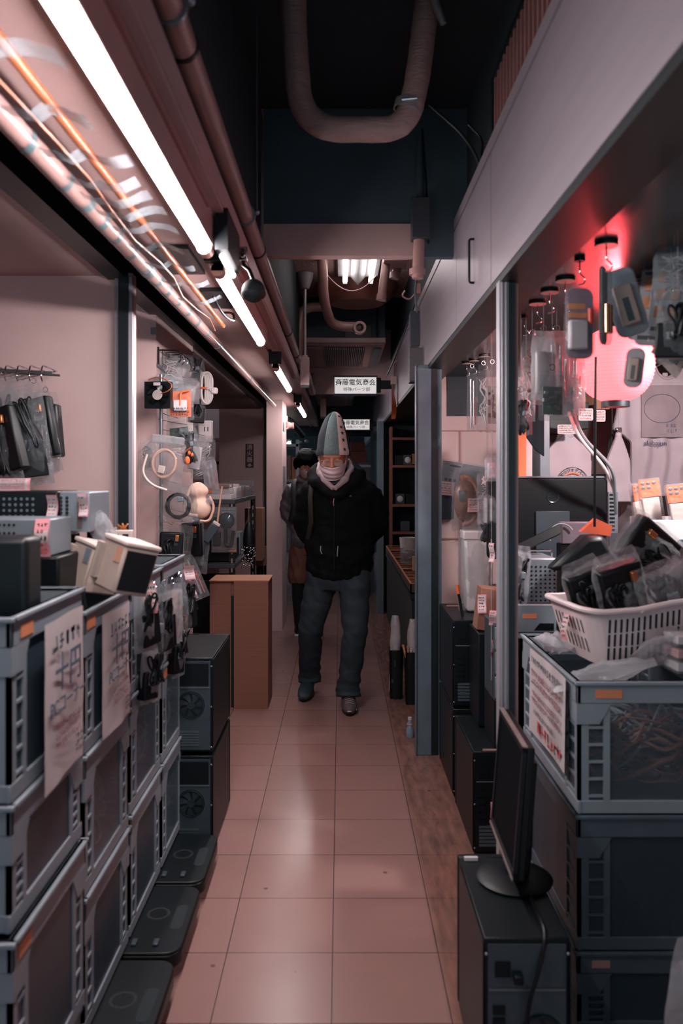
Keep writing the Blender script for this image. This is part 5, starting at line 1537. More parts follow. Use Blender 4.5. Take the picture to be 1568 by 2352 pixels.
put('screen', MB().box(-0.002, 0.004, y0 + 0.013, y1 - 0.013, 0.018, h - 0.013, M_), mat('dark_screen', '#0a1015', 0.6, spec=0.04), t)
put('foot', MB().lathe([(0.0, 0), (0.09, 0.0), (0.092, 0.005), (0.08, 0.012), (0.03, 0.018), (0.0, 0.018)], (-0.005, 0.06, 0), 36), BLK, t, smooth=True)
put('neck', MB().tube([(0.0, 0.06, 0.012), (0.015, 0.06, 0.06), (0.018, 0.06, 0.14)], [0.03, 0.022, 0.022], 14), BLK, t, smooth=True)
t = put('silver_strip', MB().box(0.318, 0.352, 2.085, 2.095, 0.386, 0.394), WHITEP)
tag(t, 'short bright strip on the far edge of the lower right computer', 'strip')
# bulging clear bag at the lower right corner
t = lay_bag('clear bulging plastic bag standing at the lower right corner', (0.715, 1.6, 0.47), (0, 0, 0.2), 0.16, 0.47, 'wire', 77, BAGM, 0.12)
t['category'] = 'bag'
t.name = 'plastic_bag'
t = put('floor_box', MB().box(0.62, 0.86, 1.5, 1.9, 0, 0.012), BLK)
tag(t, 'flat black sheet on the floor under the bulging clear bag', 'sheet')

# ------------------------------------------------------------------ white basket with bagged adapters
BW, BD, BH = 0.46, 0.30, 0.155
t = thing('plastic_basket', 'white slotted plastic basket of bagged adapters on the right-hand crate', 'basket', (0.86, 2.32, 0.872), (0, -0.03, 0.13))
def bpt(a, v, out=0.0):
    """point on the tapered basket wall, a: 0..1 round, v: 0..1 up"""
    k = 0.84 + 0.16 * v
    pl = rrect(BW * k + out, BD * k + out, 0.05, 5)
    f = a * len(pl)
    i = int(f) % len(pl)
    j = (i + 1) % len(pl)
    p = Vector((*pl[i], 0)).lerp(Vector((*pl[j], 0)), f - int(f))
    wave = 0.012 * math.sin(p.x / BW * PI * 2 + 0.4)
    return Vector((p.x, p.y, BH * v + wave * v))
WB = mat('white_basket_plastic', '#cdbcbd', 0.4, var=0.03)
rs = [[bpt(k / 96, v) for k in range(96)] for v in (0, 0.25, 0.5, 0.75, 1.0)]
wall = MB()
wall.rings(rs, cap=False)
wall.add(rs[0], [tuple(range(96))])
rs2 = [[bpt(k / 96, v, -0.008) for k in range(96)] for v in (0.02, 0.5, 1.0)]
wall.rings(rs2, cap=False)
wall.add(rs2[0], [tuple(range(96))])
put('wall', wall, WB, t, smooth=True)
rim = MB().tube([bpt(k / 96, 1.0, 0.008) for k in range(97)], 0.008, 8)
put('rim', rim, WB, t, smooth=True)
sl = MB()
for row, (v0, v1) in enumerate(((0.62, 0.84), (0.36, 0.56), (0.1, 0.3))):
    for k in range(22):
        x = -BW * 0.36 + k * 0.0163
        if row == 1 and 7 <= k <= 11:
            continue
        for v in (0,):
            def fp(dx, vv):
                kk = 0.84 + 0.16 * vv
                return Vector((x + dx, -BD * kk / 2 - 0.0012, BH * vv + 0.012 * math.sin(x / BW * PI * 2 + 0.4) * vv))
            rr_ = 0.0031
            poly = [fp(rr_ * math.cos(q_), v1 + rr_ / BH * math.sin(q_)) for q_ in [PI * i / 6 for i in range(7)]] + [fp(rr_ * math.cos(q_), v0 + rr_ / BH * math.sin(q_)) for q_ in [PI + PI * i / 6 for i in range(7)]]
            sl.add(poly, [tuple(range(14))])
put('front_slots', sl, mat('slot_dark', '#141b20', 0.7), t)
sl = MB()
for row, (v0, v1) in enumerate(((0.55, 0.8), (0.2, 0.45))):
    for k in range(8):
        y = -BD * 0.3 + k * 0.024
        def fp(dy, vv):
            kk = 0.84 + 0.16 * vv
            return Vector((-BW * kk / 2 - 0.0012, y + dy, BH * vv - 0.008 * vv))
        sl.add([fp(-0.003, v0), fp(0.003, v0), fp(0.003, v1), fp(-0.003, v1)], [(0, 1, 2, 3)])
put('side_slots', sl, mat('slot_dark', '#141b20', 0.7), t)
put('rim_knob', MB().ell((-0.08, -BD / 2 - 0.006, BH - 0.012), (0.008, 0.006, 0.008), 10, 6), WB, t, smooth=True)
price_tag(t, face_matrix((-BW / 2 - 0.008, -0.02, 0.085), (0, -1, 0.1), (0.05, 0, 1)), 0.04, 0.075, 25, 0.004)
lb = [((0.665, 2.29, 1.135), (0.15, -0.40, 0.1), .13, .22, 'brick', 'bagged black adapter at the left end of the white basket'),
      ((0.745, 2.23, 1.165), (0.25, -0.32, 0.1), .15, .25, 'brick', 'bagged dark adapter second from the left in the white basket'),
      ((0.80, 2.37, 1.235), (0.25, -0.95, 0.1), .17, .34, 'brick', 'big bagged black adapter lying on top of the pile in the white basket'),
      ((0.85, 2.21, 1.135), (0.3, -0.4, -0.1), .15, .22, 'coil', 'bagged black cable in front of the pile in the white basket'),
      ((0.92, 2.25, 1.15), (0.3, -0.75, 0.1), .16, .24, 'brick', 'bagged black adapter at the right of the white basket'),
      ((0.80, 2.40, 1.14), (0.1, -0.3, 0.0), .15, .22, 'coil', 'bagged cable half buried in the middle of the white basket')]
for i, (l, r_, w, h, k, lab) in enumerate(lb):
    lay_bag(lab, l, r_, w, h, k, i + 101, BAGS, 0.07, 'bagged adapters in the white basket')
for i, (l, r_, w, h, lab, m_) in enumerate((((0.645, 2.30, 0.885), (1.5, 0.1, 0.1), .07, .20, 'crumpled clear bag on the left of the crate rim below the white basket', BAGM), ((0.80, 2.07, 0.90), (1.25, 0.0, 1.3), .13, .26, 'crumpled clear bag lying along the crate rim in front of the white basket', BAGM), ((0.87, 2.08, 0.96), (0.9, 0.3, 0.4), .10, .14, 'small crumpled clear bag under the white basket slots', BAGM))):
    o = put('crumpled_bag', bag_mesh(w, h, 0.05, 120 + i, crumple=1.6), m_, smooth=True)
    o.location, o.rotation_euler = l, r_
    tag(o, lab, 'bag')
for i, (z, lab) in enumerate(((0.94, 'upper white cased pack at the right edge in front of the basket'), (0.905, 'middle white cased pack at the right edge in front of the basket'), (0.872, 'lowest white cased pack at the right edge in front of the basket'))):
    t = thing('clear_case', lab, 'package', (0.90, 2.05, z), (0, 0, 0.05), 'stacked cased packs at the right edge')
    put('case', MB().box(-0.055, 0.07, 0, 0.09, 0, 0.03), BAG, t, bevel=0.004)
    put('insert', MB().box(-0.05, 0.065, 0.004, 0.085, 0.006, 0.024), WHITEP if i % 2 == 0 else mat('pale_rose_card', '#c08e92', 0.6), t)
    put('print_strip', MB().box(-0.035, 0.05, 0.002, 0.004, 0.011, 0.016), PINK, t)

# ------------------------------------------------------------------ right stall counter and what stands on it
t = thing('counter', 'dark counter deep inside the right stall carrying the all-in-one screen', 'counter', (1.32, 2.62, 0))
put('top', MB().box(-0.66, 0.65, 0, 1.7, 0.775, 0.80), GREYD, t, bevel=0.004)
put('front', MB().box(-0.62, 0.65, 0.04, 0.06, 0, 0.775), BLKM, t)
put('side', MB().box(-0.62, -0.60, 0.06, 0.8, 0, 0.775), BLKM, t)
t = thing('card_printer', 'grey box with an orange label under the perforated case in the right stall', 'box', (q(1232, 2.85), 2.85, 0.80))
put('body', MB().box(-0.07, 0.07, 0, 0.24, 0, zq(1388, 2.85) - 0.80), GREYP, t, bevel=0.005)
put('orange_label', MB().box(-0.05, 0.0, -0.001, 0, 0.072, 0.088), ORANGEL, t)
put('slot', MB().prism([(-0.01, 0.03), (0.06, 0.03), (0.06, 0.055), (0.01, 0.055)], lambda a, b: (a, -0.0012, b), (0, 0.001, 0)), BLK, t)
put('seam', MB().box(-0.07, 0.07, -0.0012, 0, 0.022, 0.025), GREYD, t)
zb = zq(1388, 2.85)
t = thing('perforated_case', 'grey perforated steel case with a handle in the right stall', 'case', (q(1240, 2.86), 2.86, zb))
put('body', MB().box(-0.075, 0.06, 0, 0.2, 0, zq(1282, 2.86) - zb), SILV, t, bevel=0.006)
hole_grid(-0.03, 0.05, 0.012, 0.13, 6, 9, -0.001, 0.0038, t)
put('handle', MB().tube(bend([(-0.035, 0.03, 0.16), (-0.035, 0.03, 0.185), (0.05, 0.03, 0.185), (0.05, 0.03, 0.16)], 0.012), 0.004, 8), CHROME, t, smooth=True)
t = lay_bag('milky bag draped on the left of the grey perforated case', (q(1200, 2.8), 2.80, 1.13), (0.0, 0.1, 0.1), 0.07, 0.2, 'coil', 131, BAGM, 0.03)
# all-in-one screen seen from behind
Y = 3.3
x0, x1, z0, z1 = q(1120, Y), q(1396, Y), zq(1285, Y), zq(1097, Y)
t = thing('screen_back', 'black all-in-one screen seen from behind on the counter', 'monitor', ((x0 + x1) / 2, Y, 0.80))
w = (x1 - x0) / 2
put('back_shell', MB().prism(rrect(2 * w, z1 - z0, 0.02, 4), lambda a, b: (a, 0, b + (z0 + z1) / 2 - 0.80), (0, 0.04, 0)), BLK, t, bevel=0.008)
put('top_edge', MB().box(-w + 0.015, w - 0.015, 0.0, 0.038, z1 - 0.80 - 0.002, z1 - 0.80 + 0.006), GREYP, t, bevel=0.003)
put('round_emblem', MB().lathe([(0.022, 0.0), (0.0255, 0.0012), (0.026, 0.0)], (0.02, -0.0015, zq(1140, Y) - 0.80), 30, axis='Y'), mat('dull_emblem', '#27343c', 0.25, metal=0.4), t, smooth=True)
put('rear_plate', MB().box(-0.05, 0.085, -0.012, 0.0, z0 - 0.80 - 0.01, zq(1174, Y) - 0.80), GREYD, t, bevel=0.002)
put('stand', MB().box(-0.03, 0.06, -0.02, 0.03, 0.0, z0 - 0.79), GREYD, t, bevel=0.004)
put('stand_foot', MB().box(-0.1, 0.12, -0.08, 0.1, 0.0, 0.012), GREYD, t, bevel=0.004)
t = thing('grey_module', 'grey mauve box in front of the all-in-one screen', 'box', P(1325, 1212, 3.0))
put('body', MB().box(-0.055, 0.07, 0, 0.06, -0.06, 0.02), mat('mauve_plastic', '#5d545c', 0.45), t, bevel=0.003)
put('cable_hoop', MB().tube(arc((-0.06, -0.01, -0.03), 0.045, 0.5, PI + 0.4, 14), 0.003, 7), CABG, t, smooth=True)
put('foot', MB().box(-0.06, 0.075, 0.005, 0.06, zq(1388, 3.0) - zq(1212, 3.0) - 0.1, -0.06), BLK, t)
t = put('keyboard', MB().prism(rrect(0.2, 0.07, 0.008, 3), lambda a, b: (q(1235, 2.95) + a * 0.8, 2.95 + b * 0.2 + a * 0.1, zq(1240, 2.95) + a * 0.36 + b * 0.5), (0.003, -0.012, 0.006)), BLK, bevel=0.003)
tag(t, 'black slab leaning behind the grey perforated case', 'panel')
t = put('orange_flap', MB().prism([(-0.05, -0.02), (0.0, 0.025), (0.055, 0.0), (0.05, -0.035)], lambda a, b: P(1368, 1208, 2.75) + Vector((a, 0, b)), (0, 0.03, 0)), mat('burnt_orange_card', '#b3482a', 0.6))
tag(t, 'burnt orange card poking up behind the bags in the white basket', 'card')
t = put('black_pouch', MB().prism([(-0.13, -0.10), (-0.01, 0.015), (0.05, 0.02), (0.11, -0.10)], lambda a, b: (q(1345, 2.7) + a, 2.66, zq(1240, 2.7) + b), (0.0, 0.09, 0)), BLK, bevel=0.02)
tag(t, 'black peaked pouch behind the bags in the white basket', 'pouch')
t = put('bundle_stand', MB().box(q(1352, 2.7) - 0.07, q(1352, 2.7) + 0.08, 2.66, 2.76, 0.80, zq(1240, 2.7) - 0.105), GREYD, bevel=0.004)
tag(t, 'dark box under the black peaked pouch', 'box')
t = thing('slotted_grid', 'narrow grey slotted panel right of the all-in-one screen', 'grid', P(1408, 1130, 3.35))
put('panel', MB().box(-0.02, 0.02, 0, 0.02, -0.17, 0), GREYP, t, bevel=0.002)
sl = MB()
for k in range(10):
    sl.box(-0.016, 0.006, -0.001, 0, -0.16 + k * 0.016, -0.152 + k * 0.016)
put('slots', sl, BLK, t)
put('post', MB().box(-0.015, 0.015, 0.002, 0.018, 0.80 - zq(1130, 3.35), -0.17), GREYD, t)

# ------------------------------------------------------------------ red paper lantern
LC = P(1413, 838, 2.8)
t = LAN = thing('paper_lantern', 'glowing round red paper lantern hanging in the right stall', 'lantern', LC)
prof = []
for i in range(61):
    a = PI * i / 60
    r_ = 0.128 * (math.sin(a) ** 0.75 if 0 < a < PI else 0) * (1 + 0.010 * math.cos(i * PI))
    prof.append((max(0.048, r_), -0.125 * math.cos(a)))
LRED = mat('lit_red_paper', '#c8404c', 0.7, var=0.03, emit='#ff969b', estr=0.56)
nt_ = LRED.node_tree
tr_, mx_ = nt_.nodes.new('ShaderNodeBsdfTransparent'), nt_.nodes.new('ShaderNodeMixShader')
tr_.inputs[0].default_value = (1.0, 0.45, 0.45, 1)
mx_.inputs[0].default_value = 0.28          # thin paper lets part of the bulb's light through
nt_.links.new(nt_.nodes['Principled BSDF'].outputs[0], mx_.inputs[1])
nt_.links.new(tr_.outputs[0], mx_.inputs[2])
nt_.links.new(mx_.outputs[0], nt_.nodes['Material Output'].inputs['Surface'])
put('shade', MB().lathe(prof, n=48), LRED, t, smooth=True, angle=80)
rb_ = MB()
for i in range(3, 58, 2):
    r_, h_ = prof[i]
    rb_.lathe([(r_ + 0.0002, h_ - 0.0004), (r_ + 0.0009, h_), (r_ + 0.0002, h_ + 0.0004)], n=40)
put('bamboo_ribs', rb_, mat('lit_rib_paper', '#b8404a', 0.7, emit='#ff7d84', estr=0.5), t, smooth=True)
put('bottom_ring', MB().lathe([(0.044, -0.145), (0.047, -0.145), (0.047, -0.12), (0.044, -0.12), (0.044, -0.145)], n=36), BLACK, t, smooth=True)
put('top_ring', MB().lathe([(0.044, 0.145), (0.047, 0.145), (0.047, 0.12), (0.044, 0.12), (0.044, 0.145)], n=36), BLACK, t, smooth=True)
put('cord', MB().cyl((0, 0, 0.12), (0, 0, 1.915 - LC.z), 0.003, 8), BLK, t)
# small spot lamp under the stall ceiling that lights the shirts and packs
t = thing('spot_lamp', 'small white spot lamp under the ceiling above the orange topped packs', 'lamp', (1.24, 2.5, 1.85))
put('body', MB().lathe([(0.0, 0.06), (0.035, 0.055), (0.045, 0.0), (0.04, -0.004)], n=24), WHITEP, t, smooth=True)
put('bulb', MB().ell((0, 0, -0.004), (0.034, 0.034, 0.014), 18, 8), glow('lit_bulb', '#fff3f0', 5.0), t, smooth=True)
ld = bpy.data.lights.new('spot_bulb', 'SPOT')
ld.energy = 34
ld.spot_size = math.radians(140)
ld.spot_blend = 0.6
ld.color = (1.0, 0.93, 0.92)
ld.shadow_soft_size = 0.04
lo = bpy.data.objects.new('spot_bulb', ld)
COL.objects.link(lo)
lo.parent = t
lo.location = (0, 0, -0.03)
lo.rotation_euler = (0.8, 0, 0.2)
rd = bpy.data.lights.new('lantern_bulb', 'POINT')
rd.energy = 8
rd.color = (1.0, 0.16, 0.19)
rd.shadow_soft_size = 0.03
ro = bpy.data.objects.new('lantern_bulb', rd)
COL.objects.link(ro)
ro.parent = LAN
ro.location = (0, 0, 0)

# ------------------------------------------------------------------ magnetic hooks and blister packs
def magnet_hook(label, x, y, col, r=0.024):
    t = thing('magnet_hook', label, 'hook', (x, y, 1.915), group='round magnet hooks on the stall ceiling')
    put('disc', MB().lathe([(r, -0.009), (r, -0.003), (r * 0.9, 0)], n=24, cap=True), col, t, smooth=True)
    put('rim', MB().lathe([(r * 1.001, -0.007), (r * 1.04, -0.005), (r * 1.02, -0.001)], n=24), BLK, t, smooth=True)
    put('hook', MB().tube(bend([(0, 0, -0.008), (0, 0, -0.04), (0.014, 0, -0.05), (0.012, 0, -0.065), (-0.004, 0, -0.068)], 0.01), 0.002, 7), CHROME, t, smooth=True)
    return t
DISC = mat('cream_magnet', '#d8c4bc', 0.4)
for i, (px, py, lab) in enumerate(((1392, 572, 'big pale magnet hook nearest the viewer under the stall ceiling'), (1298, 652, 'pale magnet hook just left of the pack with the orange print'), (1262, 678, 'pale magnet hook in the middle of the row of three'), (1234, 704, 'pale magnet hook farthest back in the row of three'), (1112, 823, 'pale magnet hook nearest the post, above the clear tubes'), (1088, 833, 'pale magnet hook in the middle above the clear tubes'), (1072, 839, 'pale magnet hook farthest left above the clear tubes'))):
    Y = 1.0 * FPX * 0.53 / (CY - py)
    magnet_hook(lab, q(px, Y), Y, DISC, 0.026 if i < 4 else 0.024)
Y = FPX * 0.53 / (CY - 606)
magnet_hook('small dark ball hook above the pack with the orange print', q(1331, Y), Y, BLK, 0.013)
Y = FPX * 0.53 / (CY - 735)
magnet_hook('small dark ball hook at the far left above the red-lit bags', q(1204, Y), Y, BLK, 0.012)

def blister(label, px, py, Y, w, h, yaw, kind, seed, tilt=0.0, col=None, roll=0.0):
    t = thing('blister_pack', label, 'package', P(px, py, Y), (roll, tilt, yaw), 'blister packs hanging in the right stall')
    put('backing_card', MB().prism([(a, b - h / 2) for a, b in rrect(w, h, 0.02, 5)], lambda a, b: (a, 0, b), (0, 0.0012, 0)), col or mat('mauve_card', '#7b6070', 0.5, var=0.15, scale=30), t)
    put('clear_shell', MB().prism([(a, b - h / 2) for a, b in rrect(w * 1.03, h * 1.02, 0.022, 5)], lambda a, b: (a, -0.014, b), (0, 0.016, 0)), BAG, t, bevel=0.006)
    r = random.Random(seed)
    if kind == 'adapter':
        put('print_band', MB().box(-w * .42, w * .2, -0.0012, 0, -h * .3, -h * .22).box(-w * .42, w * .3, -0.0012, 0, -h * .42, -h * .35), mat('amber_print', '#c8783a', 0.5), t)
        put('device', MB().cbox((-w * .12, -0.012, -h * .68), (w * .68, 0.02, h * .42)), mat('pale_grey_device', '#a19a9f', 0.4), t, bevel=0.005)
        put('red_battery', MB().cyl((w * .34, -0.01, -h * .52), (w * .34, -0.01, -h * .30), 0.007, 10), mat('red_tube', '#c8382c', 0.4), t, smooth=True)
    elif kind == 'cells':
        for k in (-0.18, 0.18):
            put('copper_cell', MB().cyl((k * w, -0.012, -h * .86), (k * w, -0.012, -h * .5), w * .15, 14), mat('polished_copper', '#d79a78', 0.18, metal=0.9), t, smooth=True)
        put('dark_cover', MB().box(-w * .4, w * .4, -0.003, 0, -h * .48, -h * .05), GREYD, t)
    elif kind == 'chip':
        mb = MB()
        for k in range(3):
            for j in range(2):
                mb.cbox((w * (-.22 + .44 * j), -0.006, -h * (.25 + .22 * k)), (w * .26, 0.008, h * .14))
        put('chips', mb, r.choice([BLK, COPPER, STEEL]), t)
        put('bars', MB().box(-w * .4, w * .4, -0.003, 0, -h * .12, -h * .08).box(-w * .4, w * .4, -0.003, 0, -h * .93, -h * .88), BLK, t)
    elif kind == 'card':
        put('module', MB().cbox((0, -0.01, -h * .55), (w * .6, 0.014, h * .6)), mat('taupe_module', '#93837c', 0.45), t, bevel=0.004)
        put('module_slot', MB().box(-w * .1, w * .1, -0.018, -0.016, -h * .8, -h * .45), GREYD, t)
    return t
TEALC = mat('blue_grey_card', '#76828a', 0.5, var=0.08)
blister('clear pack with orange print and a pale grey device, nearest below the magnet hooks', 1330, 662, 1.95, .068, .168, 0.1, 'adapter', 1)
blister('pack with two shining copper cells in front of the lantern', 1385, 612, 1.93, .05, .185, 0.9, 'cells', 2, col=GREYD)
blister('tilted clear pack with a taupe module right of the copper cells', 1412, 620, 1.97, .075, .165, -0.2, 'card', 3, -0.28, TEALC)
lst = [(1456, 640, 2.35, .05, .13, 'card', 'narrow card pack at the left of the hanging board row'),
       (1478, 630, 2.25, .055, .18, 'chip', 'card pack with small black chips in the hanging board row'),
       (1515, 610, 2.15, .085, .21, 'chip', 'wide grey card pack with copper chips above the shirt'),
       (1545, 590, 2.05, .08, .2, 'chip', 'grey board pack near the right edge above the shirt'),
       (1462, 800, 2.3, .05, .11, 'card', 'small hanging pack with a taupe part covering the lantern edge')]
for i, (px, py, Y, w, h, k, lab) in enumerate(lst):
    blister(lab, px, py, Y, w, h, -0.5, k, i + 10, 0.12, TEALC if i % 2 else mat('pale_blue_card', '#8e9299', 0.5))
hb = hang_bag('crumpled clear bag at the top right edge of the stall', P(1548, 565, 1.85), .09, .12, 'wire', 141, -0.4, 0.04)
hang_from(hb, Vector((hb.location.x, hb.location.y, 1.914)))
hb = hang_bag('dark bag with metal parts at the right edge beside the shirt collar', P(1556, 670, 1.8), .085, .16, 'adapter', 142, -0.4, 0.05)
hang_from(hb, Vector((hb.location.x, hb.location.y, 1.914)))
hb = hang_bag('dark round bundle in a clear bag hanging at the right edge', P(1540, 710, 1.95), .085, .13, 'coil', 143, 0.2, 0.05)
hang_from(hb, Vector((hb.location.x, hb.location.y, 1.914)))
t = thing('tape_fan', 'bundle of pale ribbon cable ends hanging at the right edge over the shirt', 'ribbon', P(1505, 800, 2.1), (0, -0.9, 0.1))
for k in range(5):
    put('ribbon', MB().grid(3, 10, lambda u, v: Vector(((u - 0.5) * 0.02 + (k - 2) * 0.010 * v, 0.004 * k + 0.006 * math.sin(v * 4 + k), -0.09 * v))), CREAM, t, smooth=True)
# red-lit bags by the lantern
lst = [(1222, 770, 2.55, .07, .20, 'wire', 'clear bag glowing red at the left of the lantern, farthest left'),
       (1248, 760, 2.45, .085, .21, 'white', 'milky bag glowing red left of the lantern'),
       (1278, 760, 2.5, .085, .22, 'tube', 'clear bag of rods glowing red beside the lantern'),
       (1310, 800, 2.6, .09, .20, 'tube', 'clear bag of rods touching the lantern glow'),
       (1268, 850, 2.4, .09, .15, 'board', 'bag with a brown board below the red-lit bags'),
       (1208, 830, 2.7, .06, .20, 'wire', 'bag of shiny wires beside the post at the left of the lantern'),
       (1295, 860, 2.55, .1, .13, 'white', 'wide milky bag lowest in the red-lit group'),
       (1196, 900, 2.62, .05, .14, 'coil', 'dark bag beside the post under the shiny wires')]
for i, (px, py, Y, w, h, k, lab) in enumerate(lst):
    LAST = [hang_bag(lab, P(px, py, Y), w, h, k, i + 151, 0.3 * math.sin(i * 1.9), 0.04, BAGM if k in ('white', 'tube') else BAG, group='red-lit bags beside the lantern', hook=True)]
    hang_from(LAST[0], Vector((P(px, py, Y).x, Y, 1.914)))

# ------------------------------------------------------------------ shirt, tote bags, cards
CLOTH = mat('pale_lilac_cotton', '#b3a9b0', 0.85, var=0.03, bump=0.08, bscale=120)
Y = 3.9
t = thing('white_shirt', 'white printed T-shirt hanging at the back of the right stall', 'shirt', (q(1528, Y), Y, zq(842, Y)))
pf = lambda px, py: ((px - 1528) * Y / FPX, -(py - 842) * Y / FPX)
out = [pf(1502, 842), pf(1470, 852), pf(1428, 880), pf(1408, 985), pf(1443, 1012), pf(1450, 960), pf(1448, 1140), pf(1610, 1140), pf(1608, 950), pf(1614, 1010), pf(1650, 985), pf(1626, 880), pf(1586, 852), pf(1554, 842), pf(1545, 858), pf(1528, 866), pf(1511, 858)]
sh = MB().prism(out, lambda a, b: (a, -0.018, b), (0, 0.036, 0))
put('garment', baked(sh, 0.007, 3, lambda c, n: c + Vector((0, 0.010 * math.sin(c.x * 70 + 2 * noise.noise(c * 6)) * min(1, max(0.1, -c.z * 3)) + 0.006 * noise.noise(c * 14), 0))), CLOTH, t, smooth=True)
put('collar', MB().tube([Vector((pf(px, py)[0], -0.02, pf(px, py)[1])) for px, py in ((1500, 842), (1507, 858), (1518, 868), (1529, 871), (1540, 868), (1549, 858), (1556, 842))], 0.006, 8), CLOTH, t, smooth=True)
put('neck_label', MB().box(-0.014, 0.01, 0.0, 0.002, -0.055, -0.03), PAPER, t)
a0, b0 = pf(1466, 887)
a1, b1 = pf(1560, 1005)
put('print_panel', MB().grid(6, 8, lambda u, v: Vector((a0 + (a1 - a0) * u, -0.040, b0 + (b1 - b0) * v))), mat('lilac_grey_print', '#91858a', 0.8), t)
cx, cz = pf(1512, 940)
pr = MB()
pr.tube([(cx + 0.085 * math.cos(k / 24 * 2 * PI), -0.041, cz + 0.068 * math.sin(k / 24 * 2 * PI)) for k in range(25)], 0.0016, 5)
put('print_outline', pr, INKB, t)
scribble(INKB, t, face_matrix((pf(1535, 0)[0], -0.041, pf(0, 985)[1]), (1, 0, 0.05), (0, 0, 1)), 0.06, 0.05, 2, 201, thick=0.08)
text('akibajun', 0.034, INKB, t, face_matrix((pf(1497, 0)[0], -0.041, pf(0, 1019)[1]), (1, 0, 0), (0, 0, 1)))
put('hanger', MB().tube(bend([(-0.09, 0, -0.03), (0, 0, 0.03), (0.09, 0, -0.03)], 0.02), 0.005, 8).tube(bend([(0, 0, 0.02), (0, 0, 0.07), (0.015, 0, 0.085), (0.015, 0, 0.1)], 0.01), 0.002, 6), CHROME, t, smooth=True)
def tote(label, px, py, w, h, Y, arcs):
    t = thing('cloth_bag', label, 'bag', P(px, py, Y))
    o = MB().prism([(-w * .12, 0), (-w * .3, -h * .18), (-w * .48, -h * .38), (-w * .5, -h), (w * .5, -h), (w * .48, -h * .38), (w * .3, -h * .18), (w * .12, 0)], lambda a, b: (a, -0.012, b), (0, 0.03, 0))
    put('bag_cloth', baked(o, 0.006, 4, lambda c, n: c + Vector((0, 0.006 * noise.noise(c * 16) + 0.004 * math.sin(c.x * 60 + c.z * 20), 0))), CLOTH, t, smooth=True)
    put('neck_tie', MB().ell((0, 0, 0.0), (w * .13, 0.016, 0.02), 14, 8), CLOTH, t, smooth=True)
    put('clip', MB().box(-0.012, 0.012, -0.014, 0.012, 0.012, 0.035), CHROME, t, bevel=0.003)
    hang_from(t, (t.location.x, t.location.y, 1.914))
    if arcs:
        c0 = Vector((w * 0.08, -0.018, -h * 1.06))
        put('print_ring', MB().tube(arc(c0, w * .33, 0.15, PI - 0.15, 24), 0.0014, 5), INK, t)
        put('print_arc', MB().tube(arc(c0, w * .21, 0.2, PI - 0.2, 20), 0.004, 5), ORANGE, t)
        s = '東京ラジオデパート'
        for i, ch in enumerate(s):
            a = PI - 0.35 - (PI - 0.7) * i / (len(s) - 1)
            rr_ = w * .27
            p = c0 + Vector((rr_ * math.cos(a), -0.0008, rr_ * math.sin(a)))
            text(ch, w * 0.082, INK, t, face_matrix(p, (math.sin(a), 0, -math.cos(a)), (math.cos(a), 0, math.sin(a))), bold=0.006)
    return t
tote('white cloth bag with an arched black and orange print behind the screen', 1303, 1000, 0.21, 0.20, 3.62, True)
tote('second white cloth bag hanging between the tote and the T-shirt', 1420, 1000, 0.11, 0.30, 3.7, False)
t = put('black_sleeve', MB().ell(P(1405, 1060, 3.75), (0.022, 0.02, 0.13), 14, 10).cyl(P(1405, 1060, 3.75) + Vector((0, 0, 0.12)), Vector((P(1405, 0, 3.75).x, 3.75, 1.914)), 0.003, 6), BLK, smooth=True)
tag(t, 'narrow black sleeve hanging between the two white cloth bags', 'sleeve')
# boards and boxes at the back of the stall
t = thing('back_board', 'brown panel with joints behind the white cloth bags', 'board', (1.2, 4.46, 0.85))
put('panel', MB().box(-0.3, 0.75, 0, 0.02, 0, 1.0), mat('brown_mauve_board', '#6b5250', 0.6, var=0.1), t)
put('joint', MB().box(-0.3, 0.75, -0.004, 0, 0.52, 0.53).box(0.0, 0.01, -0.004, 0, 0, 0.52), BLKM, t)
t = thing('cable_drop', 'pair of thick pale cables sloping down past the white cloth bag', 'cable', P(1300, 920, 3.1))
for k in range(2):
    pts = [P(1298 + k * 14, 925, 3.05), P(1325 + k * 8, 1000, 3.05), P(1390 + 18 * k, 1075, 3.1), P(1412, 1130 + 10 * k, 3.2), P(1414, 1180, 3.25)]
    put('cable', MB().tube(bend(pts, 0.06), 0.0065, 9), CABG if k else CABW, t, smooth=True, world=True)
t = put('thin_cable', MB().tube([P(1368, 820, 2.6), P(1366, 1000, 2.6), P(1365, 1210, 2.62)], 0.0045, 8), BLK, smooth=True)
tag(t, 'thin black cable hanging straight down in front of the all-in-one screen', 'cable')
for i, (px, py, Y, w, h, lab) in enumerate(((1345, 952, 3.5, .062, .052, 'white price card with red lines beside the thin black cable'), (1378, 955, 3.52, .045, .05, 'white price card right of the thin black cable'), (1302, 986, 3.5, .082, .04, 'white card above the neck of the printed cloth bag'))):
    t = thing('price_card', lab, 'card', P(px, py, Y))
    put('card', MB().prism(rrect(w, h, 0.006, 3), lambda a, b: (a, 0, b), (0, 0.0015, 0)), PAPER, t)
    for j in range(4):
        scribble((INK, INKR, INK, INKR)[j] if i < 2 else INK, t, face_matrix((0, -0.001, h * (.33 - .22 * j)), (1, 0, 0), (0, 0, 1)), w * .82, h * .18, 1, 301 + i * 5 + j)
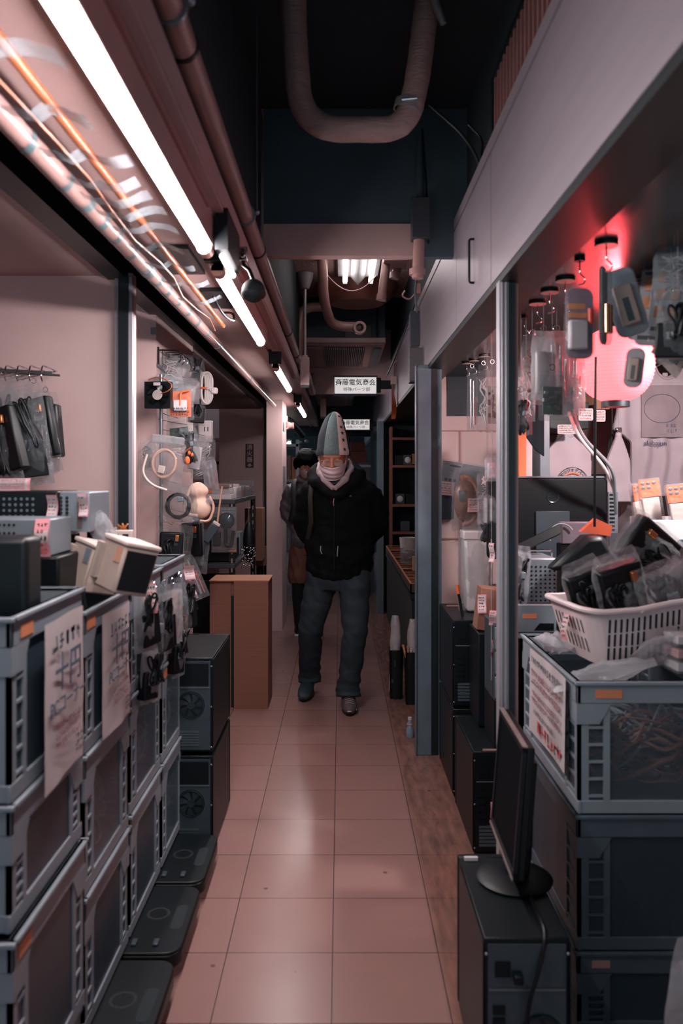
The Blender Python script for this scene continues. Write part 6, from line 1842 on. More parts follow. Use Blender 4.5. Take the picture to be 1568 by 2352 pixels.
for i, (px0, px1, py0, py1, Y, m_, lab) in enumerate(((1192, 1208, 955, 1098, 3.4, ORANGE, 'tall orange edged folder by the right post'), (1206, 1222, 965, 1098, 3.42, PAPER, 'pale folder beside the orange edged one'), (1240, 1262, 945, 1090, 3.45, GREYP, 'grey folder left of the printed cloth bag'), (1262, 1352, 925, 985, 3.9, BLK, 'dark box on the back board above the price cards'), (1368, 1400, 905, 940, 3.9, CARDL, 'small brown carton near the lantern base'))):
    t = put('folder', MB().box(q(px0, Y), q(px1, Y), Y, Y + (0.15 if i < 3 else 0.56), 0.80 if i < 3 else zq(py1, Y), zq(py0, Y)), m_, bevel=0.002)
    tag(t, lab, 'box' if i > 2 else 'folder')
t = thing('dark_sleeve_bag', 'dark pointed film sleeve hanging beside the right post', 'sleeve', P(1228, 930, 3.0))
put('sleeve', MB().prism([(-0.03, 0), (0.035, 0), (0.035, -0.19), (0.005, -0.17), (-0.03, -0.12)], lambda a, b: (a, 0, b), (0, 0.012, 0)), mat('smoked_film', '#222c33', 0.12), t, bevel=0.003)
hang_from(t, (t.location.x, t.location.y, 1.914))
put('glint_strip', MB().box(-0.024, -0.01, -0.002, 0, -0.11, -0.02), BAGM, t)
for i, (px, py, Y, lab) in enumerate(((1488, 1102, 2.75, 'orange topped clear pack, left of the two bright ones'), (1552, 1114, 2.7, 'orange topped clear pack at the right edge'), (1460, 1112, 2.85, 'clear pack seen edge-on left of the two orange topped ones'))):
    t = thing('orange_card_pack', lab, 'package', P(px, py, Y), (-0.12, -0.1 if i < 2 else -0.08, 0.05 if i < 2 else 0.9), 'orange topped packs in the right stall')
    w, h = 0.07, 0.16
    put('orange_top', MB().box(-w / 2, w / 2, 0, 0.002, -h * .36, 0), ORANGE, t)
    mb = MB()
    for k in range(5):
        mb.ell((-w * .3 + (k % 3) * w * .28, -0.001, -h * (.07 if k < 3 else .16)), (0.0075, 0.001, 0.005), 12, 6)
    put('dots', mb, mat('grey_dot', '#6a5f66', 0.5), t, smooth=True)
    put('content', MB().box(-w * .42, w * .42, 0.0, 0.012, -h * .97, -h * .38), CREAM, t, bevel=0.003)
    put('clear_shell', MB().box(-w * .52, w * .52, -0.008, 0.016, -h, 0.004), BAG, t, bevel=0.004)
t = thing('white_tray', 'white plastic tray with an oval handle hole under the orange topped packs', 'tray', P(1548, 1215, 2.6), (-0.25, 0, -0.15))
put('tray', MB().box(-0.085, 0.12, 0.0, 0.012, -0.16, 0.03), WHITEP, t, bevel=0.006)
put('handle_hole', MB().prism(rrect(0.05, 0.022, 0.01, 4), lambda a, b: (a + 0.03, -0.001, b - 0.045), (0, 0.001, 0)), GREYD, t)
t = thing('display_stand', 'pale sloping stand that holds up the orange topped packs', 'stand', P(1520, 1200, 2.8))
put('board', MB().box(-0.1, 0.16, 0.02, 0.03, 0.80 - zq(1200, 2.8), 0.02), mat('pale_stand', '#a8a0a3', 0.5), t)

# ------------------------------------------------------------------ between the post and the pillar: computers, bin, bags, pinned papers
tower('computer_tower', 'black computer on top of another behind the blue grey pillar', 0.19, 0.44, 0.377, (0.575, 3.47, 0.378), 'right', 'black computers behind the pillar', BLK)
tower('computer_tower', 'black computer on the floor under another behind the blue grey pillar', 0.19, 0.44, 0.377, (0.575, 3.47, 0.0), 'right', 'black computers behind the pillar', BLK)
tc = tower('computer_tower', 'black computer with a price card standing nearest on the floor by the right post', 0.18, 0.44, 0.375, (0.57, 2.94, 0.0), 'right', 'black computers behind the pillar', BLK)
price_tag(tc, face_matrix((0.0, -0.012, 0.17), (1, 0, 0), (0, 0, 1)), 0.062, 0.06, 61, 0.003)
price_tag(tc, face_matrix((0.055, -0.014, 0.235), (0.5, -0.8, 0), (0.1, 0, 1)), 0.035, 0.11, 62, 0.008)
for i, (x, y, z, lab) in enumerate(((0.535, 3.475, 0.759, 'orange strip standing for the edge highlight on the upper computer behind the pillar'), (0.55, 2.945, 0.379, 'orange strip standing for the edge highlight on the nearest computer by the post'))):
    t = put('edge_strip', MB().box(x - 0.035, x + 0.035, y + 0.36 if i == 0 else y, y + 0.368 if i == 0 else y + 0.008, z - 0.003, z + 0.003), PIPE)  # coloured strips stand for highlights along the black computer edges
    tag(t, lab, 'strip')
t = thing('waste_bin', 'white waste bin in clear wrap standing on the computers behind the pillar', 'bin', (q(1092, 3.72), 3.72, 0.757))
put('bin', MB().prism([(-0.045, 0), (0.055, 0), (0.065, 0.34), (-0.06, 0.34)], lambda a, b: (a, -0.05, b), (0, 0.11, 0)), WHITEP, t, bevel=0.012)
put('lid_rim', MB().box(-0.064, 0.069, -0.055, 0.065, 0.325, 0.365), WHITEP, t, bevel=0.006)
b = bag_mesh(0.16, 0.42, 0.17, 171, pinch=0.4)
b.v = [p + Vector((0, 0.005, 0.415)) for p in b.v]
put('clear_wrap', b, BAG, t, smooth=True)
t = thing('orange_marker', 'dark brush with an orange handle end leaning by the white bin', 'brush', (q(1056, 3.55), 3.55, 0.757))
put('handle', MB().cyl((0.012, 0, 0), (-0.006, 0, 0.1), 0.006, 10), BLKM, t, smooth=True)
put('orange_end', MB().cyl((-0.006, 0, 0.1), (-0.012, 0, 0.14), 0.008, 10), ORANGE, t, smooth=True)
t = thing('brown_parcel', 'small brown parcel with a price card beside the white bin', 'box', (0.585, 3.26, 0.72))
put('parcel', MB().box(-0.045, 0.05, 0, 0.1, 0.03, 0.2, Matrix.Rotation(0.12, 4, 'Y')), CARD, t, bevel=0.003)
price_tag(t, face_matrix((-0.02, -0.008, 0.14), (1, 0, 0), (0, 0, 1)), 0.035, 0.075, 71, 0.003)
t = put('parcel_stand', MB().box(0.545, 0.64, 3.22, 3.44, 0.38, 0.748), BLKM, bevel=0.004)
tag(t, 'dark upright box carrying the small brown parcel', 'box')
t = thing('filing_unit', 'grey filing unit edge beside the right post', 'drawer unit', (0.59, 2.97, 0.55))
put('body', MB().box(-0.03, 0.06, 0, 0.2, 0, 0.28), GREYD, t, bevel=0.003)
for k in range(3):
    put('drawer_front', MB().box(-0.028, 0.058, -0.006, 0, 0.01 + k * 0.09, 0.09 + k * 0.09), GREYP, t, bevel=0.003)
put('stand', MB().box(-0.03, 0.06, 0.0, 0.2, -0.173, 0), BLKM, t)
lst = [(1084, 845, 3.75, .05, .29, 'tube', 'long clear tube pack hanging farthest left by the post'),
       (1110, 838, 3.65, .065, .30, 'wire', 'long clear pack of wires in the middle by the post'),
       (1130, 835, 3.55, .055, .30, 'board', 'long clear pack with brown parts touching the post')]
for i, (px, py, Y, w, h, k, lab) in enumerate(lst):
    hang_bag(lab, P(px, py, Y), w, h, k, i + 181, 0.15, 0.03, BAG, group='long clear packs by the right post', hook=True)
for i, (px, py, Y, w, h, lab) in enumerate(((1032, 1100, 4.44, .1, .19, 'grey printed notice with dark squares pinned on the board behind the pillar'), (1082, 1098, 4.46, .17, .14, 'wider pale notice pinned behind the grey printed one'))):
    t = thing('pinned_notice', lab, 'notice', P(px, py, Y), (0, 0.16, 0))
    put('sheet', MB().box(-w / 2, w / 2, 0, 0.002, -h / 2, h / 2), mat('grey_print_sheet', '#8c8f95', 0.6), t)
    scribble(INKB, t, face_matrix((0.02 if i == 0 else 0.04, -0.001, h * 0.2 if i else 0.055), (1, 0, 0), (0, 0, 1)), w * .5, 0.03, 3, 401 + i)
    if i == 0:
        put('dark_squares', MB().box(-0.028, -0.012, -0.0015, 0, -0.012, 0.002).box(-0.004, 0.012, -0.0015, 0, -0.012, 0.002).box(0.02, 0.036, -0.0015, 0, -0.012, 0.002).ell((0.02, -0.001, 0.074), (0.035, 0.0015, 0.006), 14, 6), INK, t)
    put('clear_sleeve', MB().box(-w / 2 - .008, w / 2 + .008, -0.004, -0.003, -h / 2 - .008, h / 2 + .008), BAG, t)
t = thing('price_card', 'wavy pink price card pinned under the grey printed notice', 'card', P(1025, 1122, 4.40))
price_tag(t, face_matrix((0, 0, 0), (1, 0, -0.1), (0.1, 0, 1)), 0.08, 0.072, 81, 0.003)
t = thing('brown_handset', 'brown shell shaped item in film with a price card by the right post', 'headset', P(1068, 1150, 3.9), (0, 0.0, 0.25))
mb = MB().ell((0, 0, 0), (0.058, 0.035, 0.105), 24, 14)
put('shell', baked(mb, 0.006, 2), mat('brown_shell', '#6f4a3e', 0.35, var=0.2), t, smooth=True)
put('fleece_edge', MB().tube([(0.062 * math.sin(a), 0.0, 0.11 * math.cos(a)) for a in [PI * k / 14 - 0.3 for k in range(17)]], 0.016, 8), mat('tan_fleece', '#a8735c', 0.9, bump=0.5, bscale=150), t, smooth=True)
put('grey_patch', MB().box(-0.045, -0.012, -0.036, -0.03, 0.0, 0.05), GREYD, t)
b = bag_mesh(0.16, 0.30, 0.1, 191)
b.v = [p + Vector((0.01, 0, 0.16)) for p in b.v]
put('film', b, BAG, t, smooth=True)
price_tag(t, face_matrix((0.022, -0.046, -0.02), (1, 0, 0), (0.1, 0, 1)), 0.058, 0.066, 82, 0.002)
t = put('instrument_board', MB().box(q(1000, 4.47), q(1040, 4.47), 4.44, 4.49, zq(1192, 4.47), zq(1132, 4.47)), mat('navy_board', '#1c2832', 0.6), bevel=0.002)
tag(t, 'dark board with faint dials behind the brown shell shaped item', 'board')
lst = [(1130, 1045, 3.1, .06, .10, 'white', BAGM, 'milky green tinted pack hanging on the right post'),
       (1118, 1080, 3.4, .09, .12, 'wire', BAG, 'crumpled clear bag above the brown shell shaped item'),
       (1120, 1130, 3.3, .09, .13, 'tube', BAG, 'clear bag of rods right of the brown shell shaped item'),
       (1118, 1190, 3.45, .08, .1, 'coil', BAG, 'dark cord bag under the brown shell shaped item')]
for i, (px, py, Y, w, h, k, m_, lab) in enumerate(lst):
    hang_from(hang_bag(lab, P(px, py, Y), w, h, k, i + 195, 0.2, 0.04, m_, group='bags hanging left of the right post'), (P(px, py, Y).x, Y, 1.914))
t = thing('plug_strip', 'vertical chain of price cards and small packs hanging left of the right post', 'strip', P(1128, 1300, 3.0))
put('strip', MB().box(-0.002, 0.002, 0, 0.001, -0.42, 0.1), BAGM, t)
for k, (zz_, hh_) in enumerate(((0.05, 0.07), (-0.19, 0.055), (-0.30, 0.06))):
    price_tag(t, face_matrix((0.004 * k, -0.006, zz_), (0.5, -0.7 + 0.5 * k, 0), (0.1, 0, 1)), 0.026, hh_, 85 + k, 0.006)
hang_from(t, (t.location.x, t.location.y, 1.914), m=BAGM)

# ------------------------------------------------------------------ next right stall: parts trays, shelves, bins
t = thing('parts_table', 'dark table under the brown parts trays past the pillar', 'table', (0.72, 5.1, 0))
put('top', MB().box(-0.28, 0.5, 0.0, 2.8, 0.60, 0.63), BLKM, t)
put('cloth', MB().box(-0.27, 0.5, 0.01, 2.78, 0.02, 0.60), mat('black_cloth', '#0d1013', 0.9, var=0.2), t)
def parts_tray(label, y0, y1, seed):
    t = thing('parts_tray', label, 'tray', (0.44, y0, 0.632), group='brown divided parts trays')
    L, Wd, H = y1 - y0, 0.45, 0.06
    put('box', MB().box(0, Wd, 0, 0.008, 0, H).box(0, Wd, L - 0.008, L, 0, H).box(0, 0.008, 0, L, 0, H).box(Wd - 0.008, Wd, 0, L, 0, H).box(0, Wd, 0, L, 0, 0.006), mat('dark_tray_wood', '#3d251c', 0.6, var=0.2), t)
    n = max(3, int(L / 0.14))
    RIMW = mat('pale_orange_wood_edge', '#b5724f', 0.45, var=0.15)  # edges coloured lighter than the dark tray so the compartments stand out
    for k in range(1, n):
        dv = put('divider', MB().box(0.008, Wd - .008, L * k / n - 0.003, L * k / n + 0.003, 0.006, H - 0.006), WOODB, t)
        put('edge_strip', MB().box(0.008, Wd - .008, L * k / n - 0.004, L * k / n + 0.004, H - 0.006, H - 0.002), RIMW, dv)
    put('rim', MB().box(-0.002, Wd + .002, -0.002, 0.010, H, H + 0.004).box(-0.002, Wd + .002, L - 0.010, L + 0.002, H, H + 0.004).box(-0.002, 0.010, 0.010, L - 0.010, H, H + 0.004).box(Wd - 0.01, Wd + .002, 0.010, L - 0.01, H, H + 0.004), RIMW, t)
    r = random.Random(seed)
    mb = MB()
    for k in range(90):
        p = (r.uniform(0.02, Wd - .02), r.uniform(0.02, L - .02), r.uniform(0.02, 0.058))
        mb.cbox(p, (r.uniform(.008, .02), r.uniform(.008, .02), r.uniform(.006, .014)), None)
    o = put('small_parts', mb, (STEEL, COPPER, PCB)[seed % 3], t)
    o['kind'] = 'stuff'
    return t
parts_tray('nearest brown parts tray past the pillar', 5.12, 5.95, 1)
parts_tray('second brown parts tray past the pillar, with the clear jar', 5.97, 6.75, 2)
parts_tray('third brown parts tray along the dark table', 6.77, 7.4, 3)
parts_tray('farthest brown parts tray by the man in black', 7.42, 7.88, 4)
t = thing('parts_tub', 'round tub wrapped in clear film standing on the parts trays', 'tub', (q(938, 6.1), 6.1, 0.72))
put('tub', MB().lathe([(0.0, 0), (0.062, 0), (0.066, 0.11), (0.06, 0.11), (0.055, 0.01)], n=24), BAG, t, smooth=True)
mb = MB()
for k in range(70):
    rr_, aa_ = 0.046 * math.sqrt((k * 0.618) % 1), k * 2.4
    mb.cbox((rr_ * math.cos(aa_), rr_ * math.sin(aa_), 0.015 + 0.075 * ((k * 0.377) % 1)), (0.016, 0.010, 0.010), None)
o = put('filling', mb, mat('rusty_parts', '#7a4c3d', 0.6, var=0.4, scale=90), t)
o['kind'] = 'stuff'
t = thing('white_tub', 'white open tub behind the film wrapped tub', 'tub', (q(937, 6.9), 6.9, 0.72))
put('tub', MB().lathe([(0.0, 0), (0.062, 0), (0.075, 0.13), (0.07, 0.13), (0.055, 0.01)], n=24), WHITEP, t, smooth=True)
t = put('carton_piece', MB().box(q(948, 5.75), q(960, 5.75), 5.75, 5.8, 0.70, 0.80), CARDL)
tag(t, 'pale carton piece standing in the parts tray beside the pillar', 'carton')
t = thing('dark_shelf', 'dark shelf unit at the back of the stall past the pillar', 'shelf', (0.85, 7.95, 0))
put('upright', MB().box(-0.36, -0.34, 0, 0.28, 0, 1.85), WOODB, t)
put('upright', MB().box(0.5, 0.52, 0, 0.28, 0, 1.85), WOODB, t)
put('back', MB().box(-0.34, 0.5, 0.26, 0.28, 0, 1.85), VOID, t)
for z in (0.8, 1.07, 1.45, 1.72):
    put('board', MB().box(-0.34, 0.5, 0, 0.26, z, z + 0.025), WOODB, t)
for i, (px, z, m_, k, lab) in enumerate(((936, 1.475, GREYD, 'dial', 'dark meter with a round dial on the upper shelf past the pillar'), (953, 1.475, COPPER, 'hex', 'gold hexagonal box on the upper shelf past the pillar'), (916, 1.475, BLK, 'box', 'small dark box on the upper shelf past the pillar'), (918, 1.095, GREYD, 'dial', 'dark meter with a pale round dial on the lower shelf past the pillar'), (942, 1.095, BLK, 'box', 'black box on the lower shelf past the pillar'), (930, 0.825, GREYD, 'box', 'dark box on the bottom shelf past the pillar'))):
    t = thing('shelf_item', lab, 'meter' if k == 'dial' else 'box', (q(px, 8.0), 7.98, z))
    if k == 'hex':
        put('body', MB().prism([(0.055 * math.cos(PI / 3 * j), 0.06 + 0.06 * math.sin(PI / 3 * j)) for j in range(6)], lambda a, b: (a, 0, b), (0, 0.1, 0)), m_, t)
    else:
        put('body', MB().box(-0.045, 0.045, 0, 0.12, 0, 0.1), m_, t, bevel=0.004)
    if k == 'dial':
        put('dial', MB().lathe([(0, 0.003), (0.026, 0.003), (0.03, 0)], (0, 0, 0.05), 20, axis='Y'), PAPER, t, smooth=True)
for i, (x, y, w, d, h, lab) in enumerate(((0.345, 5.06, 0.085, 0.12, 0.30, 'black bin with small marks holding a white roll, behind the pillar'), (0.44, 4.93, 0.10, 0.12, 0.315, 'black bin with paper scraps half hidden by the pillar'))):
    t = thing('floor_bin', lab, 'bin', (x, y, 0))
    po = rrect(w, d, 0.02, 4)
    rs = [[Vector((a * k, b * k, z)) for a, b in po] for k, z in ((0.9, 0), (1, h))] + [[Vector((a * k, b * k, z)) for a, b in po] for k, z in ((0.94, h), (0.85, 0.01))]
    mb = MB().rings(rs, cap=False)
    mb.add(rs[0], [tuple(range(len(po)))]).add(rs[-1], [tuple(range(len(po)))])
    put('body', mb, BLK, t, smooth=True)
    if i == 0:
        put('marks', MB().box(-0.012, -0.006, -d / 2 - 0.001, -d / 2 + 0.006, 0.2, 0.24).box(-0.03, -0.02, -d / 2 + 0.001, -d / 2 + 0.008, 0.1, 0.125), GREYD, t)
    t2 = thing('white_roll', ('tall white plastic roll standing in the left black bin', 'white plastic sheet standing in the right black bin')[i], 'roll', (x - 0.01, y, 0.03))
    mb = MB().tube([(0.0, 0, 0.0), (0.004, 0, 0.2), (0.008, 0, 0.42), (0.01, 0, 0.475)], [0.033, 0.035, 0.03, 0.022], 16)
    put('roll', baked(mb, 0.006, 2, lambda c, n: c + n * 0.006 * noise.noise(Vector((c.x * 40, c.y * 40, c.z * 12 + i)))), mat('white_film_roll', '#a79ea2', 0.35), t2, smooth=True)
t = thing('paper_scraps', 'orange and white paper scraps sticking out of the right black bin', 'paper', (0.41, 4.9, 0.28))
for k, m_ in enumerate((ORANGEL, CARDL, PAPER)):
    put('scrap', MB().box(-0.02 + k * 0.012, -0.008 + k * 0.012, -0.01, -0.006, 0, 0.06 + 0.012 * (2 - k), Matrix.Rotation(-0.25 + 0.2 * k, 4, 'Y')), m_, t)
t = thing('water_bottle', 'small blue capped bottle on the floor beside the pillar', 'bottle', (0.366, 4.28, 0))
put('bottle', MB().lathe([(0.0, 0), (0.018, 0), (0.02, 0.006), (0.02, 0.042), (0.014, 0.055), (0.012, 0.06), (0.017, 0.066), (0.016, 0.074), (0.010, 0.082), (0.009, 0.092)], n=20), mat('blue_grey_bottle', '#6d8290', 0.15, spec=0.6), t, smooth=True)
put('cap', MB().lathe([(0.010, 0.09), (0.0115, 0.09), (0.0115, 0.104), (0.0, 0.106)], n=16), mat('pale_cap', '#b9b3b8', 0.4), t, smooth=True)
put('band', MB().lathe([(0.0165, 0.064), (0.0175, 0.068), (0.0165, 0.074)], n=20), mat('rose_band', '#b38c96', 0.4), t, smooth=True)
# ------------------------------------------------------------------ far end of the aisle
t = thing('steel_shelf', 'steel shelf post and goods by the far left pillar behind the young person', 'shelf', (-0.62, 9.2, 0))
for x in (-0.02, 0.12):
    put('post', MB().box(x, x + 0.035, 0, 0.035, 0, 1.78), STEEL, t)
for z in (0.5, 0.9, 1.3, 1.7):
    put('board', MB().box(-0.1, 0.15, 0, 0.5, z, z + 0.03), STEEL, t)
rr = random.Random(12)
for k in range(9):
    o = put('stock_box', MB().box(-0.70 + 0.075 * (k % 3), -0.635 + 0.075 * (k % 3), 9.245, 9.5, 0.531 + 0.4 * (k // 3), 0.531 + 0.4 * (k // 3) + rr.uniform(.14, .3)), (PAPER, GREYP, PIPE, ORANGEL, BLK)[k % 5])
    tag(o, ('left', 'middle', 'right')[k % 3] + ' stock box on the ' + ('lowest', 'middle', 'upper')[k // 3] + ' far steel shelf board', 'box', 'stock on the far steel shelf')
mb = MB()
t = thing('bulb_cluster', 'cluster of bright white bulbs above the head of the young person', 'lamp', P(690, 1020, 9.9))
for k in range(9):
    c = (rr.uniform(-.16, .1), rr.uniform(-.03, .03), rr.uniform(-.03, .05))
    put('bulb', MB().ell(c, (0.028, 0.02, 0.02), 12, 8), glow('far_bulb', '#fff4ea', 2.5) if k % 2 else WHITEP, t, smooth=True)
put('tray', MB().box(-0.2, 0.14, -0.04, 0.08, -0.06, -0.05), STEEL, t)
put('post', MB().box(-0.2, -0.185, 0, 0.02, -0.05 - 1.74, -0.05), STEEL, t)
for i, (px0, px1, py0, py1, Y, m_, lab) in enumerate(((805, 838, 1015, 1036, 10.0, CARDR, 'upper red brown carton beyond the tall hat'), (803, 842, 1037, 1062, 9.9, CARDR, 'lower red brown carton beyond the tall hat'))):
    t = put('far_carton', MB().box(q(px0, Y), q(px1, Y), Y, Y + 0.25, zq(py1, Y), zq(py0, Y)), m_, bevel=0.003)
    tag(t, lab, 'box')
t = thing('far_stand', 'grey stand carrying the red brown cartons at the end of the aisle', 'stand', (q(825, 9.9), 9.85, 0))
put('panel', MB().box(-0.13, 0.13, 0.0, 0.3, 0, zq(1062, 9.9)), mat('far_grey_panel', '#53606a', 0.5), t, bevel=0.004)
put('top_bar', MB().box(-0.14, 0.14, -0.02, 0.02, zq(1062, 9.9) - 0.06, zq(1062, 9.9) - 0.03), STEEL, t)
t = thing('far_cabinet', 'pale grey cabinet behind the young person at the far end', 'cabinet', (-0.33, 10.2, 0))
put('body', MB().box(-0.2, 0.45, 0, 0.4, 0, 1.62), mat('pale_cabinet', '#8d8384', 0.5), t, bevel=0.004)
put('shelf_edge', MB().box(-0.2, 0.45, -0.02, 0, 1.64, 1.69), STEEL, t)
put('door_gap', MB().box(0.12, 0.126, -0.001, 0, 0, 1.6), GREYD, t)
t = thing('far_post', 'blue grey steel post with perforations at the end of the right fronts', 'post', (0.385, 8.6, 0))
put('post', MB().box(0, 0.04, 0, 0.03, 0, 1.9), PILLAR, t)
put('perforated_strip', MB().box(0.012, 0.02, -0.002, 0, 1.0, 1.75), mat('strip_dark', '#2a333a', 0.6), t)
t = thing('far_post', 'plain dark post left of the perforated one at the aisle end', 'post', (0.36, 9.6, 0))
put('post', MB().box(0, 0.04, 0, 0.03, 0, 1.9), BEAM, t)
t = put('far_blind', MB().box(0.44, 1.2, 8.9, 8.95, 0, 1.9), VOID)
tag(t, 'dark panel closing the farthest right stall', 'panel')
# ------------------------------------------------------------------ people
def hand(mb, wrist, d, palm_n, side, curl=0.6, s=1.0):
    """palm, four unequal bent fingers and a thumb; d: wrist to knuckles, palm_n: out of the palm, side: towards the thumb"""
    d, nn, sd = Vector(d).normalized(), Vector(palm_n).normalized(), Vector(side).normalized()
    w = Vector(wrist)
    mb.tube([w - d * 0.03, w, w + d * 0.035 * s, w + d * 0.085 * s], [0.024, 0.025, 0.036, 0.038], 14, ry=[0.02, 0.019, 0.016, 0.014])
    for k, (off, L, r) in enumerate(((0.029, 0.072, 0.0088), (0.0098, 0.080, 0.0092), (-0.0098, 0.074, 0.0088), (-0.029, 0.058, 0.0078))):
        p = w + d * 0.08 * s + sd * off * s
        pts = [p - d * 0.02, p]
        a = 0.15
        for seg in (0.45, 0.32, 0.23):
            a += curl * 0.55
            p = p + (d * math.cos(a) + nn * math.sin(a)) * L * seg * s
            pts.append(p)
        mb.tube(pts, [r, r, r * 0.95, r * 0.88, r * 0.7], 8)
    p = w + d * 0.025 * s + sd * 0.022 * s
    mb.tube([p, p + (sd * 0.8 + d * 0.6 + nn * 0.2) * 0.028, p + (sd * 0.7 + d * 1.4 + nn * 0.4) * 0.036, p + (sd * 0.5 + d * 2.2 + nn * 0.7) * 0.034], [0.012, 0.0115, 0.0098, 0.0075], 8)

def head_shape(mb, c, tilt, s=1.0, turn=0.0):
    M = Matrix.Rotation(turn, 4, 'Z') @ Matrix.Rotation(tilt, 4, 'X')
    T = lambda x, y, z: Vector(c) + M @ (Vector((x, y, z)) * s)
    def el(p, r, k=M):
        mb.ell(T(*p), [v * s for v in r], 20, 14, k)
    el((0, 0.012, 0.022), (0.076, 0.095, 0.098))            # skull
    el((0, -0.028, -0.045), (0.058, 0.06, 0.07))            # jaw
    el((0, -0.062, -0.088), (0.028, 0.026, 0.022))          # chin
    el((0, -0.062, 0.028), (0.056, 0.024, 0.016))           # brow
    for sx in (-1, 1):
        el((sx * 0.036, -0.062, -0.02), (0.026, 0.024, 0.024))   # cheeks
        el((sx * 0.031, -0.071, 0.004), (0.0155, 0.013, 0.0105)) # closed lids
        el((sx * 0.079, 0.012, -0.008), (0.009, 0.02, 0.032))    # ears
        el((sx * 0.012, -0.096, -0.030), (0.009, 0.010, 0.008))  # nostrils
    mb.tube([T(0, -0.078, 0.018), T(0, -0.092, -0.006), T(0, -0.106, -0.026), T(0, -0.09, -0.036)], [0.008 * s, 0.010 * s, 0.0135 * s, 0.008 * s], 10)
    el((0, -0.084, -0.055), (0.024, 0.010, 0.006))
    el((0, -0.082, -0.065), (0.020, 0.010, 0.006))
    mb.tube([T(0, 0.03, -0.05), T(0, 0.045, -0.13), T(0, 0.06, -0.19)], [0.055 * s, 0.056 * s, 0.066 * s], 14)
    return T

MX = lambda px: (px - CX) * 4.85 / FPX
MZ = lambda py: HC - (py - CY) * 4.85 / FPX
man = thing('person', 'man in black jacket, tall striped star hat, glasses and mask walking towards the viewer', 'person', (0, 4.85, 0))
HCt = Vector((-0.042, -0.13, 1.475))
b = MB()
T = head_shape(b, HCt, 0.30, 0.98, -0.06)
b.tube([(-0.01, 0.03, 0.76), (-0.005, 0.02, 0.9), (0.0, 0.02, 1.06), (-0.005, 0.0, 1.2), (-0.02, -0.035, 1.3), (-0.035, -0.07, 1.37)], [0.15, 0.155, 0.165, 0.17, 0.14, 0.06], 20, ry=[0.10, 0.105, 0.11, 0.115, 0.10, 0.06])
arms = {-1: [(-0.155, -0.03, 1.27), (-0.215, 0.05, 1.05), (-0.09, 0.205, 0.90)], 1: [(0.15, -0.02, 1.27), (0.225, 0.05, 1.06), (0.08, 0.215, 0.885)]}
for s_, (sh_, el_, wr_) in arms.items():
    b.tube(bend([sh_, el_, wr_], 0.06), [0.05] * 4 + [0.045] * 4 + [0.03] * 3 if False else 0.04, 12)
    d_ = (Vector(wr_) - Vector(el_)).normalized()
    hand(b, Vector(wr_) + d_ * 0.02, d_ + Vector((0, 0, -0.3)), (0, -0.3 if s_ < 0 else 1, 0.2), (0, 0, 1), 0.7)
legs = {-1: [(-0.10, 0.04, 0.80), (-0.178, 0.05, 0.455), (-0.19, 0.27, 0.10)], 1: [(0.085, 0.01, 0.80), (0.086, -0.09, 0.46), (0.048, -0.05, 0.10)]}
for s_, (h_, k_, a_) in legs.items():
    b.tube([Vector(h_), Vector(h_).lerp(Vector(k_), 0.5), Vector(k_), Vector(k_).lerp(Vector(a_), 0.4), Vector(a_)], [0.078, 0.068, 0.05, 0.05, 0.036], 14)
b.tube([(-0.19, 0.29, 0.09), (-0.20, 0.22, 0.055), (-0.213, 0.17, 0.035)], [0.034, 0.034, 0.03], 12)
b.tube([(0.05, 0.0, 0.05), (0.05, -0.08, 0.045), (0.048, -0.155, 0.035)], [0.034, 0.034, 0.03], 12)
put('body', baked(b, 0.0055, 3), SKIN, man, smooth=True, angle=80)
# hat
NAVY = mat('navy_knit', '#111b24', 0.9, var=0.15, scale=60, bump=0.4, bscale=220)
GRNK = mat('grey_green_knit', '#566667', 0.9, var=0.12, scale=60, bump=0.4, bscale=220)
CRMK = mat('cream_knit', '#c0a6a0', 0.9, var=0.08, scale=60, bump=0.4, bscale=220)
hat = put('hat', MB().ell((-0.04, -0.10, 1.545), (0.07, 0.08, 0.06), 18, 10), NAVY, man, smooth=True)
prof_h = [(1.488, 0.0, 0.101, 0.118), (1.50, 0.0, 0.103, 0.120), (1.515, 0.0, 0.103, 0.119), (1.53, 0.0, 0.097, 0.115), (1.57, -0.001, 0.091, 0.108), (1.61, -0.002, 0.083, 0.098), (1.645, -0.002, 0.073, 0.086), (1.68, -0.001, 0.062, 0.07), (1.71, 0.002, 0.05, 0.052), (1.73, 0.004, 0.035, 0.034), (1.741, 0.004, 0.02, 0.018), (1.746, 0.004, 0.003, 0.003)]
def hat_pt(i, a, out=0.0):
    z, dx, rx, ry = prof_h[i]
    w_ = 1 + 0.05 * noise.noise(Vector((math.sin(a) * 1.6, math.cos(a) * 1.6, z * 9)))
    fold = 0.012 * math.exp(-((a + 0.75) / 0.18) ** 2) * max(0, min(1, (z - 1.56) / 0.08)) * (1 if z < 1.735 else 0)
    return Vector((-0.039 + dx + (rx * w_ - fold + out) * math.sin(a), -0.105 - (ry * w_ - fold + out) * math.cos(a) + 0.12 * (z - 1.49), z - 0.10 * max(0, math.sin(0)) ))
def hat_panel(name, a0, a1, m, n):
    rs = [[hat_pt(i, a0 + (a1 - a0) * k / n) for k in range(n + 1)] for i in range(len(prof_h))]
    return put(name, MB().rings(rs, cap=False, closed=False), m, hat, smooth=True)
hat_panel('navy_side', math.radians(60), math.radians(327), NAVY, 40)
hat_panel('green_stripe', math.radians(-33), math.radians(20), GRNK, 14)
hat_panel('cream_stripe', math.radians(20), math.radians(60), CRMK, 12)
st = MB()
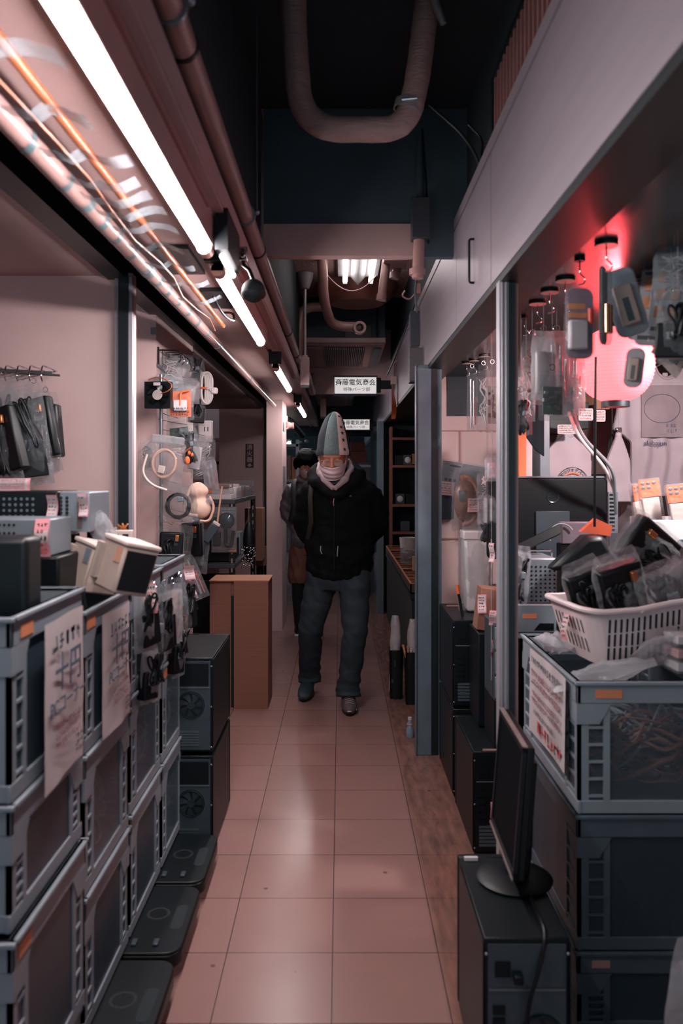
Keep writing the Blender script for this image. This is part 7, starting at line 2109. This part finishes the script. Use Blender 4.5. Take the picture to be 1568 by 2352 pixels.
for i in (2, 4, 5, 6, 8):
    a = math.radians(39)
    p = hat_pt(i, a, 0.001)
    p2 = hat_pt(i + 1, a, 0.001)
    up = (p2 - p).normalized()
    sd = (hat_pt(i, a + 0.05, 0.001) - hat_pt(i, a - 0.05, 0.001)).normalized()
    nr = sd.cross(up)
    r0 = 0.0135 if i < 8 else 0.011
    poly = [(r0 * (1 if k % 2 == 0 else 0.42) * math.cos(PI / 2 + k * PI / 5), r0 * (1 if k % 2 == 0 else 0.42) * math.sin(PI / 2 + k * PI / 5)) for k in range(10)]
    st.prism(poly, lambda u, v: p + sd * u + up * (v + 0.006) + nr * 0.0006, nr * 0.0016)
put('star_print', st, NAVY, hat)
# glasses, mask
g = MB()
for sx in (-1, 1):
    c = T(sx * 0.037, -0.103, -0.004)
    ex, ez = (T(1, 0, 0) - T(0, 0, 0)).normalized(), (T(0, 0, 1) - T(0, 0, 0)).normalized()
    g.tube([c + ex * a + ez * v for a, v in rrect(0.056, 0.036, 0.012, 4)] + [c + ex * rrect(0.056, 0.036, 0.012, 4)[0][0] + ez * rrect(0.056, 0.036, 0.012, 4)[0][1]], 0.0016, 6)
    g.tube([T(sx * 0.066, -0.10, 0.006), T(sx * 0.083, -0.06, 0.008), T(sx * 0.084, 0.02, 0.004)], 0.0016, 6)
g.tube([T(-0.01, -0.104, 0.004), T(0.01, -0.104, 0.004)], 0.0016, 6)
glasses = put('glasses', g, mat('brass_wire_frame', '#9d7c68', 0.3, metal=0.6), man, smooth=True)
ln = MB()
for sx in (-1, 1):
    c = T(sx * 0.037, -0.103, -0.004)
    ln.prism(rrect(0.054, 0.034, 0.012, 4), lambda u, v: c + ex * u + ez * v, (0, 0.001, 0))
put('lens', ln, clear('spectacle_lens', '#c9d0d6', 0.10, 0.05), glasses)
eb = MB()
for sx in (-1, 1):
    eb.tube([T(sx * 0.016, -0.086, 0.001), T(sx * 0.031, -0.0865, -0.003), T(sx * 0.045, -0.082, 0.0)], 0.0014, 6)
put('eyelid_line', eb, mat('dark_lash', '#2a1a17', 0.7), man)
MASK = mat('white_pleated_mask', '#c3aeb2', 0.8, var=0.03)
def mask_fn(u, v):
    a = (u - 0.5) * 2.35
    pl = 0.0042 * math.sin(v * 19 + 0.8 * math.sin(u * 5)) * math.cos((u - 0.5) * 2.4)
    r = 0.083 + 0.024 * math.cos(a) ** 2 * (0.5 + 0.5 * math.sin(PI * min(1, v * 1.05))) + pl
    z = -0.022 - 0.084 * v + 0.002 * (1 - math.cos(a)) * (1 - 2 * v) - 0.006 * math.cos(a * 2) * (1 - v)
    y = -r * math.cos(a) - 0.012 * math.cos(a) - 0.002 - 0.008 * math.sin(PI * v) * math.cos(a)
    return T(0.080 * math.sin(a) * (1 - 0.16 * v * v), y * (1 - 0.05 * v), z * 1.04)
mask = put('face_mask', MB().grid(26, 20, mask_fn), MASK, man, smooth=True, angle=80)
put('ear_loop', MB().tube([mask_fn(1, 0.1), T(0.08, -0.02, 0.0), T(0.085, 0.02, 0.02)], 0.002, 6).tube([mask_fn(1, 0.9), T(0.076, -0.01, -0.04), T(0.083, 0.02, -0.02)], 0.002, 6).tube([mask_fn(0, 0.1), T(-0.08, -0.02, 0.0), T(-0.085, 0.02, 0.02)], 0.002, 6), MASK, mask, smooth=True)
# pale scarf in the collar
SCARF = mat('pale_grey_scarf', '#a8979b', 0.9, var=0.08, scale=40, bump=0.5, bscale=160)
sc = MB()
sc.tube([(-0.02, 0.04, 1.44), (-0.118, -0.03, 1.425), (-0.124, -0.10, 1.39), (-0.092, -0.155, 1.345), (-0.038, -0.19, 1.295)], [0.016, 0.016, 0.016, 0.017, 0.014], 12, ry=[0.03, 0.034, 0.034, 0.03, 0.018])
sc.tube([(-0.02, 0.04, 1.44), (0.052, -0.02, 1.44), (0.064, -0.095, 1.405), (0.032, -0.15, 1.35), (-0.032, -0.19, 1.295)], [0.016, 0.016, 0.017, 0.018, 0.014], 12, ry=[0.03, 0.034, 0.036, 0.032, 0.018])
put('scarf', baked(sc, 0.006, 4, lambda c, n: c + n * 0.004 * noise.noise(c * 35)), SCARF, man, smooth=True, angle=80)
put('inner_collar', MB().ell((-0.03, -0.125, 1.345), (0.055, 0.05, 0.06), 16, 10), mat('dark_teal_knit', '#22323a', 0.9), man, smooth=True)
# jacket
JK = mat('black_jacket_cloth', '#04070a', 0.85, var=0.25, scale=20, bump=0.15, bscale=50, spec=0.15)
j = MB()
j.tube([(-0.012, 0.03, 0.775), (-0.012, 0.028, 0.80), (-0.006, 0.025, 0.90), (0.004, 0.02, 1.02), (0.008, 0.005, 1.14), (0.004, -0.02, 1.24), (-0.01, -0.045, 1.32), (-0.025, -0.06, 1.385)], [0.178, 0.192, 0.205, 0.215, 0.215, 0.205, 0.165, 0.105], 26, ry=[0.135, 0.145, 0.155, 0.16, 0.16, 0.155, 0.135, 0.105])
for s_, (sh_, el_, wr_) in arms.items():
    sh_, el_, wr_ = Vector(sh_), Vector(el_), Vector(wr_)
    j.ell(sh_ + Vector((0, 0, -0.01)), (0.085, 0.095, 0.085), 16, 10)
    pts = bend([sh_ + Vector((s_ * 0.02, 0, 0)), el_ + Vector((s_ * 0.012, 0, 0)), wr_], 0.08)
    j.tube(pts, [0.080 - 0.026 * k / (len(pts) - 1) for k in range(len(pts))], 16)
# hood lying behind the neck and its collar round the scarf
for a0_, sgn in ((0, -1), (0, 1)):
    j.tube([(-0.025 + sgn * 0.02, 0.08, 1.40), (-0.025 + sgn * 0.10, 0.05, 1.405), (-0.025 + sgn * 0.135, -0.04, 1.375), (-0.028 + sgn * 0.105, -0.13, 1.325), (-0.03 + sgn * 0.045, -0.175, 1.275), (-0.03, -0.18, 1.25)], [0.05, 0.055, 0.045, 0.038, 0.032, 0.03], 12)
j.ell((-0.02, 0.09, 1.37), (0.13, 0.07, 0.09), 18, 12)
def jfold(c, n):
    f = noise.noise(Vector((c.x * 7, c.y * 7, c.z * 13))) * 0.011 + noise.noise(Vector((c.x * 18, c.y * 18, c.z * 30 + 4))) * 0.005
    if abs(c.x) > 0.17 and c.z < 1.25:
        f += 0.003 * math.sin(c.z * 55 + c.y * 20 + 3 * noise.noise(c * 9))
    if c.z < 0.84:
        f += 0.002 * math.sin(math.atan2(c.y, c.x) * 15)
    return c + n * f
jk = put('jacket', baked(j, 0.009, 7, jfold), JK, man, smooth=True, angle=80)
put('zip', MB().tube([(-0.032, -0.187, 1.25), (-0.034, -0.178, 1.15), (-0.036, -0.158, 1.0), (-0.034, -0.146, 0.82)], 0.003, 6), BLK, jk, smooth=True)
put('zip_pull', MB().tube([(-0.035, -0.196, 1.245), (-0.040, -0.20, 1.215), (-0.037, -0.198, 1.20)], 0.0035, 8), CHROME, jk, smooth=True)
for px, k in ((738, 0), (776, 1)):
    x = MX(px)
    put('drawstring', MB().tube([(x, -0.158, MZ(1249)), (x - 0.002, -0.166, MZ(1258)), (x + (0.006 if k == 0 else -0.004), -0.166, MZ(1266 + 6 * k))], 0.003, 6), mat('grey_cord_tip', '#717c84', 0.5), jk, smooth=True)
put('chest_mark', MB().box(MX(796), MX(806), -0.172, -0.168, MZ(1139), MZ(1136)), mat('dull_mark', '#2c3941', 0.5), jk)
put('rucksack_strap', MB().tube([(-0.135, 0.0, 1.395), (-0.165, -0.10, 1.345), (-0.172, -0.16, 1.25), (-0.168, -0.155, 1.1), (-0.19, -0.06, 1.0)], [0.014] * 5, 10, ry=[0.006] * 5), mat('dark_olive_strap', '#15170f', 0.8), jk, smooth=True)
# trousers
TR = mat('dark_teal_denim', '#18262d', 0.8, var=0.2, scale=25, bump=0.12, bscale=120)
tr = MB()
tr.tube([(-0.01, 0.025, 0.86), (-0.01, 0.025, 0.78), (-0.01, 0.03, 0.70)], [0.17, 0.178, 0.165], 20, ry=[0.12, 0.125, 0.115])
for s_, (h_, k_, a_) in legs.items():
    h_, k_, a_ = Vector(h_), Vector(k_), Vector(a_)
    a_ = a_ + Vector((0, 0, 0.03))
    tr.tube([h_, h_.lerp(k_, 0.3), h_.lerp(k_, 0.65), k_, k_.lerp(a_, 0.35), k_.lerp(a_, 0.75), a_, a_ + Vector((0, -0.014, -0.052))], [0.098, 0.096, 0.085, 0.073, 0.071, 0.067, 0.070, 0.074], 18)
def tfold(c, n):
    f = noise.noise(Vector((c.x * 9, c.y * 9, c.z * 16))) * 0.008
    d = min(abs(c.z - 0.45), 0.12)
    f += 0.0022 * math.sin(c.z * 80 + c.x * 60 + 5 * noise.noise(c * 7)) * (1 - d / 0.12)
    if c.z < 0.24:
        f += 0.003 * math.sin(c.z * 90 + c.y * 40 + 5 * noise.noise(c * 8))
    if c.z > 0.62:
        f += 0.003 * math.sin(c.x * 60 + c.z * 50 + 4 * noise.noise(c * 6))
    return c + n * f
put('trousers', baked(tr, 0.008, 5, tfold), TR, man, smooth=True, angle=80)
# shoes
def shoe(c, yaw, pitch, m_up, detailed):
    e = bpy.data.objects.new('shoe', None)
    M = Matrix.Translation(c) @ Matrix.Rotation(yaw, 4, 'Z') @ Matrix.Rotation(pitch, 4, 'X')
    mb = MB()
    mb.tube([(0, 0.12, 0.045), (0, 0.08, 0.055), (0, 0.0, 0.055), (0, -0.07, 0.045), (0, -0.125, 0.032), (0, -0.15, 0.026)], [0.034, 0.039, 0.043, 0.047, 0.04, 0.022], 16, ry=[0.036, 0.045, 0.045, 0.034, 0.026, 0.016])
    mb.tube([(0, 0.09, 0.05), (0, 0.075, 0.12)], [0.042, 0.043], 14)
    me = baked(mb, 0.006, 4)
    me.transform(M)
    up = put('shoe', me, m_up, man, smooth=True, angle=80)
    so = MB().prism([(0.038 * math.sin(q_) * (1.12 if math.cos(q_) > 0 else 0.95), 0.145 * -math.cos(q_) - 0.005) for q_ in [2 * PI * k / 24 for k in range(24)]], lambda a, v: M @ Vector((a, v, 0.0)), M.to_3x3() @ Vector((0, 0, 0.024)))
    put('sole', so, BLK, up)
    if detailed:
        lc_ = MB()
        for k in range(5):
            y = -0.005 - 0.018 * k
            z = 0.099 - 0.0065 * k
            lc_.tube([M @ Vector((-0.024, y - 0.03, z - 0.012)), M @ Vector((0, y - 0.036, z - 0.004)), M @ Vector((0.024, y - 0.03, z - 0.012))], 0.0034, 6)
        put('laces', lc_, mat('pale_laces', '#7b6c70', 0.7), up, smooth=True)
        rf = MB()
        rf.ell(M @ Vector((-0.004, -0.156, 0.03)), (0.014, 0.006, 0.005), 12, 6)
        put('side_patch', MB().ell(M @ Vector((0.038, -0.115, 0.03)), (0.005, 0.014, 0.005), 10, 6), mat('pale_toe_patch', '#a29498', 0.5), up, smooth=True)
        put('toe_patch', rf, mat('pale_toe_patch', '#a29498', 0.5), up, smooth=True)
shoe((0.049, -0.055, 0.0), 0.05, 0.0, mat('brown_grey_trainer', '#4a4044', 0.6, var=0.2, scale=30), True)
shoe((-0.205, 0.235, 0.012), -0.12, 0.10, mat('dark_teal_trainer', '#26353d', 0.6, var=0.15), False)

# ---- the young person behind
PX = lambda px: (px - CX) * 7.0 / FPX + 0.285
PZ = lambda py: HC - (py - CY) * 7.0 / FPX
yo = thing('person', 'black haired person in white mask and grey jacket half hidden behind the man', 'person', (-0.285, 7.0, 0))
HC2 = Vector((PX(703), -0.04, PZ(1066)))
b = MB()
T2 = head_shape(b, HC2, 0.32, 0.98, 0.18)
b.tube([(0.02, 0.02, 0.74), (0.02, 0.02, 0.9), (0.02, 0.02, 1.1), (0.015, 0.01, 1.25), (0.0, 0.0, 1.33), (0.0, 0.0, 1.38)], [0.13, 0.13, 0.14, 0.14, 0.1, 0.05], 18, ry=[0.09, 0.09, 0.1, 0.1, 0.07, 0.05])
arm2 = {-1: [(-0.135, 0.02, 1.24), (PX(652), 0.09, 1.04), (PX(684), -0.03, 0.90)], 1: [(0.17, 0.02, 1.24), (0.23, 0.09, 1.03), (0.15, -0.06, 0.86)]}
for s_, (sh_, el_, wr_) in arm2.items():
    b.tube(bend([sh_, el_, wr_], 0.05), 0.034, 12)
    d_ = (Vector(wr_) - Vector(el_)).normalized()
    hand(b, Vector(wr_) + d_ * 0.01, d_ * 0.6 + Vector((-s_ * 0.5, 0.1, -0.6)), (0, 0.6, 0), (-s_ * 0.6, -0.2, 0.6), 0.3, 0.85)
leg2 = {-1: [(-0.055, 0.02, 0.78), (-0.075, -0.01, 0.45), (-0.07, 0.10, 0.10)], 1: [(0.09, 0.02, 0.78), (0.10, -0.06, 0.46), (0.10, -0.05, 0.10)]}
for s_, (h_, k_, a_) in leg2.items():
    b.tube([Vector(h_), Vector(h_).lerp(Vector(k_), 0.5), Vector(k_), Vector(k_).lerp(Vector(a_), 0.4), Vector(a_)], [0.07, 0.062, 0.046, 0.045, 0.034], 14)
    b.tube([Vector(a_) + Vector((0, 0.03, -0.05)), Vector(a_) + Vector((0, -0.1, -0.065))], [0.032, 0.028], 12)
put('body', baked(b, 0.0055, 3), SKIN, yo, smooth=True, angle=80)
HAIR = mat('black_hair', '#04070a', 0.65, var=0.4, scale=90, bump=0.4, bscale=150, stretch=(6, 6, 0.6), spec=0.08)
h = MB()
h.ell(T2(0, 0.02, 0.035), (0.09, 0.106, 0.098), 24, 16)
for k in range(15):
    a = -1.25 + 2.5 * k / 14
    L = 0.066 + 0.035 * abs(a) + 0.010 * math.sin(k * 2.3) + (0.02 if k > 6 else 0)
    p0 = T2(0.035 * math.sin(a), 0.01 - 0.035 * math.cos(a), 0.122)
    p1 = T2(0.084 * math.sin(a), 0.015 - 0.112 * math.cos(a), 0.06)
    p2 = T2(0.088 * math.sin(a), 0.018 - 0.116 * math.cos(a), 0.105 - L * 1.05)
    h.tube([p0, p0.lerp(p1, 0.5) + (p0 - T2(0, 0.02, 0.0)).normalized() * 0.012, p1, p2], [0.010, 0.015, 0.017, 0.007], 8)
for sx in (-1, 1):
    h.tube([T2(sx * 0.075, 0.0, 0.05), T2(sx * 0.09, 0.01, 0.0), T2(sx * 0.086, 0.0, -0.05)], [0.03, 0.026, 0.01], 10)
h.tube([T2(0.0, 0.1, 0.04), T2(0, 0.108, -0.03), T2(0, 0.09, -0.085)], [0.06, 0.055, 0.03], 12)
put('hair', baked(h, 0.005, 10, lambda c, n: c + n * 0.003 * noise.noise(Vector((c.x * 160, c.y * 60, c.z * 14)))), HAIR, yo, smooth=True, angle=80)
def mask2(u, v):
    a = (u - 0.5) * 2.3
    keel = 0.016 * math.exp(-(a / 0.35) ** 2) * math.sin(PI * v)
    r = 0.074 + 0.030 * math.cos(a) ** 2 * (0.4 + 0.6 * math.sin(PI * v)) + keel
    z = -0.016 - 0.09 * v * (0.6 + 0.4 * math.cos(a)) + 0.012 * (1 - math.cos(a)) - 0.03 * (1 - math.cos(a)) * (1 - v)
    return T2(0.074 * math.sin(a) * (1 - 0.2 * v * v), -r * math.cos(a) * (1 - 0.08 * v) - 0.012 * math.cos(a), z)
put('face_mask', MB().grid(22, 16, mask2), MASK, yo, smooth=True, angle=80)
GJ = mat('grey_jacket_cloth', '#5f5b63', 0.55, var=0.12, scale=14, bump=0.15, bscale=30)
j = MB()
j.tube([(0.03, 0.02, 0.76), (0.03, 0.02, 0.86), (0.03, 0.02, 1.0), (0.03, 0.02, 1.14), (0.025, 0.015, 1.24), (0.01, 0.005, 1.31), (0.0, -0.005, 1.36)], [0.155, 0.165, 0.17, 0.175, 0.165, 0.12, 0.075], 22, ry=[0.115, 0.125, 0.13, 0.13, 0.125, 0.10, 0.075])
for s_, (sh_, el_, wr_) in arm2.items():
    sh_, el_, wr_ = Vector(sh_), Vector(el_), Vector(wr_)
    j.ell(sh_, (0.065, 0.075, 0.07), 14, 10)
    pts = bend([sh_, el_, wr_], 0.06)
    j.tube(pts, [0.066 - 0.018 * k / (len(pts) - 1) for k in range(len(pts))], 14)
j.ell((PX(690) + 0.01, -0.045, 0.845), (0.085, 0.085, 0.10), 16, 10)
j.ell((0.13, -0.045, 0.845), (0.085, 0.085, 0.10), 16, 10)
j.tube([(-0.07, 0.0, 1.36), (-0.06, -0.07, 1.335), (0, -0.09, 1.31), (0.06, -0.07, 1.335), (0.07, 0.0, 1.36)], [0.024] * 5, 10)
def gfold(c, n):
    f = noise.noise(Vector((c.x * 10, c.y * 10, c.z * 16))) * 0.009
    if c.x < -0.10:
        f += 0.0035 * math.sin(c.z * 62 + c.x * 90 + 4 * noise.noise(c * 8))
    return c + n * f
put('jacket', baked(j, 0.009, 5, gfold), GJ, yo, smooth=True, angle=80)
put('rucksack_strap', MB().tube([(-0.095, 0.06, 1.335), (-0.105, -0.04, 1.31), (-0.105, -0.115, 1.22), (-0.10, -0.13, 1.1), (-0.13, -0.1, 0.98)], [0.028] * 5, 10, ry=[0.012] * 5), mat('black_webbing', '#0c1319', 0.7), yo, smooth=True)
tr = MB()
BRN = mat('brown_baggy_cloth', '#6a4238', 0.8, var=0.15, scale=18, bump=0.15, bscale=60)
tr.tube([(0.02, 0.02, 0.80), (0.02, 0.02, 0.70)], [0.14, 0.15], 18, ry=[0.1, 0.105])
for s_ in (-1, 1):
    h_, k_, a_ = [Vector(v) for v in leg2[s_]]
    tr.tube([h_, h_.lerp(k_, 0.5), k_ + Vector((0, 0, 0.05)), k_], [0.09, 0.098, 0.09, 0.08], 16)
put('shorts', baked(tr, 0.009, 4, lambda c, n: c + n * (0.010 * noise.noise(Vector((c.x * 12, c.y * 12, c.z * 10))) + 0.004 * math.sin(c.x * 90 + c.z * 30))), BRN, yo, smooth=True, angle=80)
tr = MB()
for s_ in (-1, 1):
    h_, k_, a_ = [Vector(v) for v in leg2[s_]]
    tr.tube([k_ + Vector((0, 0, 0.06)), k_, k_.lerp(a_, 0.35), k_.lerp(a_, 0.8), a_ - Vector((0, 0, 0.01))], [0.056, 0.056, 0.058, 0.05, 0.048], 14)
put('leggings', baked(tr, 0.008, 3), mat('black_leggings', '#0b1116', 0.8), yo, smooth=True, angle=80)
for s_ in (-1, 1):
    a_ = Vector(leg2[s_][2])
    mb = MB().tube([a_ + Vector((0, 0.05, -0.055)), a_ + Vector((0, 0.0, -0.045)), a_ + Vector((0, -0.09, -0.062)), a_ + Vector((0, -0.14, -0.07))], [0.036, 0.042, 0.042, 0.026], 14, ry=[0.034, 0.045, 0.032, 0.022]).tube([a_ + Vector((0, 0.01, -0.04)), a_ + Vector((0, 0.0, 0.03))], [0.045, 0.045], 14)
    sb = put('boot', baked(mb, 0.007, 3), BLK, yo, smooth=True, angle=80)
    put('sole', MB().box(a_.x - 0.036, a_.x + 0.036, a_.y - 0.155, a_.y + 0.08, 0.0, 0.02), WHITEP, sb, bevel=0.008)
